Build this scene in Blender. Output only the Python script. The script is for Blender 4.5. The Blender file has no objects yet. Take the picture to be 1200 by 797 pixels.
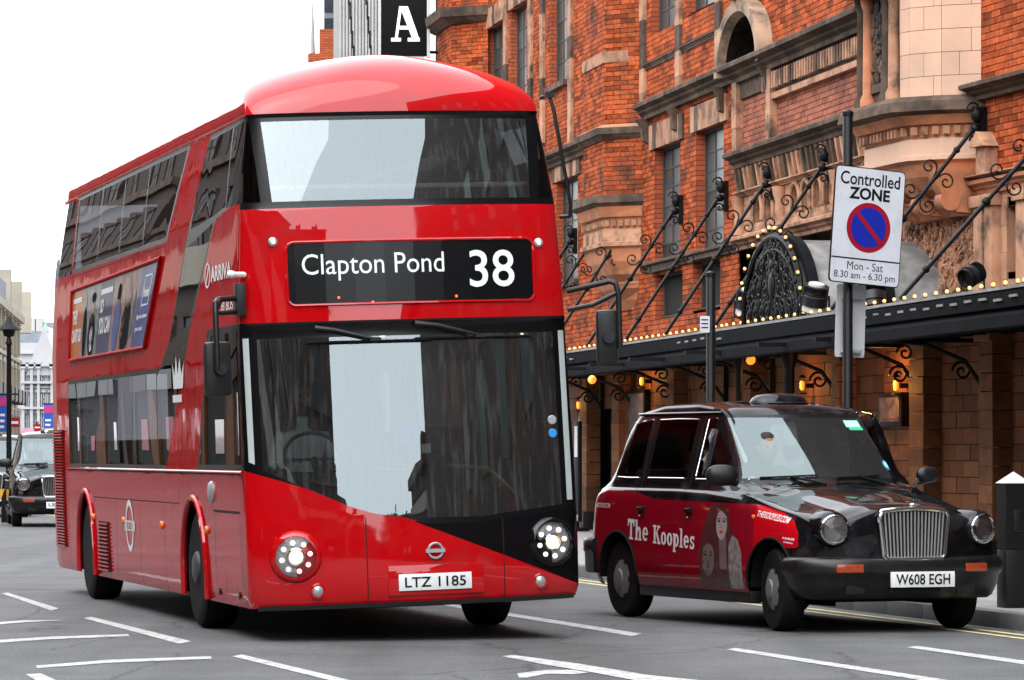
import bpy, bmesh, math, random
import numpy as np
from mathutils import Matrix, Vector, noise
from mathutils.bvhtree import BVHTree
random.seed(7)
rnd = random.Random(11)
R = math.radians
sc = bpy.context.scene
COL = sc.collection

# ------------------------------------------------------------------ camera, world, sun
F, CX, HY, EYE = 4540.0, 600.0, 532.0, 1.38      # focal length / principal column / horizon row in photo pixels, eye height
cam = bpy.data.cameras.new('camera'); camo = bpy.data.objects.new('camera', cam); COL.objects.link(camo)
camo.location = (0, 0, EYE); camo.rotation_euler = (R(90), 0, 0)
cam.sensor_width = 36; cam.lens = F/1200*36; cam.shift_y = (HY-398.5)/1200
cam.clip_start = .5; cam.clip_end = 3000
sc.camera = camo
SUN_EL, SUN_AZ = 50, 205          # azimuth clockwise from +Y
w = bpy.data.worlds.new("World"); sc.world = w; w.use_nodes = True
nt = w.node_tree; nt.nodes.clear()
o_ = nt.nodes.new('ShaderNodeOutputWorld'); bg = nt.nodes.new('ShaderNodeBackground')
sky = nt.nodes.new('ShaderNodeTexSky'); sky.sky_type = 'NISHITA'; sky.sun_disc = False
sky.sun_elevation = R(SUN_EL); sky.sun_rotation = R(SUN_AZ); sky.dust_density = 4; sky.air_density = 1.0
hs = nt.nodes.new('ShaderNodeHueSaturation'); hs.inputs['Saturation'].default_value = .12
mx = nt.nodes.new('ShaderNodeMix'); mx.data_type = 'RGBA'; mx.inputs['Factor'].default_value = .75
mx.inputs['B'].default_value = (15.5, 16.2, 17.2, 1)
nt.links.new(sky.outputs[0], hs.inputs['Color']); nt.links.new(hs.outputs[0], mx.inputs['A'])
nt.links.new(mx.outputs['Result'], bg.inputs['Color']); bg.inputs['Strength'].default_value = .12
nt.links.new(bg.outputs[0], o_.inputs['Surface'])
sl = bpy.data.lights.new('sun', 'SUN'); sl.energy = .9; sl.angle = R(70); sl.color = (1, .96, .9)
so = bpy.data.objects.new('sun', sl); COL.objects.link(so)
sd = Vector((math.sin(R(SUN_AZ))*math.cos(R(SUN_EL)), math.cos(R(SUN_AZ))*math.cos(R(SUN_EL)), math.sin(R(SUN_EL))))
so.rotation_euler = sd.to_track_quat('Z', 'Y').to_euler()
vs = sc.view_settings; vs.view_transform = 'Standard'; vs.look = 'None'; vs.gamma = 1; vs.exposure = 1.15

# ------------------------------------------------------------------ geometry from pixels
def gnd(px, py, z=0.0):
    Y = (EYE-z)*F/(py-HY)
    return Vector(((px-CX)*Y/F, Y, z))
def at(px, py, Y):
    return Vector(((px-CX)*Y/F, Y, EYE+(HY-py)*Y/F))
def hit(M, px, py, axis, val):
    Mi = M.inverted(); c = Mi @ Vector((0, 0, EYE)); d = Mi.to_3x3() @ Vector(((px-CX)/F, 1, (HY-py)/F))
    t = (val-c[axis])/d[axis]
    return c+t*d
T = Matrix.Translation
def Rz(a): return Matrix.Rotation(a, 4, 'Z')
def Rx(a): return Matrix.Rotation(a, 4, 'X')
def Ry(a): return Matrix.Rotation(a, 4, 'Y')
I4 = Matrix.Identity(4)

# ------------------------------------------------------------------ materials
def node(nt, t, **k):
    n = nt.nodes.new(t)
    for a, b in k.items(): setattr(n, a, b)
    return n
def mat(name, col, rough=.6, metal=0, coat=0, noise_=.12, scale=8, bump=0, bscale=60, spec=.3, island=0, emit=None, estr=0, dirt=None, dirt_amt=.5, dscale=1.2, back=None):
    m = bpy.data.materials.new(name); m.use_nodes = True; nt = m.node_tree; L = nt.links
    p = nt.nodes['Principled BSDF']; p.inputs['Roughness'].default_value = rough; p.inputs['Metallic'].default_value = metal
    p.inputs['Coat Weight'].default_value = coat; p.inputs['Coat Roughness'].default_value = .04; p.inputs['Specular IOR Level'].default_value = spec
    tc = node(nt, 'ShaderNodeTexCoord'); nz = node(nt, 'ShaderNodeTexNoise'); nz.inputs['Scale'].default_value = scale; nz.inputs['Detail'].default_value = 5
    L.new(tc.outputs['Object'], nz.inputs['Vector'])
    mr = node(nt, 'ShaderNodeMapRange'); mr.inputs['From Min'].default_value = .3; mr.inputs['From Max'].default_value = .7
    mr.inputs['To Min'].default_value = 1-noise_; mr.inputs['To Max'].default_value = 1+noise_
    L.new(nz.outputs['Fac'], mr.inputs['Value'])
    src = mr.outputs[0]
    if island:
        g = node(nt, 'ShaderNodeNewGeometry'); oi = node(nt, 'ShaderNodeObjectInfo')
        ad = node(nt, 'ShaderNodeMath', operation='ADD'); fr = node(nt, 'ShaderNodeMath', operation='FRACT')
        L.new(g.outputs['Random Per Island'], ad.inputs[0]); L.new(oi.outputs['Random'], ad.inputs[1]); L.new(ad.outputs[0], fr.inputs[0])
        m2 = node(nt, 'ShaderNodeMapRange'); m2.inputs['To Min'].default_value = 1-island; m2.inputs['To Max'].default_value = 1+island*.6
        pw = node(nt, 'ShaderNodeMath', operation='POWER'); pw.inputs[1].default_value = .6
        L.new(fr.outputs[0], pw.inputs[0]); L.new(pw.outputs[0], m2.inputs['Value'])
        mu = node(nt, 'ShaderNodeMath', operation='MULTIPLY'); L.new(src, mu.inputs[0]); L.new(m2.outputs[0], mu.inputs[1]); src = mu.outputs[0]
    vm = node(nt, 'ShaderNodeVectorMath', operation='SCALE'); vm.inputs[0].default_value = col[:3]; L.new(src, vm.inputs['Scale'])
    out = vm.outputs[0]
    if dirt:
        n2 = node(nt, 'ShaderNodeTexNoise'); n2.inputs['Scale'].default_value = dscale; n2.inputs['Detail'].default_value = 8; n2.inputs['Roughness'].default_value = .65
        L.new(tc.outputs['Object'], n2.inputs['Vector'])
        m3 = node(nt, 'ShaderNodeMapRange'); m3.inputs['From Min'].default_value = .48; m3.inputs['From Max'].default_value = .68; m3.inputs['To Max'].default_value = dirt_amt
        L.new(n2.outputs['Fac'], m3.inputs['Value'])
        mxx = node(nt, 'ShaderNodeMix', data_type='RGBA'); L.new(m3.outputs[0], mxx.inputs['Factor']); L.new(out, mxx.inputs['A']); mxx.inputs['B'].default_value = (*dirt, 1)
        out = mxx.outputs['Result']
    if back:
        g = node(nt, 'ShaderNodeNewGeometry'); mb_ = node(nt, 'ShaderNodeMix', data_type='RGBA')
        L.new(g.outputs['Backfacing'], mb_.inputs['Factor']); L.new(out, mb_.inputs['A']); mb_.inputs['B'].default_value = (*back, 1); out = mb_.outputs['Result']
        if coat:
            sb = node(nt, 'ShaderNodeMath', operation='SUBTRACT'); sb.inputs[0].default_value = 1; L.new(g.outputs['Backfacing'], sb.inputs[1])
            mc = node(nt, 'ShaderNodeMath', operation='MULTIPLY'); mc.inputs[1].default_value = coat; L.new(sb.outputs[0], mc.inputs[0]); L.new(mc.outputs[0], p.inputs['Coat Weight'])
    L.new(out, p.inputs['Base Color'])
    if bump:
        b = node(nt, 'ShaderNodeBump'); b.inputs['Strength'].default_value = bump; b.inputs['Distance'].default_value = .02
        n3 = node(nt, 'ShaderNodeTexNoise'); n3.inputs['Scale'].default_value = bscale; n3.inputs['Detail'].default_value = 4
        L.new(tc.outputs['Object'], n3.inputs['Vector']); L.new(n3.outputs['Fac'], b.inputs['Height']); L.new(b.outputs[0], p.inputs['Normal'])
    if emit:
        p.inputs['Emission Color'].default_value = (*emit, 1); p.inputs['Emission Strength'].default_value = estr
    return m
def paint(name, col, cw=.85, cior=1.5, wav=.003, rough=.35, back=(.04, .04, .045), grime=None, **k):
    """glossy vehicle paint: clear coat with the slight waviness of pressed panels"""
    m = mat(name, col, rough=rough, coat=cw, noise_=.05, scale=3, back=back, spec=0, **k); nt = m.node_tree; L = nt.links
    p = nt.nodes['Principled BSDF']; p.inputs['Coat IOR'].default_value = cior; p.inputs['Coat Weight'].default_value = cw
    tc = node(nt, 'ShaderNodeTexCoord'); nz = node(nt, 'ShaderNodeTexNoise'); nz.inputs['Scale'].default_value = 1.6; nz.inputs['Detail'].default_value = 1.5
    L.new(tc.outputs['Object'], nz.inputs['Vector'])
    b = node(nt, 'ShaderNodeBump'); b.inputs['Strength'].default_value = 1; b.inputs['Distance'].default_value = wav
    L.new(nz.outputs['Fac'], b.inputs['Height']); L.new(b.outputs[0], p.inputs['Normal']); L.new(b.outputs[0], p.inputs['Coat Normal'])
    n2 = node(nt, 'ShaderNodeTexNoise'); n2.inputs['Scale'].default_value = 5; n2.inputs['Detail'].default_value = 8
    L.new(tc.outputs['Object'], n2.inputs['Vector'])
    mr = node(nt, 'ShaderNodeMapRange'); mr.inputs['From Min'].default_value = .35; mr.inputs['From Max'].default_value = .75
    mr.inputs['To Min'].default_value = .01; mr.inputs['To Max'].default_value = .07
    L.new(n2.outputs['Fac'], mr.inputs['Value']); L.new(mr.outputs[0], p.inputs['Coat Roughness'])
    return m
def glass(name, tint=.5, ior=1.55, col=(1, 1, 1), wav=.0, rough=.0, mult=1.0, gcol=(1, 1, 1), film=0):
    m = bpy.data.materials.new(name); m.use_nodes = True; nt = m.node_tree; nt.nodes.clear(); L = nt.links
    o = node(nt, 'ShaderNodeOutputMaterial'); mixs = node(nt, 'ShaderNodeMixShader'); tr = node(nt, 'ShaderNodeBsdfTransparent')
    gl = node(nt, 'ShaderNodeBsdfGlossy'); gl.inputs['Roughness'].default_value = rough; gl.inputs['Color'].default_value = (*gcol, 1); fr = node(nt, 'ShaderNodeFresnel'); fr.inputs['IOR'].default_value = ior
    tr.inputs[0].default_value = (tint*col[0], tint*col[1], tint*col[2], 1)
    ml = node(nt, 'ShaderNodeMath', operation='MULTIPLY', use_clamp=True); ml.inputs[1].default_value = mult
    tc = node(nt, 'ShaderNodeTexCoord'); nz = node(nt, 'ShaderNodeTexNoise'); nz.inputs['Scale'].default_value = .7; nz.inputs['Detail'].default_value = 0
    L.new(tc.outputs['Object'], nz.inputs['Vector'])
    b = node(nt, 'ShaderNodeBump'); b.inputs['Strength'].default_value = 1; b.inputs['Distance'].default_value = wav
    L.new(nz.outputs['Fac'], b.inputs['Height'])
    if wav: L.new(b.outputs[0], gl.inputs['Normal'])
    L.new(fr.outputs[0], ml.inputs[0]); L.new(ml.outputs[0], mixs.inputs[0]); L.new(tr.outputs[0], mixs.inputs[1]); L.new(gl.outputs[0], mixs.inputs[2]); L.new(mixs.outputs[0], o.inputs[0])
    if film:                                   # rain streaks and road film on the outside
        df = node(nt, 'ShaderNodeBsdfDiffuse'); df.inputs[0].default_value = (.34, .36, .38, 1); m2 = node(nt, 'ShaderNodeMixShader')
        mpn = node(nt, 'ShaderNodeMapping'); mpn.inputs['Scale'].default_value = (30, 30, 1.6); mpn.inputs['Rotation'].default_value = (0, R(14), 0); L.new(tc.outputs['Object'], mpn.inputs['Vector'])
        n2 = node(nt, 'ShaderNodeTexNoise'); n2.inputs['Scale'].default_value = 1; n2.inputs['Detail'].default_value = 4; L.new(mpn.outputs[0], n2.inputs['Vector'])
        mr = node(nt, 'ShaderNodeMapRange'); mr.inputs['From Min'].default_value = .5; mr.inputs['From Max'].default_value = .75; mr.inputs['To Min'].default_value = .015; mr.inputs['To Max'].default_value = film; L.new(n2.outputs['Fac'], mr.inputs['Value'])
        L.new(mr.outputs[0], m2.inputs[0]); L.new(mixs.outputs[0], m2.inputs[1]); L.new(df.outputs[0], m2.inputs[2]); L.new(m2.outputs[0], o.inputs[0])
    return m
def asphalt():
    m = mat('asphalt', (.118, .120, .122), rough=.75, noise_=.16, scale=1.1, bump=.6, bscale=120); nt = m.node_tree; L = nt.links
    p = nt.nodes['Principled BSDF']; old = p.inputs['Base Color'].links[0].from_socket
    tc = node(nt, 'ShaderNodeTexCoord'); v = node(nt, 'ShaderNodeTexVoronoi'); v.inputs['Scale'].default_value = 34
    L.new(tc.outputs['Object'], v.inputs['Vector'])
    sp = node(nt, 'ShaderNodeMapRange'); sp.inputs['From Min'].default_value = 0; sp.inputs['From Max'].default_value = .35; sp.inputs['To Min'].default_value = 1.45; sp.inputs['To Max'].default_value = .85
    L.new(v.outputs['Distance'], sp.inputs['Value'])
    n = node(nt, 'ShaderNodeTexNoise'); n.inputs['Scale'].default_value = 55; n.inputs['Detail'].default_value = 6; L.new(tc.outputs['Object'], n.inputs['Vector'])
    mp = node(nt, 'ShaderNodeMapRange'); mp.inputs['From Min'].default_value = .3; mp.inputs['From Max'].default_value = .7; mp.inputs['To Min'].default_value = .58; mp.inputs['To Max'].default_value = 1.42
    L.new(n.outputs['Fac'], mp.inputs['Value'])
    mu = node(nt, 'ShaderNodeMath', operation='MULTIPLY'); L.new(sp.outputs[0], mu.inputs[0]); L.new(mp.outputs[0], mu.inputs[1])
    vm = node(nt, 'ShaderNodeVectorMath', operation='SCALE'); L.new(old, vm.inputs[0]); L.new(mu.outputs[0], vm.inputs['Scale'])
    # worn wheel tracks and repaired strips running with the street, fine cracks
    mpn = node(nt, 'ShaderNodeMapping'); mpn.inputs['Rotation'].default_value = (0, 0, R(-13.7)); mpn.inputs['Scale'].default_value = (1.1, .07, 1); L.new(tc.outputs['Object'], mpn.inputs['Vector'])
    tn = node(nt, 'ShaderNodeTexNoise'); tn.inputs['Scale'].default_value = 1; tn.inputs['Detail'].default_value = 3; L.new(mpn.outputs[0], tn.inputs['Vector'])
    tm = node(nt, 'ShaderNodeMapRange'); tm.inputs['From Min'].default_value = .35; tm.inputs['From Max'].default_value = .65; tm.inputs['To Min'].default_value = .80; tm.inputs['To Max'].default_value = 1.18; L.new(tn.outputs['Fac'], tm.inputs['Value'])
    wn = node(nt, 'ShaderNodeTexNoise'); wn.inputs['Scale'].default_value = 2.5; wn.inputs['Detail'].default_value = 6; L.new(tc.outputs['Object'], wn.inputs['Vector'])
    wm_ = node(nt, 'ShaderNodeMix', data_type='RGBA'); wm_.inputs['Factor'].default_value = .2; L.new(tc.outputs['Object'], wm_.inputs['A']); L.new(wn.outputs['Color'], wm_.inputs['B'])
    cv = node(nt, 'ShaderNodeTexVoronoi'); cv.feature = 'DISTANCE_TO_EDGE'; cv.inputs['Scale'].default_value = .55; L.new(wm_.outputs['Result'], cv.inputs['Vector'])
    cm = node(nt, 'ShaderNodeMapRange'); cm.inputs['From Min'].default_value = .0; cm.inputs['From Max'].default_value = .012; cm.inputs['To Min'].default_value = .55; cm.inputs['To Max'].default_value = 1; L.new(cv.outputs['Distance'], cm.inputs['Value'])
    mu2 = node(nt, 'ShaderNodeMath', operation='MULTIPLY'); L.new(tm.outputs[0], mu2.inputs[0]); L.new(cm.outputs[0], mu2.inputs[1])
    mu3 = node(nt, 'ShaderNodeMath', operation='MULTIPLY'); L.new(mu2.outputs[0], mu3.inputs[0]); L.new(mu.outputs[0], mu3.inputs[1]); L.new(mu3.outputs[0], vm.inputs['Scale'])
    # pale grit and gum spots
    n2 = node(nt, 'ShaderNodeTexNoise'); n2.inputs['Scale'].default_value = 7; n2.inputs['Detail'].default_value = 8; L.new(tc.outputs['Object'], n2.inputs['Vector'])
    m2 = node(nt, 'ShaderNodeMapRange'); m2.inputs['From Min'].default_value = .66; m2.inputs['From Max'].default_value = .72; m2.inputs['To Max'].default_value = .35
    L.new(n2.outputs['Fac'], m2.inputs['Value'])
    mm = node(nt, 'ShaderNodeMix', data_type='RGBA'); L.new(m2.outputs[0], mm.inputs['Factor']); L.new(vm.outputs[0], mm.inputs['A']); mm.inputs['B'].default_value = (.22, .22, .22, 1)
    L.new(mm.outputs['Result'], p.inputs['Base Color'])
    return m
def brick_tex(name, c1, c2, mortar, bw=.3, bh=.075):
    m = bpy.data.materials.new(name); m.use_nodes = True; nt = m.node_tree; L = nt.links; p = nt.nodes['Principled BSDF']; p.inputs['Roughness'].default_value = .85
    tc = node(nt, 'ShaderNodeTexCoord'); sx = node(nt, 'ShaderNodeSeparateXYZ'); cx = node(nt, 'ShaderNodeCombineXYZ'); L.new(tc.outputs['Object'], sx.inputs[0])
    ad = node(nt, 'ShaderNodeMath', operation='ADD'); L.new(sx.outputs[0], ad.inputs[0]); L.new(sx.outputs[1], ad.inputs[1]); L.new(ad.outputs[0], cx.inputs[0]); L.new(sx.outputs[2], cx.inputs[1])
    b = node(nt, 'ShaderNodeTexBrick'); b.inputs['Scale'].default_value = 1; b.inputs['Brick Width'].default_value = bw; b.inputs['Row Height'].default_value = bh; b.inputs['Mortar Size'].default_value = .006
    b.inputs['Color1'].default_value = (*c1, 1); b.inputs['Color2'].default_value = (*c2, 1); b.inputs['Mortar'].default_value = (*mortar, 1)
    L.new(cx.outputs[0], b.inputs['Vector']); L.new(b.outputs['Color'], p.inputs['Base Color'])
    return m

MT = {}
MT['asphalt'] = asphalt()
MT['white_line'] = mat('road paint white', (.46, .46, .45), rough=.8, noise_=.3, scale=30, dirt=(.12, .12, .125), dirt_amt=.9, dscale=9)
MT['yellow_line'] = mat('road paint yellow', (.62, .55, .28), rough=.7, noise_=.2, scale=20, dirt=(.16, .15, .12), dirt_amt=.6, dscale=5)
MT['paving'] = mat('paving', (.26, .255, .25), rough=.8, noise_=.15, scale=5, bump=.3, island=.15, dirt=(.12, .12, .12), dirt_amt=.4, dscale=3)
MT['kerb'] = mat('kerb granite', (.12, .12, .125), rough=.7, noise_=.25, scale=30, island=.2)
MT['red'] = paint('bus red paint', (.44, .0015, .004), cw=.68, cior=1.75, wav=.002, dirt=(.16, .04, .04), dirt_amt=.28, dscale=2.2)
MT['side_red'] = MT['red']
MT['black_paint'] = paint('taxi black paint', (.004, .004, .005), cw=.7, wav=.002, dirt=(.045, .045, .05), dirt_amt=.5, dscale=3)
MT['black_gloss'] = paint('black gloss panel', (.003, .003, .004), wav=.002)
MT['wrap_red'] = paint('red advert wrap', (.215, .004, .013), wav=.002)
MT['wrap_bright'] = paint('bright red advert wrap', (.42, .003, .008), wav=.002)
MT['trim'] = mat('black trim', (.004, .004, .005), rough=.22, noise_=.1, back=(.03, .03, .03))
MT['seam'] = mat('panel gap', (.012, .003, .003), rough=.8, noise_=0)
MT['rubber'] = mat('rubber', (.007, .007, .007), spec=.15, rough=.75, noise_=.2, scale=20, bump=.2, bscale=60)
MT['plastic'] = mat('black plastic', (.010, .010, .011), rough=.4, spec=.35, noise_=.2, scale=6, dirt=(.03, .03, .03), dirt_amt=.35, dscale=5)
MT['underside'] = mat('underside', (.008, .008, .008), spec=.05, rough=.9)
MT['grey_rim'] = mat('wheel rim grey', (.16, .16, .165), rough=.45, metal=.3, noise_=.2, scale=12, dirt=(.06, .055, .05), dirt_amt=.6, dscale=8)
MT['dark_rim'] = mat('wheel rim dark', (.07, .07, .072), rough=.5, metal=.3, noise_=.3, dirt=(.1, .1, .09), dirt_amt=.5, dscale=14)
MT['chrome'] = mat('chrome', (.75, .76, .78), rough=.12, metal=1, noise_=.04)
MT['bumper'] = mat('bumper black', (.006, .006, .0065), rough=.32, spec=.45, noise_=.2, scale=6, dirt=(.03, .03, .03), dirt_amt=.3, dscale=6)
MT['silver'] = mat('silver', (.45, .46, .47), rough=.3, metal=.5, noise_=.05)
MT['pale_post'] = mat('pale pillar cover', (.42, .47, .46), rough=.35, noise_=.06, coat=.5)
MT['windscreen'] = glass('windscreen glass', .66, 2.1, (.92, 1, .98), wav=0, mult=1.35, gcol=(.86, .97, 1), film=.10)
MT['taxi_screen'] = glass('taxi windscreen glass', .72, 2.0, (.92, 1, .98), wav=0, mult=1.15, gcol=(.86, 1, 1), film=.03)
MT['dark_glass'] = glass('tinted window glass', .30, 1.55, (.95, .95, 1), wav=.0014)
MT['taxi_glass'] = glass('taxi side glass', .5, 1.42, (.92, 1, .97), wav=0, mult=.32)
MT['clear_glass'] = glass('clear glass', .8, 1.42)
MT['lamp_glass'] = glass('lamp glass', .92, 1.4, mult=1.0)
MT['reflector'] = mat('lamp reflector', (.62, .64, .62), rough=.35, metal=.0, noise_=.1, scale=60, bump=.5, bscale=50)
MT['bus_reflector'] = mat('bus lamp reflector', (.35, .36, .37), rough=.3, metal=.2, noise_=.2, scale=60, bump=.5, bscale=50)
MT['led'] = mat('lit lamp white', (1, 1, 1), emit=(1, .97, .92), estr=.8, noise_=0)
MT['warm_led'] = mat('lit lamp warm', (1, .8, .5), emit=(1, .72, .45), estr=1.1, noise_=0)
MT['white_dest'] = mat('blind lettering', (.62, .70, .68), emit=(.75, .88, .84), estr=.12, noise_=0)
MT['white_print'] = mat('white print', (.75, .75, .75), rough=.4, noise_=.04)
MT['plate_white'] = mat('number plate white', (.72, .74, .74), rough=.35, noise_=.06, coat=.3)
MT['print_black'] = mat('black print', (.008, .008, .009), spec=.1, rough=.5, noise_=0)
MT['orange'] = mat('amber plastic', (.75, .16, .015), rough=.25, coat=.6, noise_=.06)
MT['amber_dark'] = mat('amber lens', (.32, .045, .012), rough=.2, coat=.8, noise_=.2, scale=40)
MT['seat'] = mat('seat moquette', (.08, .018, .02), rough=.9, noise_=.25, scale=30)
MT['interior'] = mat('interior grey', (.10, .10, .105), rough=.7)
MT['interior_dark'] = mat('interior dark', (.03, .03, .032), rough=.8)
MT['interior_pale'] = mat('interior pale', (.45, .45, .43), rough=.6)
MT['pole_gold'] = mat('hand pole', (.55, .35, .12), rough=.3, metal=.7)
MT['brick'] = mat('orange brick', (.36, .077, .027), spec=.05, rough=.85, noise_=.3, scale=16, island=.58, bump=.4, bscale=40, dirt=(.055, .035, .028), dirt_amt=.85, dscale=1.5)
MT['brick_purple'] = mat('plum brick', (.32, .11, .07), spec=.08, rough=.85, noise_=.25, scale=16, island=.35, bump=.4, bscale=40, dirt=(.06, .05, .05), dirt_amt=.7, dscale=1.1)
MT['mortar'] = mat('sooty mortar', (.025, .016, .013), spec=.05, rough=.95, noise_=.3)
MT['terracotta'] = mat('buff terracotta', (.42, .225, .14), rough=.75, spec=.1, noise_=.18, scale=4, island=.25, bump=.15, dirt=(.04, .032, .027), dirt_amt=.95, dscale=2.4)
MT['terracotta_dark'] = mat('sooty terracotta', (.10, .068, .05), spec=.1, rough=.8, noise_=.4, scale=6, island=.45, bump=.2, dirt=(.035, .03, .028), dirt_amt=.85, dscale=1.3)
MT['ashlar'] = mat('pale pink terracotta block', (.60, .38, .27), rough=.6, noise_=.06, scale=3, island=.08, dirt=(.25, .2, .16), dirt_amt=.35, dscale=1.5)
MT['orange_tc'] = mat('orange terracotta', (.47, .18, .085), rough=.7, noise_=.15, scale=5, island=.12, bump=.15, dirt=(.08, .05, .035), dirt_amt=.6, dscale=1.8)
MT['block'] = mat('brown stone block', (.16, .064, .028), spec=.1, rough=.7, noise_=.2, scale=5, island=.45, bump=.25, dirt=(.06, .04, .028), dirt_amt=.7, dscale=1.4)
MT['granite_base'] = mat('dark plinth', (.010, .009, .009), rough=.4, noise_=.2, scale=15)
MT['window_frame'] = mat('sooty window frame', (.05, .052, .05), rough=.6)
MT['old_glass'] = mat('dusty window glass', (.055, .068, .066), rough=.3, noise_=.25, scale=3, island=.5, spec=.25)
MT['dark_opening'] = mat('dark opening', (.012, .011, .010), rough=.9)
MT['iron'] = mat('black wrought iron', (.004, .004, .0045), spec=.2, rough=.5, noise_=.2, scale=20)
MT['lead'] = mat('lead sheet', (.24, .24, .235), rough=.42, metal=.2, noise_=.3, scale=5, dirt=(.05, .05, .05), dirt_amt=.5, dscale=2)
MT['canopy_top'] = mat('canopy roof glazing', (.03, .033, .035), rough=.3, noise_=.3, scale=4)
MT['canopy_black'] = mat('canopy fascia', (.006, .007, .008), spec=.04, rough=.8, noise_=.3, scale=7, dirt=(.014, .014, .016), dirt_amt=.5, dscale=3)
MT['bulb'] = mat('lit bulb', (1, .7, .3), emit=(1, .46, .10), estr=.5, noise_=0)
MT['bulb_white'] = mat('bulb core', (1, .9, .6), emit=(1, .8, .42), estr=7, noise_=0)
MT['wall_lamp'] = mat('orange wall lamp', (1, .5, .1), emit=(1, .36, .03), estr=.4, noise_=0)
MT['sign_white'] = mat('sign white', (.60, .62, .68), rough=.4, noise_=.04, dirt=(.35, .35, .36), dirt_amt=.3, dscale=5)
MT['sign_red'] = mat('sign red', (.30, .006, .02), rough=.4, noise_=.03)
MT['sign_blue'] = mat('sign blue', (.008, .02, .32), rough=.4, noise_=.03)
MT['pole_black'] = mat('pole black', (.006, .006, .007), spec=.25, rough=.4, noise_=.2)
MT['grey_back'] = mat('sign back grey', (.45, .46, .48), rough=.5, noise_=.05)
MT['sign_black'] = mat('sign board black', (.004, .004, .0045), spec=.2, rough=.35, noise_=.05)
MT['cream'] = mat('cream stone', (.34, .31, .25), rough=.8, noise_=.12, scale=.8, dirt=(.2, .19, .17), dirt_amt=.5, dscale=.7)
MT['white_stone'] = mat('white stone', (.36, .36, .37), rough=.8, noise_=.08, scale=1)
MT['far_glass'] = mat('far window', (.035, .04, .045), spec=.08, rough=.5, noise_=.2)
MT['slate'] = mat('slate roof', (.17, .19, .22), rough=.7, noise_=.2, scale=2)
MT['concrete'] = mat('grey cladding', (.33, .32, .31), rough=.7, noise_=.08, scale=2, island=.12)
MT['skin'] = mat('skin', (.26, .12, .08), rough=.55, noise_=.06)
MT['hair'] = mat('hair', (.02, .014, .01), rough=.7, noise_=.3, scale=40)
MT['coat_dark'] = mat('dark coat', (.008, .008, .01), spec=.05, rough=.9, noise_=.2)
MT['coat_blue'] = mat('blue shirt', (.10, .16, .26), rough=.9, noise_=.1)
MT['hat'] = mat('tan wool hat', (.30, .2, .08), rough=.95, noise_=.2, scale=30)
MT['hiviz'] = mat('pale shirt', (.45, .5, .52), rough=.9, noise_=.1)
MT['sticker_green'] = mat('green sticker', (.05, .45, .25), rough=.4, noise_=.05)
MT['sticker_mint'] = mat('mint sticker', (.4, .75, .6), rough=.4, noise_=.05)
MT['sticker_blue'] = mat('blue sticker', (.03, .25, .6), rough=.4, noise_=.05)
MT['bluepaper'] = mat('blue poster', (.02, .10, .45), rough=.6, noise_=.1)
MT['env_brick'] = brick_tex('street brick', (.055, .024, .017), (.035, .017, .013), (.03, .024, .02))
MT['brick_far'] = brick_tex('brick above', (.43, .085, .024), (.30, .055, .018), (.03, .02, .017))

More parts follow.
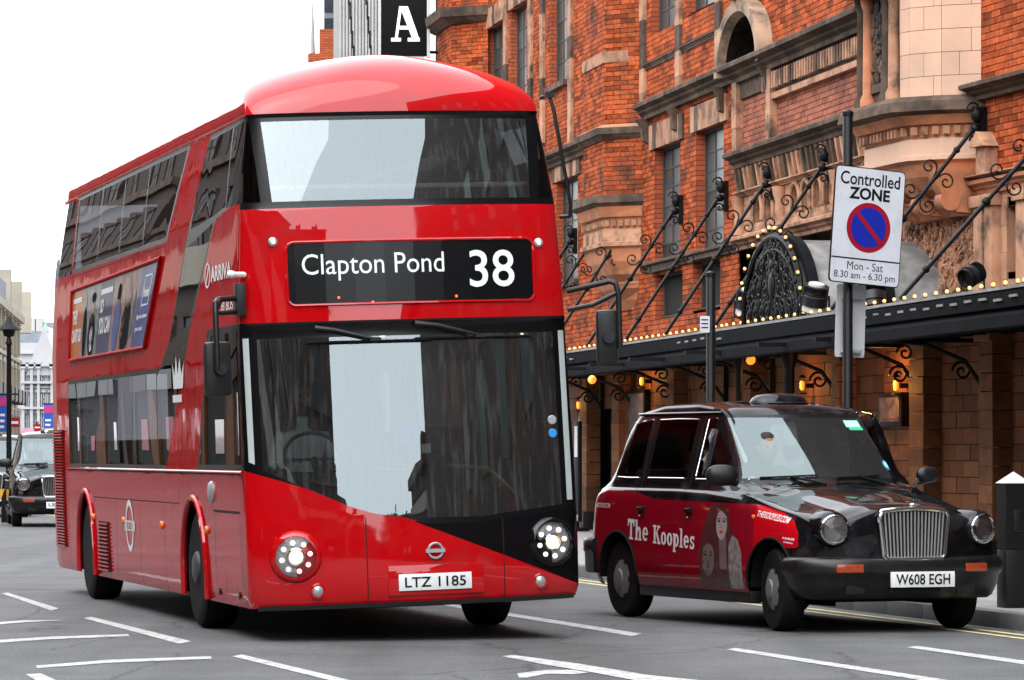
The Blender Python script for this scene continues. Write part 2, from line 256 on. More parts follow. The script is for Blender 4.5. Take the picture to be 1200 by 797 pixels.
# ------------------------------------------------------------------ mesh helpers
class MB:
    def __init__(s): s.v = []; s.f = []; s.m = []
    def add(s, vs, fs, M=None, mi=0):
        b = len(s.v)
        if M is not None: vs = [M @ Vector(v) for v in vs]
        s.v += [tuple(v) for v in vs]; s.f += [tuple(i+b for i in f) for f in fs]; s.m += [mi]*len(fs); return s
    def box(s, a, b, M=None, mi=0):
        x0, y0, z0 = a; x1, y1, z1 = b
        return s.add([(x0,y0,z0),(x1,y0,z0),(x1,y1,z0),(x0,y1,z0),(x0,y0,z1),(x1,y0,z1),(x1,y1,z1),(x0,y1,z1)],
              [(0,3,2,1),(4,5,6,7),(0,1,5,4),(1,2,6,5),(2,3,7,6),(3,0,4,7)], M, mi)
    def cbox(s, c, d, M=None, mi=0):
        return s.box(tuple(c[i]-d[i]/2 for i in range(3)), tuple(c[i]+d[i]/2 for i in range(3)), M, mi)
    def prism(s, poly, a, b, M=None, axis=1, mi=0):
        """poly of (p,q); axis 1: (x,z) extruded in y; axis 2: (x,y) extruded in z; axis 0: (y,z) extruded in x"""
        n = len(poly)
        def P(p, q, t): return (p, t, q) if axis == 1 else ((p, q, t) if axis == 2 else (t, p, q))
        vs = [P(p, q, a) for p, q in poly]+[P(p, q, b) for p, q in poly]
        fs = [tuple(range(n)), tuple(range(2*n-1, n-1, -1))]+[(i, i+n, (i+1) % n+n, (i+1) % n) for i in range(n)]
        return s.add(vs, fs, M, mi)
    def loft(s, loops, closed=True, caps=False, M=None, mi=0):
        n = len(loops[0]); vs = [p for l in loops for p in l]; fs = []
        for i in range(len(loops)-1):
            for j in range(n if closed else n-1):
                k = (j+1) % n; fs.append((i*n+j, i*n+k, (i+1)*n+k, (i+1)*n+j))
        if caps: fs += [tuple(range(n-1, -1, -1)), tuple(range((len(loops)-1)*n, len(loops)*n))]
        return s.add(vs, fs, M, mi)
    def tube(s, pts, r, n=8, closed=False, M=None, mi=0, caps=True):
        pts = [Vector(p) for p in pts]; loops = []; N = len(pts); prev = None
        for i, p in enumerate(pts):
            a = pts[(i-1) % N] if (i > 0 or closed) else p; b = pts[(i+1) % N] if (i < N-1 or closed) else p
            t = (b-a).normalized() if (b-a).length > 1e-9 else Vector((0, 0, 1))
            if prev is None:
                u = t.orthogonal().normalized()
            else:
                u = prev-t*prev.dot(t); u = u.normalized() if u.length > 1e-6 else t.orthogonal().normalized()
            prev = u; v = t.cross(u); rr = r[i] if isinstance(r, (list, tuple)) else r
            loops.append([p+(u*math.cos(2*math.pi*k/n)+v*math.sin(2*math.pi*k/n))*rr for k in range(n)])
        if closed: loops.append(loops[0])
        return s.loft(loops, True, caps and not closed, M, mi)
    def lathe(s, prof, n=24, M=None, mi=0, axis='y'):
        loops = []
        for r, h in prof:
            l = []
            for k in range(n):
                a = 2*math.pi*k/n; c, d = r*math.cos(a), r*math.sin(a)
                l.append((c, h, d) if axis == 'y' else ((c, d, h) if axis == 'z' else (h, c, d)))
            loops.append(l)
        return s.loft(loops, True, True, M, mi)
    def sphere(s, c, r, nu=12, nv=8, M=None, mi=0):
        r = r if isinstance(r, (list, tuple)) else (r, r, r)
        loops = [[(c[0]+r[0]*math.sin(math.pi*i/nv)*math.cos(2*math.pi*k/nu), c[1]+r[1]*math.sin(math.pi*i/nv)*math.sin(2*math.pi*k/nu), c[2]-r[2]*math.cos(math.pi*i/nv)) for k in range(nu)] for i in [.02]+list(range(1, nv))+[nv-.02]]
        return s.loft(loops, True, True, M, mi)
    def mesh(s, name, mats, smooth=True, bevel=0, ang=38, recalc=True):
        me = bpy.data.meshes.new(name); me.from_pydata(s.v, [], s.f)
        for m in (mats if isinstance(mats, (list, tuple)) else [mats]): me.materials.append(m)
        if any(s.m): me.polygons.foreach_set('material_index', s.m)
        if recalc or bevel:
            bm = bmesh.new(); bm.from_mesh(me)
            if recalc: bmesh.ops.recalc_face_normals(bm, faces=bm.faces)
            if bevel:
                es = [e for e in bm.edges if len(e.link_faces) == 2 and e.calc_face_angle(0) > R(40)]
                bmesh.ops.bevel(bm, geom=es, offset=bevel, segments=2, affect='EDGES', profile=.6, clamp_overlap=True)
            bm.to_mesh(me); bm.free()
        if smooth:
            me.polygons.foreach_set('use_smooth', [True]*len(me.polygons)); me.set_sharp_from_angle(angle=R(ang))
        me.update(); return me

def link(name, data, parent=None, M=None):
    o = bpy.data.objects.new(name, data); COL.objects.link(o)
    if parent is not None: o.parent = parent
    if M is not None: o.matrix_basis = M
    return o
def part(name, mb, mats, parent, M=None, smooth=True, bevel=0, label=None, kind=None, ang=38, recalc=True):
    me = mb.mesh(name, mats, smooth, bevel, ang, recalc) if isinstance(mb, MB) else mb
    o = link(name, me, parent, M)
    if label: o['label'] = label
    if kind: o['kind'] = kind
    return o
def thing(name, label, cat, M=None, group=None, data=None):
    o = link(name, data, None, M); o['label'] = label; o['category'] = cat
    if group: o['group'] = group
    return o
def struct(name, mb, mats, M=None, kind='structure', **k):
    o = part(name, mb, mats, None, M, **k); o['kind'] = kind; return o
def copy_tree(o, parent=None):
    c = o.copy(); COL.objects.link(c)
    if parent is not None: c.parent = parent
    for ch in list(o.children): copy_tree(ch, c)
    return c
def text_mesh(s, size=1, bold=0.0, sx=1.0, shear=0.0, spacing=1.0, align='CENTER', ext=0.0):
    cu = bpy.data.curves.new('text', 'FONT'); cu.body = s; cu.size = size; cu.offset = bold; cu.align_x = align; cu.align_y = 'CENTER'
    cu.resolution_u = 4; cu.shear = shear; cu.space_character = spacing; cu.extrude = ext
    o = bpy.data.objects.new('text', cu); COL.objects.link(o)
    bpy.context.view_layer.update()
    me = bpy.data.meshes.new_from_object(o.evaluated_get(bpy.context.evaluated_depsgraph_get()))
    bpy.data.objects.remove(o); bpy.data.curves.remove(cu)
    me.transform(Matrix.Diagonal((sx, 1, 1, 1))); return me
def fit_text(s, width, height, bold=0.0, shear=0, spacing=1.0, mat_=None, ext=0.001):
    me = text_mesh(s, 1, bold, 1, shear, spacing, ext=0)
    vs = [v.co.copy() for v in me.vertices]
    x0 = min(v.x for v in vs); x1 = max(v.x for v in vs); y0 = min(v.y for v in vs); y1 = max(v.y for v in vs)
    for v in me.vertices:
        v.co.x = (v.co.x-(x0+x1)/2)*width/(x1-x0); v.co.y = (v.co.y-(y0+y1)/2)*height/(y1-y0)
    me.materials.clear()
    if mat_: me.materials.append(mat_)
    return me
def place_mesh(me, fn):
    for v in me.vertices: v.co = fn(v.co)
    me.update(); return me
FRONT = Rx(R(90))                       # text plane -> faces -y, x stays right
SIDE = Matrix(((0, 0, -1, 0), (-1, 0, 0, 0), (0, 1, 0, 0), (0, 0, 0, 1)))   # text on a side facing -x, reading toward -y

def inside(p, poly):
    c = False; n = len(poly); j = n-1
    for i in range(n):
        a, b = poly[i], poly[j]
        if (a[1] > p[1]) != (b[1] > p[1]) and p[0] < (b[0]-a[0])*(p[1]-a[1])/(b[1]-a[1])+a[0]: c = not c
        j = i
    return c
def cut(bm, layer, poly, axis, ok, rid):
    """cut the surface along a convex outline given in the projection along `axis` and mark the faces inside with rid"""
    ii = (1, 2) if axis == 0 else (0, 2)
    P = [Vector((p[0], p[1])) for p in poly]
    area = sum(P[i].x*P[(i+1) % len(P)].y-P[(i+1) % len(P)].x*P[i].y for i in range(len(P)))
    if area < 0: P.reverse()
    mn = [min(p[k] for p in P)-.02 for k in (0, 1)]; mxv = [max(p[k] for p in P)+.02 for k in (0, 1)]
    def bb(f):
        c0 = [v.co[ii[0]] for v in f.verts]; c1 = [v.co[ii[1]] for v in f.verts]
        return max(c0) > mn[0] and min(c0) < mxv[0] and max(c1) > mn[1] and min(c1) < mxv[1]
    fs = [f for f in bm.faces if ok(f) and bb(f)]
    for i in range(len(P)):
        a = P[i]; b = P[(i+1) % len(P)]; d = b-a
        if d.length < 1e-5: continue
        nrm = Vector((0, 0, 0)); nrm[ii[0]] = d.y; nrm[ii[1]] = -d.x      # outward normal for ccw
        co = Vector((0, 0, 0)); co[ii[0]] = a.x; co[ii[1]] = a.y
        geom = set(fs)
        for f in fs: geom.update(f.edges); geom.update(f.verts)
        ret = bmesh.ops.bisect_plane(bm, geom=list(geom), dist=1e-5, plane_co=co, plane_no=nrm)
        nn = nrm.normalized()
        fs = [f for f in ret['geom'] if isinstance(f, bmesh.types.BMFace) and (f.calc_center_median()-co).dot(nn) < -1e-6]
    for f in fs: f[layer] = rid
    return fs
def regions_to_parts(bm, layer, root, M, names, ang=30):
    """names: rid -> (name, material(s), per_island?)"""
    out = {}
    rids = sorted(set(f[layer] for f in bm.faces))
    for r in rids:
        if r not in names: continue
        b2 = bm.copy(); l2 = b2.faces.layers.int.get('rid')
        bmesh.ops.delete(b2, geom=[f for f in b2.faces if f[l2] != r], context='FACES')
        me = bpy.data.meshes.new(names[r][0]); b2.to_mesh(me); b2.free()
        me.materials.append(names[r][1]); me.polygons.foreach_set('use_smooth', [True]*len(me.polygons)); me.set_sharp_from_angle(angle=R(ang))
        out[r] = link(names[r][0], me, root, M)
    return out
def rrect(x0, z0, x1, z1, r, n=4):
    pts = []
    for cx, cz, a0 in ((x1-r, z1-r, 0), (x0+r, z1-r, 90), (x0+r, z0+r, 180), (x1-r, z0+r, 270)):
        for k in range(n+1):
            a = R(a0+90*k/n); pts.append((cx+r*math.cos(a), cz+r*math.sin(a)))
    return pts
def circle(cy, cz, r, n=24, a0=0): return [(cy+r*math.cos(2*math.pi*k/n+a0), cz+r*math.sin(2*math.pi*k/n+a0)) for k in range(n)]
def project(me2d, bvh, axis, off=.004, side=-1, start=3.0):
    """wrap a flat drawing (in the projection along axis) on to the body"""
    for v in me2d.vertices:
        p = v.co.copy()
        if axis == 0:
            o = Vector((side*start, p.x, p.y)); d = Vector((-side, 0, 0))
        else:
            o = Vector((p.x, -start, p.y)); d = Vector((0, 1, 0))
        h = bvh.ray_cast(o, d)
        if h[0] is None:
            v.co = o+d*start
        else:
            v.co = h[0]-d*off
    me2d.update(); return me2d
def flat_mesh(name, polys, mats):
    """polys: list of (points2d, material index) -> filled, subdivided enough to follow a curved side"""
    mb = MB()
    for k, (pts, mi) in enumerate(polys):
        mb.add([(p[0], p[1], 0) for p in pts], [tuple(range(len(pts)))], None, mi)
    me = bpy.data.meshes.new(name); me.from_pydata(mb.v, [], mb.f)
    for m in mats: me.materials.append(m)
    me.polygons.foreach_set('material_index', mb.m)
    bm = bmesh.new(); bm.from_mesh(me); bmesh.ops.triangulate(bm, faces=bm.faces)
    for _ in range(3):
        es = [e for e in bm.edges if e.calc_length() > .09]
        if not es: break
        bmesh.ops.subdivide_edges(bm, edges=es, cuts=1)
        bmesh.ops.triangulate(bm, faces=[f for f in bm.faces if len(f.verts) > 3])
    bm.to_mesh(me); bm.free(); return me

# ================================================================== SETTING: ground
KA, KB = gnd(683, 677), gnd(1200, 740)                 # foot of the kerb
kd = (KA-KB).normalized(); kn = Vector((kd.y, -kd.x, 0))          # kd: away along the street, kn: toward the theatre
if kn.x < 0: kn = -kn
KM = Matrix(((kd.x, -kn.x, 0, KB.x), (kd.y, -kn.y, 0, KB.y), (0, 0, 1, 0), (0, 0, 0, 1)))   # local: x away, y toward the road, z up
mb = MB(); mb.add([(-600, -600, 0), (600, -600, 0), (600, 1500, 0), (-600, 1500, 0)], [(0, 1, 2, 3)])
struct('road', mb, MT['asphalt'], smooth=False, recalc=False)
# pavement slab top and kerb stones
pv = MB(); pv.box((-35, -5.8, -.05), (90, -.16, .122)); pav = struct('pavement', pv, MT['paving'], KM, smooth=False)
ksm = MB().cbox((0, 0, 0), (.895, .15, .17)).mesh('kerb_stone', MT['kerb'], bevel=.012)
for k in range(44):
    part('kerb_stone', ksm, None, pav, T((-8+k*.9, -.08, .045)))
pvs = MB().cbox((0, 0, 0), (.742, .592, .02)).mesh('paving_slab', MT['paving'], bevel=.003)
for i in range(24):
    for j in range(6):
        part('paving_slab', pvs, None, pav, T((-7+i*.75+(j % 2)*.37, -.47-j*.6, .118+rnd.uniform(0, .002))))
def line(name, pts, m=None, label=None):
    """painted marking on the road, outline given where it lies in the photograph"""
    mb_ = MB(); n_ = len(pts); mb_.add([gnd(x, y, .004) for x, y in pts], [tuple(range(n_))])
    return struct(name, mb_, m or MT['white_line'], smooth=False)
for pts in ([(2, 695.5), (9, 694.5), (69, 713), (60, 715.5)], [(98, 724.5), (107, 722.8), (224, 751.5), (210, 754.5)], [(272, 769), (284, 767), (410, 797), (388, 797.5)],
            [(505, 707), (513, 705.5), (752, 742.5), (741, 745.5)], [(850, 761), (862, 759.3), (1112, 797), (1085, 798)], [(1062, 758.5), (1075, 757), (1215, 776), (1200, 778.5)], [(30, 790), (47, 789), (66, 797), (45, 799)],
            ):
    line('lane_dash', pts)
for pts in ([(-20, 730.5), (24, 727), (78, 726.5), (24, 729.5), (-20, 733.5)], [(-20, 751), (60, 746), (150, 743), (152, 745.5), (60, 749), (-20, 754.5)], [(42, 780), (130, 773), (247, 769), (248, 772), (130, 776.5), (44, 783)]):
    line('guide_line', pts)
for pts in ([(588, 769), (602, 767.5), (680, 778), (760, 791), (820, 797), (760, 800), (690, 787), (640, 779)], [(606, 789), (640, 785), (672, 785), (690, 788), (672, 790), (640, 789.5), (618, 794), (608, 794)]):
    line('road_arrow', pts)
for off in (.22, .42):
    mb = MB(); mb.add([(-40, off, .004), (95, off, .004), (95, off+.07, .004), (-40, off+.07, .004)], [(0, 1, 2, 3)]); struct('yellow_line', mb, MT['yellow_line'], KM, smooth=False)
# ================================================================== THEATRE
sK = 97.4; YK = F/sK; KP = Vector(((1035-CX)/sK, YK, 0))
def seg(vpx, P0):
    a = math.atan((CX-vpx)/F); u = (-math.sin(a), math.cos(a)); n_ = (-math.cos(a), -math.sin(a))
    return Matrix(((u[0], n_[0], 0, P0.x), (u[1], n_[1], 0, P0.y), (0, 0, 1, 0), (0, 0, 0, 1)))
WA = seg(-170, KP); WB = seg(-500, KP)        # local: x along the wall away from the camera, y out to the street, z up
def fa(W, px, py, n_=0.0):
    p = hit(W, px, py, 1, n_); return (p.x, p.z)
theatre = thing('theatre', 'orange brick theatre with buff terracotta bands, corbelled turrets and bulb lit canopy', 'theatre', T(KP))
TI = theatre.matrix_basis.inverted()
def TM(W): return TI @ W
MA, MBB = TM(WA), TM(WB)
def tp(name, mb_, m, W, **k): return part(name, mb_, m, theatre, TM(W), **k)
BL, BH, JT = .27, .075, .009
def course_fill(W, u0, u1, z0, z1, holes, L=BL, Hc=BH, jt=JT, jit=.004, name='brick', m=None, singles=0, order_near=True, shift=.5, edge=None, proud=0.0, mortar=True, zgrid=0.0):
    """lay bricks course by course round the openings; mortar sheet recessed behind them"""
    out = MB(); back = MB(); single = []
    r0 = math.floor((z0-zgrid)/Hc); r1 = math.ceil((z1-zgrid)/Hc)
    for r in range(r0, r1):
        za = max(z0, zgrid+r*Hc); zb = min(z1, zgrid+(r+1)*Hc)
        if zb-za < .012: continue
        zm = (za+zb)/2; iv = [(u0, u1)]
        for h in holes:
            s = h(zm)
            if not s: continue
            nv = []
            for a, b in iv:
                if s[1] <= a or s[0] >= b: nv.append((a, b)); continue
                if s[0] > a: nv.append((a, s[0]))
                if s[1] < b: nv.append((s[1], b))
            iv = nv
        off = (r % 2)*L*shift
        for a, b in iv:
            if b-a < .01: continue
            if mortar: back.add([(a, proud-.010, za), (b, proud-.010, za), (b, proud-.010, zb), (a, proud-.010, zb)], [(0, 1, 2, 3)])
            k = math.floor((a-off)/L)
            while off+k*L < b:
                x0 = max(a, off+k*L); x1 = min(b, off+(k+1)*L); k += 1
                if x1-x0 < .04: continue
                n0 = proud+rnd.uniform(-jit, jit*.6); j = jt/2
                q = (x0+j, x1-j, za+j, zb-j, n0); single.append(q)
    single.sort(key=lambda q: q[0])
    picks = single[:singles]; rest = single[singles:]
    for a, b, c, d, n0 in rest:
        i = len(out.v); out.v += [(a, n0, c), (b, n0, c), (b, n0, d), (a, n0, d), (a, n0-.02, c), (b, n0-.02, c), (b, n0-.02, d), (a, n0-.02, d)]
        out.f += [(i, i+1, i+2, i+3), (i, i+4, i+5, i+1), (i+1, i+5, i+6, i+2), (i+2, i+6, i+7, i+3), (i+3, i+7, i+4, i)]; out.m += [0]*5
    if out.f: part(name+'work', out, m, theatre, TM(W), smooth=False, recalc=False, kind='stuff')
    if back.f: part('mortar', back, MT['mortar'], theatre, TM(W), smooth=False, recalc=False, kind='stuff')
    cache = {}
    for a, b, c, d, n0 in picks:
        key = (round(b-a, 3), round(d-c, 3))
        if key not in cache: cache[key] = MB().box((-key[0]/2, -.04, -key[1]/2), (key[0]/2, 0, key[1]/2)).mesh(name, m, smooth=False)
        part(name, cache[key], None, theatre, TM(W) @ T(((a+b)/2, n0, (c+d)/2)))
def rect(u0, u1, z0, z1):
    a, b = min(u0, u1), max(u0, u1); c, d = min(z0, z1), max(z0, z1)
    return lambda z: (a, b) if c < z < d else None
def archh(uc, r, zs, z0, rz=None):
    rz = rz or r
    def f(z):
        if z < z0 or z > zs+rz: return None
        if z <= zs: return (uc-r, uc+r)
        q = r*math.sqrt(max(0, 1-((z-zs)/rz)**2)); return (uc-q, uc+q)
    return f
def cornice(W, u0, u1, z, h, d, m, blocks=.6, name='cornice', prof=None):
    """moulded course in lengths; z is its underside"""
    prof = prof or [(0, 0), (d*.35, 0), (d*.35, h*.25), (d*.6, h*.4), (d*.6, h*.55), (d, h*.7), (d, h*.92), (d*.9, h), (0, h)]
    n_ = max(1, int(round((u1-u0)/blocks))); out = MB()
    for k in range(n_):
        a = u0+(u1-u0)*k/n_+.002; b = u0+(u1-u0)*(k+1)/n_-.002
        out.prism([(p, q+z) for p, q in prof], a, b, None, 0)
    # axis 0 prism: (y,z)
    return tp(name, out, m, W, smooth=False)
def blockcol(W, u0, u1, z0, z1, proud, mats, bh=.3, name='stone_strip'):
    n_ = max(1, int(round((z1-z0)/bh))); o_ = MB()
    for k in range(n_):
        o_.box((u0, -.02, z0+(z1-z0)*k/n_+.002), (u1, proud+rnd.uniform(-.002, .003), z0+(z1-z0)*(k+1)/n_-.002), None, rnd.choice([0, 0, 1]))
    return tp(name, o_, mats, W, smooth=False)
TC2 = [MT['terracotta'], MT['terracotta_dark']]
def window(W, u0, u1, z0, z1, cols=3, rows=5, depth=.13, name='window', transom=None, jamb=None, arch=False, gl=None):
    u0, u1 = min(u0, u1), max(u0, u1)
    j = MB(); d = -depth-.06
    j.add([(u0, .0, z0), (u0, d, z0), (u0, d, z1), (u0, 0, z1)], [(0, 1, 2, 3)]); j.add([(u1, .0, z0), (u1, d, z0), (u1, d, z1), (u1, 0, z1)], [(3, 2, 1, 0)])
    j.add([(u0, 0, z1), (u0, d, z1), (u1, d, z1), (u1, 0, z1)], [(0, 1, 2, 3)]); j.add([(u0, 0, z0), (u0, d, z0), (u1, d, z0), (u1, 0, z0)], [(3, 2, 1, 0)])
    tp('window_reveal', j, jamb or MT['brick_far'], W, smooth=False)
    f = MB(); y = -depth; t = .055
    f.box((u0, y-.05, z0), (u0+t, y, z1)); f.box((u1-t, y-.05, z0), (u1, y, z1)); f.box((u0+t, y-.05, z0), (u1-t, y, z0+t)); f.box((u0+t, y-.05, z1-t), (u1-t, y, z1))
    if transom: f.box((u0+t, y-.05, transom-.04), (u1-t, y+.01, transom+.04))
    fr = tp(name, f, MT['window_frame'], W, smooth=False)
    W0, H0 = u1-u0-2*t, z1-z0-2*t
    for a in range(cols):
        for b in range(rows):
            p = MB(); a0 = u0+t+W0*a/cols; b0 = z0+t+H0*b/rows; p.box((a0+.012, y-.035, b0+.012), (a0+W0/cols-.012, y-.028+rnd.uniform(-.002, .002), b0+H0/rows-.012)); part('pane', p, gl or MT['old_glass'], fr, smooth=False)
    g = MB()
    for a in range(1, cols): g.box((u0+t+W0*a/cols-.012, y-.04, z0+t), (u0+t+W0*a/cols+.012, y-.015, z1-t))
    for b in range(1, rows): g.box((u0+t, y-.04, z0+t+H0*b/rows-.011), (u1-t, y-.018, z0+t+H0*b/rows+.011))
    if g.f: part('glazing_bar', g, MT['window_frame'], fr, smooth=False)
    return rect(u0, u1, z0, z1)
def wspan(W, xa, xb, yt, yb, n_=0):
    xm = (xa+xb)/2; ua, ub = fa(W, xa, yt, n_)[0], fa(W, xb, yt, n_)[0]
    return min(ua, ub), max(ua, ub), fa(W, xm, yb, n_)[1], fa(W, xm, yt, n_)[1]
EXT = 1e3
UA_end = fa(WA, 512, 100)[0]; UB_end = -5.6
holesA = []; holesB = []
# ---- heights of the courses that run along segment A
zL5 = fa(WA, 853, 294)[1]; zL6 = fa(WA, 805, 120)[1]; zL3 = fa(WA, 940, 173)[1]; zL2 = fa(WA, 970, 53)[1]
# windows on segment A (photo columns and rows)
def addA(xa, xb, yt, yb, **k):
    q = wspan(WA, xa, xb, yt, yb); window(WA, *q, **k); holesA.append(rect(*q)); return q
lint = []
for xa, xb, yt, yb, kw in ((767, 797, 168, 309, dict(rows=6, transom=None)), (816, 848, 147, 294, dict(rows=6)), (768, 800, 318, 372, dict(rows=1, cols=1, gl=MT['dark_opening'])), (812, 844, 303, 362, dict(rows=1, cols=1, gl=MT['dark_opening'])),
                           (644, 664, -55, 98, dict(rows=6)), (598, 617, 5, 125, dict(rows=5)), (571, 589, 28, 125, dict(rows=4)), (763, 791, -120, 36, dict(rows=6)), (805, 838, -120, 10, dict(rows=6)),
                           (652, 677, 208, 330, dict(rows=5)), (612, 632, 225, 330, dict(rows=5))):
    q = addA(xa, xb, yt, yb, **kw); lint.append(q)
# lintels and sills
for i in (0, 1, 4, 5, 6, 9, 10):
    u0, u1, z0, z1 = lint[i]; n_ = 9; o_ = MB()
    for k in range(n_):
        a = u0-.28+(u1-u0+.56)*k/n_; b = u0-.28+(u1-u0+.56)*(k+1)/n_; dz = .10 if .28 < (k+.5)/n_ < .72 else 0
        o_.box((a+.003, -.02, z1-.02), (b-.003, .035, z1+.36), None, rnd.choice([0, 0, 0, 1]))
    tp('lintel', o_, TC2, WA, smooth=False)
    o_ = MB(); o_.box((u0-.1, -.05, z0-.10), (u1+.1, .08, z0-.004)); tp('sill', o_, MT['terracotta_dark'], WA, smooth=False)
    holesA.append(rect(u0-.28, u1+.28, z1, z1+.355))
# niche with hood
ucn, zsn = fa(WA, 880, 70); uL = fa(WA, 857, 70)[0]; uR = fa(WA, 903, 70)[0]; rn = abs(uL-uR)/2; ucn = (uL+uR)/2; ztop = fa(WA, 880, 14)[1]; zsn = ztop-rn*.62
holesA.append(archh(ucn, rn, zsn, zL2-.05, ztop-zsn))
o_ = MB(); N = 20; pts_o = []; pts_i = []
def arc(r, rz, n0): return [(ucn+r*math.cos(math.pi*k/N), n0, zsn+rz*math.sin(math.pi*k/N)) for k in range(N+1)]
rzz = ztop-zsn
A0 = [(ucn+rn+.16, -.02, zL2+.1)]+arc(rn+.16, rzz+.16, -.02)+[(ucn-rn-.16, -.02, zL2+.1)]
A1 = [(ucn+rn+.16, .22, zL2+.1)]+arc(rn+.16, rzz+.16, .22)+[(ucn-rn-.16, .22, zL2+.1)]
A2 = [(ucn+rn, .22, zL2+.1)]+arc(rn, rzz, .22)+[(ucn-rn, .22, zL2+.1)]
A3 = [(ucn+rn-.06, .1, zL2+.1)]+arc(rn-.06, rzz-.06, .1)+[(ucn-rn+.06, .1, zL2+.1)]
A4 = [(ucn+rn-.1, -.35, zL2+.1)]+arc(rn-.1, rzz-.1, -.35)+[(ucn-rn+.1, -.35, zL2+.1)]
o_.loft([A0, A1, A2, A3], False); tp('niche_hood', o_, mat('streaked hood stone', (.33, .22, .15), rough=.8, noise_=.3, scale=3, dirt=(.03, .025, .022), dirt_amt=.95, dscale=2.2), WA)
o_ = MB(); o_.loft([A3, A4], False); o_.add(A4, [tuple(range(len(A4)))]); tp('niche', o_, mat('niche black stone', (.022, .017, .014), spec=.05, rough=.9, noise_=.5), WA)  # inside of the niche coloured near black
o_ = MB()
for k in range(60):
    a, b = rnd.uniform(-.75, .75)*rn, rnd.uniform(.15, 1.1)*rzz
    if (a/rn)**2+(b/(rzz*1.2))**2 < .9: o_.sphere((ucn+a, -.33, zL2+.3+b), rnd.uniform(.05, .12), 6, 5)
tp('niche_carving', o_, MT['terracotta_dark'], WA, kind='stuff')
o_ = MB(); zk = ztop+.16; o_.box((ucn-.12, .0, zk), (ucn+.12, .3, zk+.3)); o_.box((ucn-.17, .0, zk+.3), (ucn+.17, .36, zk+.42)); tp('keystone', o_, MT['terracotta'], WA, bevel=.02)
# framed plum brick panels
def panel(W, holes, xa, xb, ylt, ylb, m, name='panel_frame'):
    u0, u1, z0, z1 = wspan(W, xa, xb, ylt, ylb); return u0, u1, z0, z1
pu0, pu1 = fa(WA, 908, 140)[0], fa(WA, 868, 140)[0]
qz0, qz1 = zL3, zL2-.05
u_right = -.0
uAr = fa(WA, 1026, 100)[0]
course_fill(WA, max(uAr, .02), pu0-.12, zL3+.25, zL2-.42, [], name='brick', m=MT['brick_purple'], Hc=.075)
course_fill(WA, pu0+.12, pu1-.12, zL3+.25, zL2-.26, [], name='brick', m=MT['brick_purple'])
holesA.append(rect(-1, pu1+.12, zL3-1.9, zL2))
holesA.append(rect(-1, .02, 0, 99))
for u in (pu0, pu1, .35):
    blockcol(WA, u-.13, u+.13, zL3+.22, zL2-.02, .10, TC2, .34)
o_ = MB(); o_.box((pu0+.13, -.02, zL2-.26), (pu1-.13, .04, zL2-.0)); tp('panel_head', o_, MT['terracotta_dark'], WA)
# dentil frieze under the upper cornice
o_ = MB(); k = .05
while k < pu0-.15:
    o_.box((k+.48, -.0, zL2-.30), (k+.56, .10, zL2-.08), None, rnd.choice([0, 0, 1])); k += .14
o_.box((.5, -.02, zL2-.42), (pu0-.13, .03, zL2-.0), None, 1); o_.box((.5, -.02, zL2-.44), (pu0-.13, .08, zL2-.36), None, 0); tp('dentil_band', o_, TC2, WA, smooth=False)
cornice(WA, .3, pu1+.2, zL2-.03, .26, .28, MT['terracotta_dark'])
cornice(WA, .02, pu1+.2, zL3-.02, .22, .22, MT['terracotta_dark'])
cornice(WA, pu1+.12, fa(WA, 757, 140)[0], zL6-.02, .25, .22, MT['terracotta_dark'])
uT0 = fa(WA, 752, 200)[0]; uT1 = fa(WA, 688, 200, .43)[0]+.45
cornice(WA, uT1, fa(WA, 560, 200)[0], fa(WA, 670, 182)[1]-.1, .25, .22, MT['terracotta_dark'])
cornice(WA, pu1+.0, fa(WA, 757, 140)[0], zL5-.05, .14, .12, MT['terracotta_dark']); cornice(WA, .02, pu1, fa(WA, 950, 268)[1]-.08, .18, .18, MT['terracotta'])
# short brackets under the cornice
for x in (760, 795, 850, 905):
    u = fa(WA, x, 130)[0]; o_ = MB(); o_.prism([(0, zL6-.4), (.10, zL6-.35), (.12, zL6-.15), (.2, zL6-.02), (0, zL6-.02)], u-.08, u+.08, None, 0); tp('bracket', o_, MT['terracotta_dark'], WA, smooth=False)
# stone pilaster strips on the upper wall
for x, yb in ((755, 145), (797, 128), (844, 105), (670, 178), (637, 175), (623, 175), (594, 150), (568, 150)):
    u = fa(WA, x, yb)[0]; z = fa(WA, x, yb)[1]; zt_ = fa(WA, x, -60)[1]; wd = .32
    blockcol(WA, u-wd/2, u+wd/2, z+.1, zt_, .05, TC2, .38); holesA.append(rect(u-wd/2, u+wd/2, z+.1, zt_))
for x, y0_, y1_ in ((842, 45, 60), (716, 60, 64)): pass
cornice(WA, pu1+.3, uT0, fa(WA, 800, 62)[1], .10, .05, MT['terracotta_dark'], .8, 'string_course')
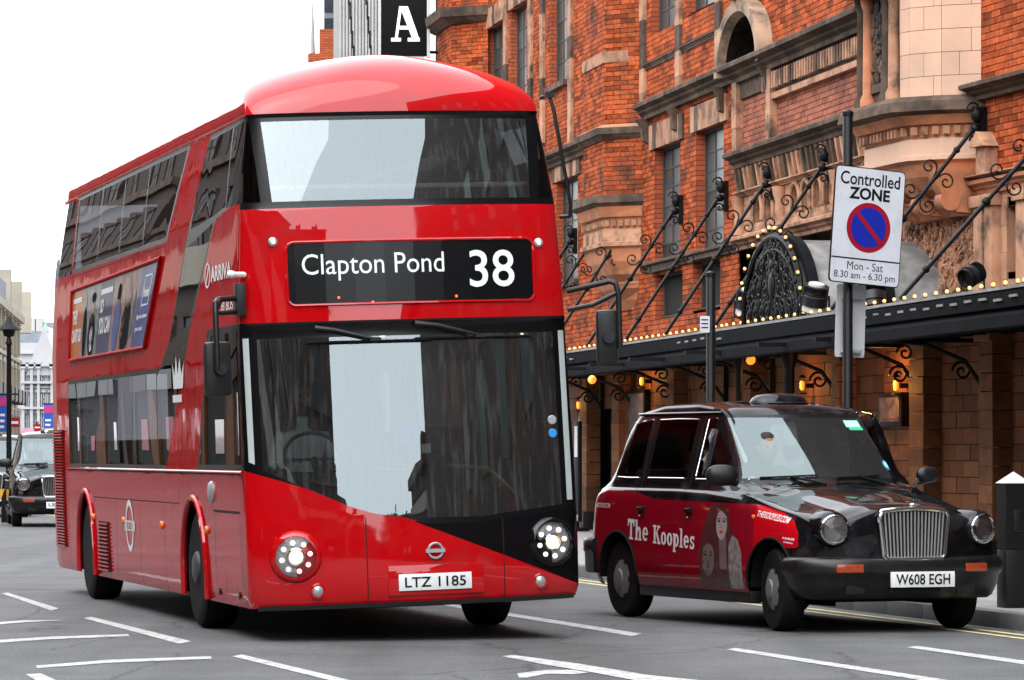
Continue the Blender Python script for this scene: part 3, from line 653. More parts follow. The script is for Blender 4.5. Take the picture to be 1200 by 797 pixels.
# terracotta arcade between the courses
zt_, zb_ = zL3-.02, fa(WA, 950, 268)[1]+.08
au0, au1 = .02, pu1+.10
cols_ = []
arch_px = [(884, 895), (897, 908), (928, 939), (941, 951), (955, 965), (967, 977), (1012, 1022)]
hls = []
for a, b in arch_px:
    u0, u1 = fa(WA, b, 240)[0], fa(WA, a, 240)[0]; r = (u1-u0)/2*.86; uc = (u0+u1)/2; zs_ = zt_-.45-r
    z0_ = zb_+.16; hls.append(archh(uc, r, zs_, z0_)); M_ = 10
    f0 = [(uc+r, 0, z0_)]+[(uc+r*math.cos(math.pi*k/M_), 0, zs_+r*math.sin(math.pi*k/M_)) for k in range(M_+1)]+[(uc-r, 0, z0_)]
    f1 = [(x_, -.28, z_) for x_, y_, z_ in f0]; f2 = [(x_+(uc-x_)*-.12, .025, z_+.03) for x_, y_, z_ in f0]
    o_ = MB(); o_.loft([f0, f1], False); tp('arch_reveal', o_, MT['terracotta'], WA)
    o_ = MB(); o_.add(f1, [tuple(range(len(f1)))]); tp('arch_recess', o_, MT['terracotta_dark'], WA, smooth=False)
    o_ = MB(); o_.tube(f2, .03, 6); tp('arch_moulding', o_, MT['terracotta'], WA)
# fine strips build the arcade face round its openings
course_fill(WA, au0, au1, zb_, zt_, hls, L=.62, Hc=.05, jt=.0012, jit=.0005, name='terracotta_', m=MT['terracotta'])
cornice(WA, au0, au1, zt_-.40, .07, .10, MT['terracotta'], .6, 'string_course')
for k in range(30):
    u = au0+.1+k*(au1-au0)/30; o_ = MB(); o_.prism([(0, zt_-.32), (.05, zt_-.32), (.10, zt_-.02), (0, zt_-.02)], u, u+.09, None, 0); tp('console', o_, rnd.choice(TC2), WA, smooth=False)
for x in (918, 870, 985):
    u = fa(WA, x, 240)[0]; o_ = MB(); o_.lathe([(.11, zb_+.05), (.11, zb_+.12), (.075, zb_+.2), (.07, zt_-.62), (.10, zt_-.52), (.12, zt_-.42)], 14, T((u, .04, 0)), axis='z'); tp('colonette', o_, MT['terracotta'], WA)
# everything else of segment A in brick; above the frame a plain brick face
zTop = 11.6
course_fill(WA, .02, UA_end, 2.7, zTop, holesA+[rect(uT0+.1, uT1-.1, 4.4, 99)], m=MT['brick'])
o_ = MB(); o_.box((.02, -3, zTop), (UA_end, -.02, 19)); tp('upper_wall', o_, MT['brick_far'], WA, smooth=False)
# ---- turret on segment A : faceted plan
def facets(W, plan, z0, z1, m, hol=None, singles=0, band=None):
    for i in range(len(plan)-1):
        a = Vector((plan[i][0], plan[i][1], 0)); b = Vector((plan[i+1][0], plan[i+1][1], 0)); d = (b-a); L_ = d.length; d.normalize(); nn = Vector((-d.y, d.x, 0))
        if nn.y < 0 and abs(nn.y) > 1e-3: nn = -nn
        Mf = W @ Matrix(((d.x, nn.x, 0, a.x), (d.y, nn.y, 0, a.y), (0, 0, 1, 0), (0, 0, 0, 1)))
        course_fill(Mf, 0, L_, z0, z1, (hol or {}).get(i, []), m=m)
def planprism(W, plan, z0, z1, grow0, grow1, m, name, smooth=False):
    cx = sum(p[0] for p in plan)/len(plan)
    def gr(g): return [(p[0]+(g if p[0] > cx else -g), (p[1]+g) if p[1] > .01 else -.05) for p in plan]
    o_ = MB(); o_.loft([[(a, b, z0) for a, b in gr(grow0)], [(a, b, z1) for a, b in gr(grow1)]], True, True); return tp(name, o_, m, W, smooth=smooth)
planT = [(uT0, 0), (uT0+.52, .50), (uT1-.50, .50), (uT1, 0)]
zc0 = fa(WA, 735, 236)[1]
facets(WA, planT, zc0, zTop, MT['brick'])
zband = fa(WA, 735, 150, .4)[1]
planprism(WA, planT, zband-.08, zband+.0, .03, .10, MT['terracotta_dark'], 'turret_cornice'); planprism(WA, planT, zband+.0, zband+.10, .12, .14, MT['terracotta_dark'], 'turret_cornice'); planprism(WA, planT, zband+.10, zband+.16, .14, .03, MT['terracotta'], 'turret_cornice')
zb2 = fa(WA, 735, 57, .4)[1]; planprism(WA, planT, zb2-.09, zb2+.09, .02, .02, MT['terracotta'], 'turret_band')
# corbel: moulded steps narrowing downward
H_ = [(zc0+.04, .20), (zc0-.08, .22), (zc0-.14, .12), (zc0-.30, .06), (zc0-.32, .00), (zc0-.48, -.02), (zc0-.50, .0), (zc0-.68, .0), (zc0-.70, .05), (zc0-.76, .05), (zc0-.80, -.02), (zc0-1.0, -.06), (zc0-1.2, -.16), (zc0-1.32, -.28), (zc0-1.34, -.20), (zc0-1.42, -.24), (zc0-1.6, -.40), (zc0-1.75, -.5)]
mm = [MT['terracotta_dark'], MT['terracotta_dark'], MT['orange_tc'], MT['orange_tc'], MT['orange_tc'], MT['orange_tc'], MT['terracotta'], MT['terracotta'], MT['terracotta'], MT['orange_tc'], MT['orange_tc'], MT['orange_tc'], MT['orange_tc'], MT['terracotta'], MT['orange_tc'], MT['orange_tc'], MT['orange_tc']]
def corbel(W, plan, H_, mm, dz):
    cx = sum(p[0] for p in plan)/len(plan); mxn = max(p[1] for p in plan)
    def gr(g): return [(cx+(p[0]-cx)*(1+g*.55), (p[1]*(1+g/mxn*.95)) if p[1] > .01 else -.05) for p in plan]
    for i in range(len(H_)-1):
        o_ = MB(); o_.loft([[(a, b, H_[i][0]) for a, b in gr(H_[i][1])], [(a, b, H_[i+1][0]) for a, b in gr(H_[i+1][1])]], True, True); tp('corbel_course', o_, mm[i], W, smooth=False)
    # dentils
    g = gr(.0)
    for i in range(len(g)-1):
        a = Vector((*g[i], 0)); b = Vector((*g[i+1], 0)); n_ = int((b-a).length/.12)
        for k in range(n_):
            p = a+(b-a)*(k+.5)/n_; o_ = MB(); o_.cbox((p.x, p.y+.01, dz), (.06, .06, .09)); tp('dentil', o_, MT['terracotta'], W, smooth=False)
corbel(WA, planT, H_, mm, zc0-.40)
# far end turret
ue0 = fa(WA, 572, 100)[0]; planE = [(ue0, 0), (ue0+.7, .62), (ue0+2.6, .62), (ue0+3.3, 0)]
facets(WA, planE, 4, zTop, MT['brick'])
zz = fa(WA, 560, 12, .5)[1]; planprism(WA, planE, zz, zz+.12, .06, .22, MT['terracotta_dark'], 'turret_cornice'); planprism(WA, planE, zz+.12, zz+.3, .25, .28, MT['terracotta_dark'], 'turret_cornice')
# ---- segment B: pale terracotta bay, corbel, orange brick, frieze, window
uS = fa(WB, 1150, 100)[0]
ch = .66
planS = [(uS, 0), (uS+ch*.42, ch*.56), (uS+ch*.95, ch*.95), (uS+ch*1.3, ch), (uS+ch*1.3+1.35, ch), (uS+ch*2.3+1.35, 0)]
zs0 = fa(WB, 1110, 113, .4)[1]; 
# ashlar blocks of the near canted faces
for i in range(3):
    a = Vector((*planS[i], 0)); b = Vector((*planS[i+1], 0)); d = b-a; L_ = d.length; d.normalize(); nn = Vector((-d.y, d.x, 0))
    if nn.y < 0: nn = -nn
    Mf = WB @ Matrix(((d.x, nn.x, 0, a.x), (d.y, nn.y, 0, a.y), (0, 0, 1, 0), (0, 0, 0, 1)))
    zz = zs0; r = 0
    while zz < zs0+2.0:
        bh = .262; cutx = L_*(.55 if r % 2 else .25) if L_ > .3 else L_
        spans = [(0, cutx), (cutx, L_)] if cutx < L_-.05 and (i+r) % 3 else [(0, L_)]
        for p, q in spans:
            o_ = MB(); o_.box((p+.003, -.1, zz+.003), (q-.003, rnd.uniform(-.001, .002), zz+bh-.003)); part('stone_block', o_, MT['ashlar'], theatre, TM(Mf), smooth=False)
        zz += bh; r += 1
planI = [(planS[0][0]+.02, -.05)]+[(p[0]+.01, p[1]-.012) for p in planS[1:-1]]+[(planS[-1][0]-.02, -.05)]
o_ = MB(); o_.loft([[(a, b, zs0-.02) for a, b in planI], [(a, b, zs0+4) for a, b in planI]], True, True); tp('bay_core', o_, MT['terracotta_dark'], WB, smooth=False)
# carved panel on the bay front
u0, u1 = planS[3][0]+.12, planS[4][0]-.12
for u, m_ in ((u0, MT['terracotta']), (u0+.22, MT['terracotta_dark']), (u1-.22, MT['orange_tc']), (u1, MT['terracotta_dark'])):
    o_ = MB(); o_.lathe([(.10, zs0), (.10, zs0+.12), (.07, zs0+.18), (.062, zs0+1.15), (.09, zs0+1.22), (.11, zs0+1.35)], 12, T((u, ch+.03, 0)), axis='z'); tp('colonette', o_, m_, WB)
o_ = MB(); o_.box((u0+.12, ch-.02, zs0+.18), (u1-.12, ch+.03, zs0+.28)); o_.box((u0-.1, ch-.02, zs0+1.32), (u1+.2, ch+.22, zs0+1.5)); o_.box((u0-.12, ch-.02, zs0+1.5), (u1+.3, ch+.3, zs0+1.58)); tp('panel_frame', o_, MT['terracotta_dark'], WB)
o_ = MB()
for k in range(110): o_.sphere((rnd.uniform(u0+.2, u1-.2), ch+.005, rnd.uniform(zs0+.32, zs0+1.2)), (rnd.uniform(.02, .06), .03, rnd.uniform(.02, .07)), 6, 4)
tp('panel_carving', o_, MT['terracotta_dark'], WB, kind='stuff')
zcB = zs0
Hs = [(zcB+.03, .16), (zcB-.03, .24), (zcB-.14, .26), (zcB-.18, .14), (zcB-.28, .06), (zcB-.30, -.02), (zcB-.42, -.06), (zcB-.44, -.03), (zcB-.62, -.03), (zcB-.63, .02), (zcB-.68, .02), (zcB-.72, -.06), (zcB-.86, -.12), (zcB-1.0, -.25), (zcB-1.08, -.42), (zcB-1.12, -.36), (zcB-1.2, -.45), (zcB-1.3, -.58)]
mS = [MT['terracotta_dark'], MT['terracotta_dark'], MT['terracotta_dark'], MT['orange_tc'], MT['orange_tc'], MT['orange_tc'], MT['terracotta'], MT['ashlar'], MT['ashlar'], MT['ashlar'], MT['orange_tc'], MT['orange_tc'], MT['orange_tc'], MT['orange_tc'], MT['terracotta'], MT['orange_tc'], MT['orange_tc'], MT['orange_tc']]
corbel(WB, planS, Hs, mS, zcB-.35)
# scroll consoles under the corbel
for uu in (uS+.2, uS+1.0, uS+1.8):
    o_ = MB(); pr_ = [(0, zcB-1.3), (.25, zcB-1.28), (.42, zcB-1.1), (.50, zcB-.95), (.55, zcB-.8), (0, zcB-.8)]; o_.prism(pr_, uu-.1, uu+.1, None, 0); o_.lathe([(.12, -.11), (.12, .11)], 14, T((uu, .33, zcB-1.15)), axis='x'); tp('scroll_console', o_, MT['orange_tc'], WB)
zfr = fa(WB, 1120, 228)[1]
holesB.append(rect(uS+.3, 5, zcB, 99))
zwB0, zwB1 = fa(WB, 1190, 322)[1], fa(WB, 1190, 240)[1]
wq = wspan(WB, 1180, 1197, 240, 318); window(WB, *wq, rows=3, cols=1, depth=.25, jamb=MT['terracotta'], gl=MT['dark_opening']); holesB.append(rect(*wq))
cornice(WB, -7.0, uS+.1, fa(WB, 1175, 112)[1], .18, .24, MT['terracotta_dark'], .55)
cornice(WB, -7.0, -.02, zfr-.06, .16, .14, MT['orange_tc'], .7); cornice(WB, -7.0, -.02, zfr+.10, .05, .18, MT['terracotta'], .7)
course_fill(WB, UB_end, -.02, zfr+.12, 7.9, holesB, m=MT['brick'], singles=290)
# terracotta piers and frieze below
pierx = [(1150, 1160), (1163, 1172), (1200, 1212)]
ff0, ff1 = 2.75, zfr-.06
course_fill(WB, UB_end, fa(WB, 1148, 250)[0], ff0, ff1, [rect(*wq)], L=.5, Hc=.3, jt=.004, jit=.002, name='terracotta_', m=MT['terracotta'])
for xa, xb in pierx:
    u0, u1 = fa(WB, xb, 250)[0], fa(WB, xa, 250)[0]; o_ = MB(); o_.box((u0, -.02, ff0), (u1, .10, ff1-.05)); o_.box((u0-.04, -.02, ff1-.15), (u1+.04, .14, ff1-.02)); tp('pilaster', o_, MT['terracotta'], WB, bevel=.01)
o_ = MB(); o_.box((fa(WB, 1148, 250)[0], -.06, ff0), (-.0, -.03, ff1)); tp('frieze_ground', o_, MT['terracotta'], WB)
o_ = MB(); fu0 = fa(WB, 1147, 250)[0]
for k in range(900):
    s = rnd.uniform(.02, .05); u = rnd.uniform(fu0, -.05); z = rnd.uniform(ff0+.1, ff1-.05)
    if rnd.random() < .5: o_.sphere((u, -.02, z), (s*.7, .04, s*1.3), 6, 4)
    else: o_.tube([(u, -.02, z), (u+rnd.uniform(-.08, .08), .015, z+rnd.uniform(.02, .1)), (u+rnd.uniform(-.1, .1), -.02, z+rnd.uniform(.08, .18))], s*.35, 5)
tp('carved_frieze', o_, [MT['terracotta']], WB, kind='stuff')
o_ = MB(); u_ = fa(WB, 1163, 215)[0]; z_ = fa(WB, 1163, 240)[1]; o_.box((u_-.15, -.02, zfr+.15), (u_+.15, .14, zfr+.45)); o_.prism([(u_-.2, zfr+.45), (u_+.2, zfr+.45), (u_, zfr+.62)], -.02, .2, None, 1); tp('small_pediment', o_, MT['terracotta'], WB)
o_ = MB(); o_.box((UB_end-1, -3, 7.9), (-.02, -.02, 19)); tp('upper_wall', o_, MT['brick_far'], WB, smooth=False)
# rest of the theatre toward the camera (seen only in reflections)
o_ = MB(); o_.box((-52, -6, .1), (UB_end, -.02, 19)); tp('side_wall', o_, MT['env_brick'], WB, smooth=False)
o_ = MB(); o_.box((.02, -12, .1), (UA_end+3, -3.0, 21)); tp('main_block', o_, MT['brick_far'], WA, smooth=False)
o_ = MB(); o_.box((.02, -3.0, .1), (UA_end+3.0, -.42, 11.6)); tp('wall_core', o_, MT['mortar'], WA, smooth=False)
o_ = MB(); o_.box((UB_end, -3.0, .1), (-.02, -.42, 7.9)); tp('wall_core', o_, MT['mortar'], WB, smooth=False)
for k in range(9):
    for z in (4.2, 7.6, 10.4):
        wf = MB(); u = -9-k*3.6; wf.box((u, -.02, z), (u+1.3, .02, z+2.0)); f_ = tp('window', wf, MT['terracotta_dark'], WB, smooth=False)
        p = MB(); p.box((u+.1, .0, z+.1), (u+1.2, .03, z+1.9)); part('pane', p, MT['old_glass'], f_, smooth=False)
# ---- lower wall under the canopy: stone blocks
doorsA = []
def addD(W, hs_, xa, xb, yt, yb):
    q = wspan(W, xa, xb, yt, yb); hs_.append(rect(*q)); return q
hl = []; 
dq = addD(WA, hl, 697, 716, 482, 640)
pq = addD(WA, hl, 1000, 1001, 482, 483)
course_fill(WA, .02, 24, .42, 2.95, [rect(*dq)], L=.52, Hc=.212, jt=.010, jit=.008, name='stone', m=MT['block'], singles=150)
course_fill(WB, -6.5, -.02, .42, 2.9, [], L=.46, Hc=.186, jt=.010, jit=.008, name='stone', m=MT['block'], singles=150)
for W, a, b in ((WA, .0, 24), (WB, -7, 0)):
    o_ = MB(); o_.box((a, -.3, .1), (b, .07, .42)); tp('plinth', o_, MT['granite_base'], W, smooth=False)
# stone piers standing proud
for W, x, wd in ((WB, 1162, .42), (WB, 1080, .5), (WA, 985, .4), (WA, 880, .5), (WA, 790, .6), (WA, 726, .6), (WA, 688, .6)):
    u = fa(W, x, 500, .15)[0]; zz = .42; 
    while zz < 2.9:
        o_ = MB(); o_.box((u-wd/2+.004, -.02, zz+.004), (u+wd/2-.004, .22+rnd.uniform(-.004, .004), zz+.20)); part('stone_block', o_, MT['block'], theatre, TM(W), smooth=False, bevel=.008); zz += .206
    o_ = MB(); o_.box((u-wd/2-.05, -.02, .1), (u+wd/2+.05, .28, .42)); tp('pier_base', o_, MT['granite_base'], W, bevel=.01); o_ = MB(); o_.box((u-wd/2-.04, -.02, 2.62), (u+wd/2+.04, .27, 2.78)); tp('pier_cap', o_, MT['block'], W, bevel=.01)
# door
u0, u1, z0, z1 = dq; o_ = MB(); o_.box((u0, -.3, .13), (u1, -.24, z1)); dr = tp('door', o_, MT['interior_dark'], WA)
for k in (0, 1):
    for r in range(3):
        p = MB(); a = u0+(u1-u0)*(k+.08)/2; b = u0+(u1-u0)*(k+.92)/2; p.box((a, -.235, .3+r*.6), (b, -.22, .82+r*.6)); part('door_panel', p, MT['dark_opening'], dr, bevel=.01)
o_ = MB(); o_.box(((u0+u1)/2-.03, -.22, 1.1), ((u0+u1)/2+.03, -.15, 1.35)); part('handle', o_, MT['pole_gold'], dr, bevel=.01)
# poster cases and the lamp niche
def poster(W, xa, xb, yt, yb, label):
    u0, u1, z0, z1 = wspan(W, xa, xb, yt, yb, .1); t_ = thing('poster_case', label, 'poster case', W @ T(((u0+u1)/2, .10, (z0+z1)/2)), 'framed poster cases on the theatre wall'); w2, h2 = (u1-u0)/2, (z1-z0)/2
    o_ = MB(); o_.box((-w2, -.10, -h2), (w2, .0, h2)); part('case', o_, MT['iron'], t_, bevel=.01)
    o_ = MB(); o_.box((-w2+.06, .0, -h2+.06), (w2-.06, .006, h2-.06)); part('poster', o_, mat('poster paper', (.10, .07, .06), rough=.35, noise_=.9, scale=6), t_)
    o_ = MB(); o_.box((-w2*.6, .006, -h2*.62), (w2*.6, .010, -h2*.5)); part('poster_line', o_, MT['block'], t_)
poster(WA, 731, 755, 457, 530, 'tall framed poster on the wall above the rear of the advert taxi')
poster(WA, 677, 691, 487, 560, 'narrow dark poster case beside the bus, left of the theatre door')
poster(WB, 1029, 1056, 460, 500, 'small black framed case on the stone wall under the right orange lantern')

# ================================================================== CANOPY
ZC = 2.95
def edgept(px, py): 
    Y = (ZC-EYE)*F/(HY-py); return Vector(((px-CX)*Y/F, Y, 0))
E1, E2, E3 = edgept(1193, 333), edgept(846, 384.5), edgept(673, 410.5)
E0 = E1+(E1-E2).normalized()*9; E4 = E3+(E3-E2).normalized()*9
def foot(W, p): q = W.inverted() @ p; return W @ Vector((q.x, 0, 0))
canopy = thing('canopy', 'long black iron theatre canopy with a rim of lit bulbs and an arched scrollwork porch', 'canopy', T(E2))
CI = canopy.matrix_basis.inverted()
def cp(name, mb_, m, M=I4, **k): return part(name, mb_, m, canopy, CI @ M, **k)
edge = [E0, E1, E2, E3, E4]; wall = [foot(WB, E0), foot(WB, E1), KP.copy(), foot(WA, E3), foot(WA, E4)]
def up(p, z): return Vector((p.x, p.y, z))
def toward(p, q, d): v = (q-p); v.z = 0; return p+v.normalized()*d
mb = MB()
mb.loft([[up(a, ZC-.06) for a in edge], [up(b, ZC+.10) for b in wall]], False); mb.loft([[up(a, ZC-.14) for a in edge], [up(b, ZC-.10) for b in wall]], False); cp('canopy_roof', mb, MT['canopy_top'], smooth=False)
def sweep(prof, name, m, e=edge, w_=wall, kind=None):
    loops = []
    for d, z in prof: loops.append([up(toward(p, q, d), ZC+z) for p, q in zip(e, w_)])
    o_ = MB(); n_ = len(e)
    for i in range(n_-1):
        l0 = [loops[k][i] for k in range(len(loops))]; l1 = [loops[k][i+1] for k in range(len(loops))]
        o_.loft([l0, l1], True, True)
    return cp(name, o_, m, smooth=False)
sweep([(-.03, -.20), (-.04, -.06), (-.02, -.03), (.05, -.03), (.05, -.22)], 'fascia', MT['canopy_black'])
sweep([(.02, -.40), (-.02, -.38), (-.02, -.27), (.04, -.20), (.12, -.20), (.10, -.38)], 'fascia', MT['canopy_black'])
sweep([(-.05, -.035), (-.05, -.005), (.08, -.005), (.08, -.035)], 'rim', MT['lead'])
sweep([(.30, -.02), (.30, .03), (.36, .03), (.36, -.02)], 'rail', MT['canopy_black'])
glint = MB().box((-.11, -.012, -.012), (.11, .012, .012)).mesh('glint_plate', MT['lead'], smooth=False)  # small grey plates standing in for highlights along the canopy edge
for i in range(4):
    a, b, c_, d_ = edge[i], edge[i+1], wall[i], wall[i+1]; L_ = (b-a).length; ang2 = math.atan2((b-a).y, (b-a).x)
    for k in range(int(L_/.5)):
        p = toward(a+(b-a)*(k*.5/L_), c_, -.045)
        if 33 < p.y < 60: part('glint_plate', glint, None, canopy, CI @ T(up(p, ZC-.115+rnd.uniform(-.02, .02))) @ Rz(ang2))
# bulbs
def seglen(): return sum((edge[i+1]-edge[i]).length for i in range(4))
tot = 0; bl = MB(); bl.sphere((0, 0, .03), .020, 10, 8); blm = bl.mesh('bulb', MT['bulb']); cr_ = MB(); cr_.sphere((0, 0, .036), .024, 8, 6)
hol = MB(); hol.lathe([(.02, -.02), (.024, 0), (.02, .01)], 8, axis='z'); holm = hol.mesh('bulb_holder', MT['iron'])
arch_c = edgept(905, 376)
for i in range(4):
    a, b = edge[i], edge[i+1]; L_ = (b-a).length; k = 0
    while k*.40 < L_:
        p = a+(b-a)*(k*.40/L_); k += 1
        p = up(p, ZC+.0)
        if abs((p-arch_c).length) < 1.62 or p.y < 33.5 or p.y > 60: continue
        part('bulb', blm, None, canopy, CI @ T(p)); part('bulb_holder', holm, None, canopy, CI @ T(p))
# glazing bars on the canopy roof and joists beneath
for i in range(4):
    a, b, c, d = edge[i], edge[i+1], wall[i], wall[i+1]; n_ = max(2, int((b-a).length/1.0))
    for k in range(n_):
        t_ = k/n_; p = a+(b-a)*t_; q = c+(d-c)*t_
        o_ = MB(); o_.tube([up(p, ZC-.03), up(q, ZC+.13)], .025, 5); o_.tube([up(toward(p, q, .1), ZC-.28), up(q, ZC-.22)], .035, 5); cp('joist', o_, MT['canopy_black'])
def spiral(c, r0, turns, u, v, r=.012, s=1, n_=26, start=0.0):
    return [Vector(c)+Vector(u)*(r0*(1-.86*k/n_)*math.cos(start+s*2*math.pi*turns*k/n_))+Vector(v)*(r0*(1-.86*k/n_)*math.sin(start+s*2*math.pi*turns*k/n_)) for k in range(n_+1)]
# tie rods with scrolls
zr = fa(WA, 853, 232)[1]
EdgeA = (E2, E3); EdgeB = (E1, E2)
def rod_at(W, u, near, zr=zr):
    top = W @ Vector((u, 0, zr)); nrm = (W.to_3x3() @ Vector((0, 1, 0)))
    best = None
    for i in range(4):
        a, b = edge[i], edge[i+1]; d = b-a; den = nrm.x*d.y-nrm.y*d.x
        if abs(den) < 1e-9: continue
        w0 = a-Vector((top.x, top.y, 0)); t1 = (w0.x*d.y-w0.y*d.x)/den; t2 = (w0.x*nrm.y-w0.y*nrm.x)/den
        if -.001 <= t2 <= 1.001 and t1 > 0: best = Vector((top.x, top.y, 0))+nrm*t1
    if best is None: return
    bot = up(best, ZC+.03); tt = W @ Vector((u, .14, zr))
    o_ = MB(); o_.tube([tt, bot], .024, 8); r_ = cp('tie_rod', o_, MT['iron'])
    e_ = (bot-tt).normalized(); hz = Vector((nrm.x, nrm.y, 0)); upv = Vector((0, 0, 1)); pv = hz*(-e_.z)+upv*e_.dot(hz)
    if pv.z < 0: pv = -pv
    M0 = tt+(bot-tt)*.5; o_ = MB()
    o_.sphere(M0, .05, 8, 6); o_.sphere(tt+(bot-tt)*.12, .04, 8, 6); o_.sphere(tt+(bot-tt)*.85, .04, 8, 6)
    part('rod_knot', o_, MT['iron'], r_, r_.matrix_basis.inverted() @ (CI))
    for sgn in (1, -1):
        for sd in (1, -1):
            cc = tt+(bot-tt)*(.32+.0*sd)+e_*(sd*.17)+pv*(sgn*.13); o_ = MB(); o_.tube(spiral(cc, .10, 1.35, e_, pv, s=sgn*sd, start=-sgn*1.5), .010, 5); o_.tube([cc-pv*sgn*.13-e_*sd*.12, cc-pv*sgn*.10], .010, 5); part('rod_scroll', o_, MT['iron'], r_, r_.matrix_basis.inverted() @ CI)
    # anchor
    o_ = MB(); o_.box((u-.05, 0, zr-.20), (u+.05, .07, zr+.24), W); o_.sphere(W @ Vector((u, .10, zr+.15)), (.07, .07, .09), 10, 8); o_.sphere(W @ Vector((u, .12, zr)), .06, 8, 6)
    o_.tube(spiral(W @ Vector((u, .14, zr+.22)), .08, 1.3, W.to_3x3() @ Vector((0, 1, 0)), (0, 0, 1)), .012, 5); o_.tube(spiral(W @ Vector((u, .12, zr-.14)), .07, 1.3, W.to_3x3() @ Vector((0, 1, 0)), (0, 0, 1)), .012, 5); cp('rod_anchor', o_, MT['iron'])
for x, W in ((975, WA), (908, WA), (853, WA), (800, WA), (745, WA), (708, WA), (676, WA), (650, WA), (1155, WB)):
    n0 = .0
    rod_at(W, fa(W, x, 240)[0], None)
ur = fa(WB, 1155, 150)[0]; rod_at(WB, ur-2.9, None)
# arched porch: vault, ribs, scrollwork grille, bulbs
ed = (E2-E1).normalized(); inn = Vector((ed.y, -ed.x, 0)); 
if inn.x < 0: inn = -inn
AC = up(arch_c, ZC); PR, PH = 1.52, .98
AM = Matrix(((ed.x, -inn.x, 0, AC.x), (ed.y, -inn.y, 0, AC.y), (0, 0, 1, AC.z), (0, 0, 0, 1)))   # local x along edge away, y out, z up
def el(a, r, h, y): return (r*math.cos(a), y, h*math.sin(a))
ang_ = [math.pi*k/28 for k in range(29)]
o_ = MB(); o_.loft([[el(a, PR*.93, PH*.97, -.12) for a in ang_], [el(a, PR*.93, PH*.97, -2.15) for a in ang_]], False); cp('vault', o_, MT['lead'], AM)
for y0, y1 in ((-.10, -.22), (-1.0, -1.1), (-2.0, -2.12)):
    o_ = MB(); o_.loft([[el(a, PR*.93, PH*.97, y0) for a in ang_], [el(a, PR*1.0, PH*1.03, y0) for a in ang_], [el(a, PR*1.0, PH*1.03, y1) for a in ang_], [el(a, PR*.93, PH*.97, y1) for a in ang_]], False); cp('vault_rib', o_, MT['canopy_black'], AM)
o_ = MB(); o_.add([el(a, PR*.9, PH*.94, -.5) for a in ang_], [tuple(range(29))]); cp('vault_glass', o_, mat('pale grey glazing', (.25, .26, .26), rough=.4), AM)
o_ = MB(); o_.tube([el(a, PR, PH*1.02, .0) for a in ang_], .035, 6); o_.tube([el(a, PR*.84, PH*.86, .0) for a in ang_], .018, 6); gr_ = cp('grille_frame', o_, MT['iron'], AM)
k = 0
for a in [math.pi*(k+.5)/17 for k in range(17)]:
    p = Vector(el(a, PR*1.06, PH*1.09, .04)); part('bulb', blm, None, canopy, CI @ AM @ T(p)); part('bulb_holder', holm, None, canopy, CI @ AM @ T(p))
X, Z = (1, 0, 0), (0, 0, 1)
def scroll(cx, cz, r, s=1, st=0, th=.016, turns=1.5):
    o_ = MB(); o_.tube([Vector((p.x, 0, p.z)) for p in spiral((cx, 0, cz), r, turns, X, Z, s=s, start=st, n_=22)], th, 5); o_.sphere((cx, 0, cz), th*1.8, 6, 5); part('scroll', o_, MT['iron'], gr_)
for s in (-1, 1):
    for cx, cz, r in ((.25, .12, .13), (.55, .14, .15), (.90, .14, .16), (1.22, .12, .13), (.35, .38, .13), (.70, .42, .16), (1.02, .40, .13), (.22, .62, .10), (.52, .68, .12), (.80, .64, .08), (1.25, .32, .08), (.10, .86, .08), (.34, .86, .07)):
        scroll(s*cx, cz, r, s, 0 if (cx*10) % 2 else math.pi)
        scroll(s*(cx-.10), cz+.09, r*.6, -s, 1.5, .012)
    o_ = MB(); o_.tube([(s*.18, 0, 0), (s*.22, 0, .4), (s*.16, 0, .72), (s*.3, 0, .9)], .018, 5); o_.tube([(s*.75, 0, 0), (s*.62, 0, .3), (s*.66, 0, .6), (s*.5, 0, .82)], .016, 5); part('grille_bar', o_, MT['iron'], gr_)
for x in [-1.35+.15*k for k in range(19)]:
    o_ = MB(); h = PH*.86*math.sqrt(max(0, 1-(x/(PR*.84))**2)) if abs(x) < PR*.84 else 0
    if h > .15 and abs(x) > .3 or h > .15 and abs(x) < .1: o_.tube([(x, -.01, 0), (x, -.01, min(h, .34+.1*math.sin(x*9)))], .012, 5); part('grille_bar', o_, MT['iron'], gr_)
o_ = MB(); o_.sphere((0, .01, .42), (.13, .03, .16), 12, 8); o_.sphere((0, .01, .64), (.08, .03, .08), 10, 6); o_.sphere((-.09, .01, .56), (.06, .02, .06), 8, 6); o_.sphere((.09, .01, .56), (.06, .02, .06), 8, 6); part('grille_crest', o_, MT['iron'], gr_)
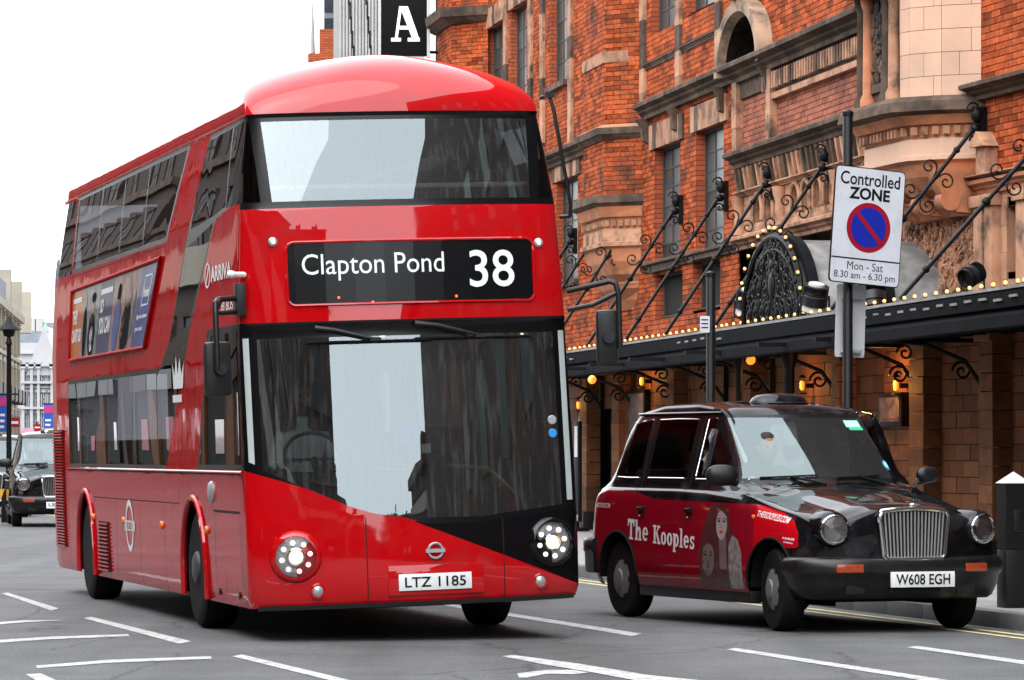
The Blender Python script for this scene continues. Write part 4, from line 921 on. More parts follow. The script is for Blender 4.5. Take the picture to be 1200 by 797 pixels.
# brackets under the canopy
brk = []
for W, xs in ((WA, (985, 908, 853, 800, 745, 708)), (WB, (1080, 1155))):
    for x in xs:
        u = fa(W, x, 430)[0]; o_ = MB(); d = 1.5
        o_.tube([(u, .05, 2.15), (u, .25, 2.42), (u, .7, 2.60), (u, d, 2.66)], [.03, .028, .024, .02], 6)
        o_.tube(spiral((u, .28, 2.30), .12, 1.5, (0, 1, 0), (0, 0, 1)), .016, 5); o_.tube(spiral((u, .95, 2.50), .10, 1.4, (0, 1, 0), (0, 0, 1)), .014, 5); o_.box((u-.035, .0, 2.0), (u+.035, .07, 2.62)); o_.box((u-.03, .0, 2.62), (u+.03, 2.0, 2.67))
        cp('bracket', o_, MT['iron'], W)
for x, y in ((694, 445), (880, 422)):
    p = at(x, y, 51 if x > 800 else 57); lm = thing('canopy_lamp', 'small orange glowing lamp under the canopy, %s' % ('left one by the bus' if x < 800 else 'right one above the taxi roof'), 'lamp', T(p))
    o_ = MB(); o_.lathe([(.058, .03), (.066, 0), (.055, -.03), (.015, -.04)], 20, Rz(.7) @ Rx(R(20))); part('lamp_disc', o_, MT['wall_lamp'], lm)
    o_ = MB(); o_.lathe([(.06, .03), (.05, .06), (.01, .07)], 12, Rz(.5)); o_.tube([(0, .05, 0), (0, .1, .25), (0, .1, .45)], .012, 6); part('lamp_arm', o_, MT['iron'], lm)
def glow(name, p, e, r=.12, col=(1, .42, .10)):
    l = bpy.data.lights.new(name, 'POINT'); l.energy = e; l.shadow_soft_size = r; l.color = col; o = bpy.data.objects.new(name, l); COL.objects.link(o); o.location = p; return o
def wall_lamp(W, px, py, e, label):
    u, z = fa(W, px, py, .15); M_ = W @ T((u, .15, z)); t_ = thing('wall_lamp', label, 'lamp', M_)
    o_ = MB(); o_.lathe([(.015, -.06), (.03, -.04), (.033, .04), (.02, .06)], 12, axis='z'); part('lamp_glass', o_, MT['wall_lamp'], t_)
    o_ = MB(); o_.box((-.03, -.15, -.03), (.03, -.05, .03)); o_.lathe([(.06, -.11), (.06, -.09)], 12, axis='z'); o_.lathe([(.06, .10), (.02, .14)], 12, axis='z'); part('lamp_bracket', o_, MT['iron'], t_)
    g = glow('lamp_light', (0, .22, .05), e); g.parent = t_
wall_lamp(WB, 1050, 452, 20, 'lit orange lantern on the stone wall above the small black case')
wall_lamp(WA, 752, 447, 11, 'lit orange lantern on the brick wall above the tall poster')
wall_lamp(WA, 940, 452, 8, 'lit orange lantern on the wall behind the taxi roof, left of the sign pole')
wall_lamp(WA, 678, 475, 5, 'lit orange lantern low beside the right edge of the bus')
# columns / posts under the canopy
for x, yb, wd in ((925, 700, .07), (866, 700, .05)):
    p = at(x, 460, 47.5 if x == 925 else 50); q = thing('canopy_post', 'black iron post under the canopy, %s' % ('thicker one right of the lamp' if x == 925 else 'thin one left of the lamp'), 'post', T((p.x, p.y, .13)))
    o_ = MB(); o_.lathe([(wd*1.6, 0), (wd*1.5, .2), (wd, .28), (wd*.9, 2.3), (wd*1.5, 2.42), (wd*1.3, 2.52)], 16, axis='z'); part('shaft', o_, MT['iron'], q)
# floodlights on the canopy
def flood(px, py, Y, yaw, pitch, head, label, sc_=1.0):
    p = at(px, py, Y); t_ = thing('floodlight', label, 'floodlight', T(p) @ Matrix.Scale(sc_, 4)); M_ = Rz(yaw) @ Rx(pitch)
    o_ = MB(); o_.lathe([(.02, .16), (.09, .15), (.12, .02), (.14, -.12), (.145, -.17), (.13, -.17), (.12, -.1), (.01, -.09)], 22, M_); part('housing', o_, head, t_)
    o_ = MB(); o_.lathe([(.15, .00), (.15, -.05), (.155, -.1), (.15, -.10)], 22, M_)
    for k in range(6): o_.lathe([(.12, .02+k*.02), (.15, .022+k*.02), (.12, .026+k*.02)], 22, M_)
    part('cooling_fins', o_, MT['plastic'], t_)
    o_ = MB(); o_.tube([(-.16, 0, 0), (-.16, 0, -.2), (0, 0, -.26), (.16, 0, -.2), (.16, 0, 0)], .014, 6); o_.tube([(0, 0, -.26), (0, 0, -.42)], .025, 6); part('bracket', o_, MT['iron'], t_)
flood(876, 352, 48.0, .4, 1.9, MT['grey_back'], 'white and black floodlight left of the arched grille')
flood(955, 347, 44.0, .4, 1.9, MT['grey_back'], 'white capped floodlight just right of the arched grille')
flood(1022, 345, 42.0, .2, 1.2, MT['plastic'], 'dark floodlight half hidden behind the parking sign')
flood(1140, 322, 39.2, -.9, .4, MT['plastic'], 'black floodlight aimed down at the right end of the canopy', .72)
flood(828, 0, 56.0, .2, 1.2, MT['plastic'], 'spare') if False else None

# ================================================================== STREET FURNITURE
def pole(px, Y, ztop, r, label, name='sign_pole', z0=.12):
    p = at(px, HY, Y); t_ = thing(name, label, 'pole', T((p.x, p.y, z0))); o_ = MB(); o_.lathe([(r*1.4, 0), (r*1.4, .25), (r, .30), (r, ztop-z0), (r*.9, ztop-z0+.01)], 20, axis='z'); part('shaft', o_, MT['pole_black'], t_)
    o_ = MB(); o_.lathe([(r*1.15, ztop-z0-.01), (r*1.15, ztop-z0+.03), (r*.4, ztop-z0+.05)], 20, axis='z'); part('cap', o_, MT['pole_black'], t_); return t_, p
t_, pp = pole(993.5, 36.0, 4.53, .046, 'tall black pole carrying the controlled zone sign')
SY = 35.92; c = at(1016.3, 265.5, SY); SC = F/SY
SM_ = T((c.x, SY, c.z)) @ Rz(.42) @ Ry(R(4.2)); Wd, Hd = 84/SC/math.cos(.46), 137/SC
sg = thing('parking_sign', 'white controlled zone sign with a blue and red no waiting roundel', 'sign', SM_)
def plate_(w_, h_, r, y0, y1, m, nm, par, cx=0, cz=0):
    o_ = MB(); o_.prism([(cx+a, cz+b) for a, b in rrect(-w_/2, -h_/2, w_/2, h_/2, r)], y0, y1, None, 1); return part(nm, o_, m, par, smooth=False)
plate_(Wd, Hd, .04, -.004, .012, MT['print_black'], 'border', sg); plate_(Wd-.018, Hd-.018, .035, -.007, -.003, MT['sign_white'], 'face', sg)
o_ = MB(); zl = -Hd*.285; o_.box((-Wd/2+.01, -.0095, zl-.006), (Wd/2-.01, -.0072, zl+.006)); part('divider', o_, MT['print_black'], sg)
zc_ = .0; rr = 29.3/SC
for r, y, m_ in ((rr, -.0085, MT['sign_red']), (rr*.80, -.0105, MT['sign_blue'])):
    o_ = MB(); o_.lathe([(r, -.0), (r, y), (.001, y)], 48, T((0.01, 0, zc_-.012))); part('roundel', o_, m_, sg, ang=20)
o_ = MB(); A_ = T((.01, -.0125, zc_-.012)) @ Ry(R(45)); o_.box((-rr*.86, -.0005, -rr*.09), (rr*.86, .0015, rr*.09), A_); part('slash', o_, MT['sign_red'], sg)
for s, x0, x1, z, h, b in (('Controlled', -.365, .365, Hd*.40, .122, .014), ('ZONE', -.25, .25, Hd*.275, .112, .035), ('Mon - Sat', -.20, .24, -Hd*.345, .075, 0), ('8.30 am - 6.30 pm', -.375, .375, -Hd*.435, .085, .003)):
    m = fit_text(s, (x1-x0)*Wd/.86, h, b, mat_=MT['print_black']); m.transform(T((0, -.0082, z)) @ FRONT); part('lettering', m, None, sg)
o_ = MB(); o_.box((-.30, .012, Hd*.25), (.2, .03, Hd*.25+.04)); o_.box((-.30, .012, -Hd*.3), (.2, .03, -Hd*.3+.04)); part('sign_clip', o_, MT['silver'], sg)
c = at(996.5, 376, 36.12); sb_ = thing('blank_sign', 'blank grey back of a second sign below the controlled zone sign', 'sign', T((c.x, c.y, c.z)) @ Rz(.35) @ Ry(R(1.5)))
plate_(.30, .68, .02, -.004, .008, MT['grey_back'], 'panel', sb_); o_ = MB(); o_.box((-.1, -.07, .2), (.1, -.004, .23)); o_.box((-.1, -.07, -.3), (.1, -.004, -.27)); part('sign_clip', o_, MT['silver'], sb_)
t_, pp = pole(833, 40.0, 3.22, .048, 'black pole behind the taxi with a small notice at its top')
c = at(826, 380, 39.93); sn = thing('small_sign', 'tiny white notice plate on the black pole behind the taxi', 'sign', T((c.x, c.y, c.z)))
plate_(.10, .17, .008, 0, .006, MT['sign_white'], 'panel', sn)
for k in range(3):
    o_ = MB(); o_.box((-.035, -.003, .04-k*.04), (.035, -.001, .052-k*.04)); part('text_line', o_, MT['print_black'], sn)
# ribbed bollard with pale pyramid cap
p = gnd(1187.5, 713, .122); bo = thing('bollard', 'square ribbed black bollard with a pale pointed cap at the kerb', 'bollard', T((p.x, p.y, .122)) @ Rz(R(14)))
hw = .105
o_ = MB(); o_.box((-hw, -hw, 0), (hw, hw, .48)); part('base', o_, MT['pole_black'], bo, bevel=.012)
o_ = MB(); o_.box((-hw+.008, -hw+.008, .48), (hw-.008, hw-.008, 1.02)); part('core', o_, MT['pole_black'], bo)
for k in range(24):
    z = .49+k*.022; o_ = MB(); o_.box((-hw, -hw, z), (hw, hw, z+.012)); part('rib', o_, MT['pole_black'], bo, smooth=False)
o_ = MB(); o_.box((-.04, -hw-.006, .62), (.04, -hw+.01, .80)); part('crest', o_, MT['pole_black'], bo, bevel=.01)
o_ = MB(); h2 = hw+.008; o_.add([(-h2, -h2, 1.02), (h2, -h2, 1.02), (h2, h2, 1.02), (-h2, h2, 1.02), (0, 0, 1.115)], [(0, 1, 4), (1, 2, 4), (2, 3, 4), (3, 0, 4), (3, 2, 1, 0)]); part('cap', o_, MT['grey_back'], bo, smooth=False)
# dark figure-height stand by the doorway: black board with white sheet
c = fa(WA, 677, 560, .6); M_ = WA @ T((c[0], .6, .13)); bd = thing('notice_stand', 'tall thin black notice stand by the right edge of the bus', 'notice stand', M_)
o_ = MB(); o_.box((-.22, -.03, .15), (.22, .03, 1.78)); o_.box((-.25, -.15, 0), (.25, .15, .05)); o_.box((-.03, -.02, .05), (.03, .02, .15)); part('board', o_, MT['print_black'], bd, bevel=.01)
o_ = MB(); o_.box((-.15, .03, 1.2), (.1, .038, 1.7)); part('white_sheet', o_, MT['white_print'], bd); o_ = MB(); o_.box((-.15, .03, .16), (.15, .05, .26)); part('white_label', o_, MT['white_print'], bd)

# ================================================================== 'A' SIGN AND BUILDINGS BEHIND
Y = 78.0; c = at(473.5, 0, Y); s_ = F/Y
sa = thing('projecting_sign', 'tall black hanging sign with a white slab letter A above the bus', 'sign', T((c.x, Y, c.z)))
hw_ = 27.5/s_
o_ = MB(); o_.box((-hw_, -.06, -66/s_), (hw_, .10, 4)); part('board', o_, MT['sign_black'], sa, bevel=.02)
o_ = MB(); o_.box((-hw_-.04, -.09, -66/s_-.02), (-hw_+.01, .12, 4)); o_.box((hw_-.01, -.09, -66/s_-.02), (hw_+.05, .12, 4)); part('frame', o_, MT['silver'], sa)
def LP(x, y): return ((x-473.5)/s_, -y/s_)
Apoly = [[(468, 8), (478, 8), (491, 45), (483, 45), (470.5, 13)], [(468, 8), (470.5, 13), (466.2, 45), (463, 45)], [(458.5, 45), (470, 45), (470, 49), (458.5, 49)], [(478, 45), (492, 45), (492, 49), (478, 49)], [(465, 31), (481, 31), (482, 35), (464.5, 35)]]
o_ = MB()
for q in Apoly: o_.prism([LP(*a) for a in q], -.09, -.061, None, 1)
part('letter', o_, mat('sign letter white', (.75, .8, .78), emit=(.8, .9, .88), estr=.4, noise_=0), sa, smooth=False)
for k in (-1.2, 1.5):
    pass
o_ = MB(); o_.tube([(hw_, 0, -61/s_), (hw_+.75, .3, -61/s_)], .03, 8); o_.sphere((hw_+.75, .3, -58/s_), .1, 8, 6); part('bracket', o_, MT['iron'], sa)
def bld(name, label, M_, m_body, w_, d_, h_, cat='building', group=None):
    t_ = thing(name, label, cat, M_, group); o_ = MB(); o_.box((0, 0, 0), (w_, d_, h_)); part('wall', o_, m_body, t_, smooth=False); return t_
def grid_windows(t_, x0, x1, z0, z1, nx, nz, wf, hf, y=0, fm=None, gm=None, arched=False):
    fm = fm or MT['white_stone']; gm = gm or MT['far_glass']; cw, chh = (x1-x0)/nx, (z1-z0)/nz; ww, hh = cw*wf, chh*hf
    f_ = MB(); f_.box((-ww/2-.08, -.10, -.08), (ww/2+.08, .04, 0)); f_.box((-ww/2-.12, -.14, hh), (ww/2+.12, .04, hh+.12)); f_.box((-ww/2-.08, -.06, 0), (-ww/2, .04, hh)); f_.box((ww/2, -.06, 0), (ww/2+.08, .04, hh)); f_.box((-.03, -.03, 0), (.03, .0, hh)); f_.box((-ww/2, -.03, hh*.5-.03), (ww/2, .0, hh*.5+.03)); fme = f_.mesh('window', fm, smooth=False)
    p_ = MB(); p_.box((-ww/2, -.015, 0), (ww/2, .02, hh)); pme = p_.mesh('pane', gm, smooth=False)
    for i in range(nx):
        for j in range(nz):
            o = part('window', fme, None, t_, T((x0+cw*(i+.5), y, z0+chh*j+(chh-hh)/2))); part('pane', pme, None, o)
# grey ribbed block, pale slab, brick tower (top left of the theatre)
Y = 112.0; s_ = F/Y
def X_(px, Y): return (px-CX)*Y/F
t_ = thing('office_block', 'grey ribbed office block rising behind the bus roof', 'building', T((X_(397, Y), Y, 0))); o_ = MB(); W_ = X_(450, Y)-X_(397, Y)
o_.box((0, 0, 0), (W_+1.2, 8, 22)); part('wall', o_, MT['concrete'], t_, smooth=False)
rb = MB().box((-.03, -.09, 9), (.03, 0, 22)).mesh('rib', MT['concrete'], smooth=False)
for k in range(14): part('rib', rb, None, t_, T((.05+k*(W_-.1)/13, 0, 0)))
ln = MB().box((0, -.1, 0), (.05, -.085, .5)).mesh('louvre', MT['dark_opening'], smooth=False)
for k in range(12):
    for j, x0 in enumerate((.35, .85)): part('louvre', ln, None, t_, T((x0-.035*k+.2, -.0, 11+k*.42)))
t_ = bld('pale_block', 'plain pale grey slab between the black letter sign and the brick turret', T((X_(497, 104), 104, 0)), mat('pale cladding', (.62, .63, .64), rough=.7, noise_=.03), X_(535, 104)-X_(497, 104), 6, 19.5)
o_ = MB(); o_.box((0, -.05, 15.2), (.7, 0, 15.3)); part('joint', o_, MT['lead'], t_)
t_ = bld('brick_tower', 'small orange brick tower with a dark glazed top left of the ribbed block', T((X_(374, 118), 118, 0)), MT['brick_far'], X_(391, 118)-X_(374, 118), 5, EYE+(HY-34)*118/F)
o_ = MB(); o_.box((.12, .5, 12), (.42, 4, 17)); part('glazed_top', o_, MT['slate'], t_); o_ = MB(); o_.box((X_(391, 118)-X_(374, 118), -.1, 12), (.45+.28, 3, 20)); part('pale_pier', o_, MT['white_stone'], t_)
o_ = MB(); o_.box((-.35, .1, 10), (0, 3, EYE+(HY-62)*118/F)); part('low_wall', o_, MT['brick_far'], t_); o_ = MB(); o_.lathe([(.12, 12.5), (.07, 14), (.01, 15.5)], 8, T((-.25, 1, 0)), axis='z'); part('spire', o_, MT['white_stone'], t_)
for k in range(5):
    o_ = MB(); o_.box((.13, .44, 12.8+k*.7), (.42, .5, 13.3+k*.7)); part('pane', o_, MT['far_glass'], t_)
# far left: cream terrace receding, grey roofs, white ornate building
Yn, Yf = 96.0, 114.0
p0, p1 = at(-14, HY, Yn), at(21, HY, Yf); a_ = math.atan2(p1.y-p0.y, p1.x-p0.x); L_ = (p1-p0).length
t_ = thing('stone_terrace', 'cream stone terrace with iron balconies receding at the left edge', 'building', Matrix(((math.cos(a_), math.sin(a_), 0, p0.x), (math.sin(a_), -math.cos(a_), 0, p0.y), (0, 0, 1, 0), (0, 0, 0, 1))))
# local x along the street away, y toward the street (right)
o_ = MB(); o_.box((-10, -10, 0), (L_, 0, 5.3)); part('wall', o_, MT['cream'], t_, smooth=False)
def cbx(a, b, nm, m_): o_ = MB(); o_.box(a, b); return part(nm, o_, m_, t_, smooth=False)
cbx((-10, -9, 5.3), (L_, -.35, 6.4), 'roof', MT['slate'])
for z, h, d in ((1.25, .12, .16), (2.6, .10, .12), (4.0, .1, .14), (5.2, .2, .2)): cbx((-10, 0, z), (L_, d, z+h), 'cornice', MT['cream'])
nw = 11
wm = MB().box((-.38, -.02, 0), (.38, .02, .95)).mesh('window', MT['far_glass'], smooth=False); hm = MB().box((-.5, 0, .95), (.5, .14, 1.08)).mesh('hood', MT['cream'], smooth=False); bm_ = MB().box((-.6, 0, -.06), (.6, .35, 0)).box((-.6, .32, 0), (.6, .35, .32)).mesh('balcony', MT['iron'], smooth=False); pm = MB().box((-.12, 0, 0), (.12, .12, 1.2)).mesh('pilaster', MT['cream'], smooth=False)
for k in range(nw):
    x = -8+k*(L_+8)/nw
    for j, z in enumerate((.15, 1.5, 2.85, 4.2)):
        o = part('window', wm, None, t_, T((x, .01, z))); part('hood', hm, None, o)
        if j in (1, 2): part('balcony', bm_, None, t_, T((x, 0, z)))
        part('pilaster', pm, None, t_, T((x+1.0, 0, z)))
for k in range(6): cbx((k*8-4, -1.2, 5.5), (k*8-3, -.3, 6.9), 'dormer', MT['cream'])
# grey roofed building
Y = 210.0; z_ = lambda y: EYE+(HY-y)*Y/F
t_ = bld('slate_roofed_building', 'grey building with slate roofs and chimneys in the distance', T((X_(14, Y), Y, 0)), MT['concrete'], X_(75, Y)-X_(14, Y), 12, z_(425))
o_ = MB(); w0 = X_(75, Y)-X_(14, Y); o_.prism([(0, z_(425)), (w0, z_(425)), (w0, z_(388)), (.4, z_(388))], -.1, 10, None, 1); part('roof', o_, MT['slate'], t_, smooth=False)
o_ = MB(); o_.box((.35, -.4, z_(425)), (1.6, -.11, z_(402))); o_.box((.1, -.6, z_(415)), (w0, -.15, z_(413))); part('roof_light', o_, MT['white_stone'], t_, smooth=False)
for x in (26, 31, 40): o_ = MB(); xx = X_(x, Y)-X_(14, Y); o_.box((xx, .8, z_(388)), (xx+.35, 1.9, z_(372))); part('chimney', o_, MT['concrete'], t_)
o_ = MB(); o_.box((.3, 1, z_(388)), (w0, 3, z_(377))); part('roof_block', o_, MT['slate'], t_, smooth=False)
# white ornate building
Y = 165.0; z_ = lambda y: EYE+(HY-y)*Y/F
wv = X_(110, Y)-X_(24, Y)
t_ = bld('white_building', 'white ornate gabled building at the end of the street, left of the bus', T((X_(24, Y), Y, 0)), MT['white_stone'], wv, 10, z_(440))
gx = X_(52, Y)-X_(24, Y); o_ = MB(); o_.prism([(gx-.75, z_(440)), (gx+.75, z_(440)), (gx+.45, z_(415)), (gx+.2, z_(398)), (gx, z_(382)), (gx-.2, z_(398)), (gx-.45, z_(415))], -.15, 3, None, 1); part('gable', o_, MT['white_stone'], t_, smooth=False)
o_ = MB(); o_.lathe([(.14, z_(400)), (.1, z_(392)), (.16, z_(388)), (.02, z_(377))], 10, T((gx, .3, 0)), axis='z'); part('finial', o_, mat('copper green', (.2, .35, .28)), t_)
for x in (26, 36, 44, 60): 
    xx = X_(x, Y)-X_(24, Y); o_ = MB(); o_.box((xx, -.25, 0), (xx+.12, 0, z_(432))); o_.box((xx-.05, -.3, z_(432)), (xx+.17, .2, z_(424))); part('pilaster', o_, MT['white_stone'], t_, smooth=False)
for y in (428, 448, 478): o_ = MB(); o_.box((0, -.3, z_(y)-.06), (wv, 0, z_(y)+.04)); part('cornice', o_, MT['white_stone'], t_, smooth=False)
grid_windows(t_, .05, 1.4, z_(505), z_(432), 5, 3, .5, .7)
# end blocks that close the street behind the bus (mostly hidden, glimpsed beside it)
# lamp post
p = at(10.5, HY, 78.0); lp = thing('street_lamp', 'old black street lamp post with a flat lantern at the left edge', 'street lamp', T((p.x, p.y, 0)))
zt = EYE+(HY-388)*78/F; o_ = MB(); o_.lathe([(.16, 0), (.15, .5), (.08, .7), (.055, 1.2), (.045, zt-.3), (.07, zt-.25), (.03, zt-.1)], 14, axis='z'); part('post', o_, MT['iron'], lp)
o_ = MB(); o_.lathe([(.05, zt-.12), (.10, zt-.1), (.13, zt), (.26, zt+.03), (.22, zt+.08), (.08, zt+.18), (.05, zt+.26), (.01, zt+.3)], 16, axis='z'); part('lantern', o_, MT['iron'], lp); o_ = MB(); o_.lathe([(.09, zt-.1), (.12, zt-.005)], 12, axis='z'); part('lamp_glass', o_, MT['white_stone'], lp)
for x, y0, y1, Y, lab in ((3.5, 463, 506, 92, 'blue and pink street banner left of the lamp post'), (57, 474, 508, 120, 'blue street banner beside the rear of the bus')):
    c = at(x, (y0+y1)/2, Y); b_ = thing('street_banner', lab, 'banner', T(c)); h = (y1-y0)*Y/F; w2 = (9 if x < 10 else 11)*Y/F/2
    o_ = MB(); o_.box((-w2, -.02, -h/2), (w2, .02, h/2)); part('cloth', o_, MT['bluepaper'], b_); o_ = MB(); o_.box((-w2*.9, -.03, h*.2), (w2*.9, -.021, h*.45)); part('pink_band', o_, mat('banner pink', (.5, .04, .2)), b_)
    for k in range(3): o_ = MB(); o_.box((-w2*.7, -.03, -h*.4+k*h*.16), (w2*(.3+.1*k), -.021, -h*.33+k*h*.16)); part('white_print', o_, MT['white_print'], b_)
    o_ = MB(); o_.tube([(-w2-.05, 0, h/2+.02), (w2+.3, 0, h/2+.02)], .02, 6); part('banner_arm', o_, MT['iron'], b_)
c = at(44, 501, 125); t_ = thing('no_entry_sign', 'small round red sign on a thin pole far down the street', 'sign', T((c.x, c.y, 0))); o_ = MB(); o_.lathe([(.13, 0), (.13, -.02), (.01, -.02)], 20, T((0, 0, c.z))); part('disc', o_, MT['sign_red'], t_); o_ = MB(); o_.box((-.09, -.03, c.z-.02), (.09, -.022, c.z+.02)); part('bar', o_, MT['white_print'], t_); o_ = MB(); o_.lathe([(.03, 0), (.03, c.z+.2)], 8, T((0, .05, 0)), axis='z'); part('pole', o_, MT['grey_rim'], t_)
c = at(17, 495, 100); t_ = thing('shop_sign', 'small red hanging sign on the cream terrace', 'sign', T(c)); o_ = MB(); o_.box((-.14, -.02, -.12), (.14, .02, .12)); part('board', o_, MT['sign_red'], t_); o_ = MB(); o_.box((-.1, -.03, -.04), (.1, -.021, .03)); part('white_mark', o_, MT['white_print'], t_)
c = at(31, 508, 130); t_ = thing('shop_sign', 'pale pink shop hoarding low at the end of the street', 'sign', T(c)); o_ = MB(); o_.box((-.25, -.02, -.16), (.25, .02, .16)); part('board', o_, mat('shop pink', (.6, .3, .4)), t_)

# ================================================================== BUILDINGS SEEN IN THE REFLECTIONS
def street_block(name, label, p0, ang, L_, D_, H_, m_, floors, nx, group='street fronts across the road'):
    M_ = T(p0) @ Rz(ang); t_ = bld(name, label, M_, m_, L_, D_, H_, group=group); fh = (H_-1)/floors
    grid_windows(t_, 1, L_-1, 3.2, H_-1.2, nx, floors-1, .42, .6, fm=MT['terracotta_dark'])
    for k in range(1, floors): o_ = MB(); o_.box((0, -.25, k*fh+.4), (L_, 0, k*fh+(.75 if k != 2 else 1.5))); part('cornice', o_, MT['cream'] if k == 2 else MT['terracotta_dark'], t_, smooth=False)
    o_ = MB(); o_.box((-.1, -.5, H_-.5), (L_+.1, .5, H_+.2)); part('parapet', o_, MT['terracotta_dark'], t_, smooth=False)
    for k in range(int(L_/4.2)):
        x = .6+k*4.2; o_ = MB(); o_.box((x, -.12, .5), (x+3.4, -.02, 2.7)); part('shop_window', o_, MT['dark_opening'], t_, smooth=False)
        o_ = MB(); o_.box((x-.2, -.3, 2.75), (x+3.6, -.02, 3.3)); part('shop_fascia', o_, MT[rnd.choice(['print_black', 'granite_base', 'env_brick', 'seat'])], t_, smooth=False)
        o_ = MB(); o_.box((x+3.42, -.22, 0), (x+3.98, -.02, 2.74)); part('shop_pier', o_, MT[rnd.choice(['terracotta_dark', 'block', 'block'])], t_, smooth=False)
        o_ = MB(); o_.box((x+.5, -.14, 1.0), (x+rnd.uniform(1.1, 2.4), -.125, rnd.uniform(1.5, 2.4))); part('shop_poster', o_, MT[rnd.choice(['amber_dark', 'sign_red', 'seat', 'grey_back'])], t_, smooth=False)
    for k in range(int(L_/6)):
        o_ = MB(); x = 2+k*6+rnd.uniform(-1, 1); o_.box((x, 2, H_), (x+1.6, 3.2, H_+rnd.uniform(1.5, 3))); o_.box((x+.2, 2.2, H_), (x+.5, 2.5, H_+3.6)); part('chimney', o_, MT['env_brick'], t_, smooth=False)
    return t_
sa_ = math.atan2(kd.y, kd.x)
def lrow(s, L_, H_, m_, fl, nx, lab, off=-16.0):
    # left-hand frontage: its face (local -y) must look toward the road (+X)
    p = KB+kd*(s+L_)+kn*(off); return street_block('street_building', lab, (p.x, p.y, 0), sa_-math.pi+0.0, L_, 9, H_, m_, fl, nx)

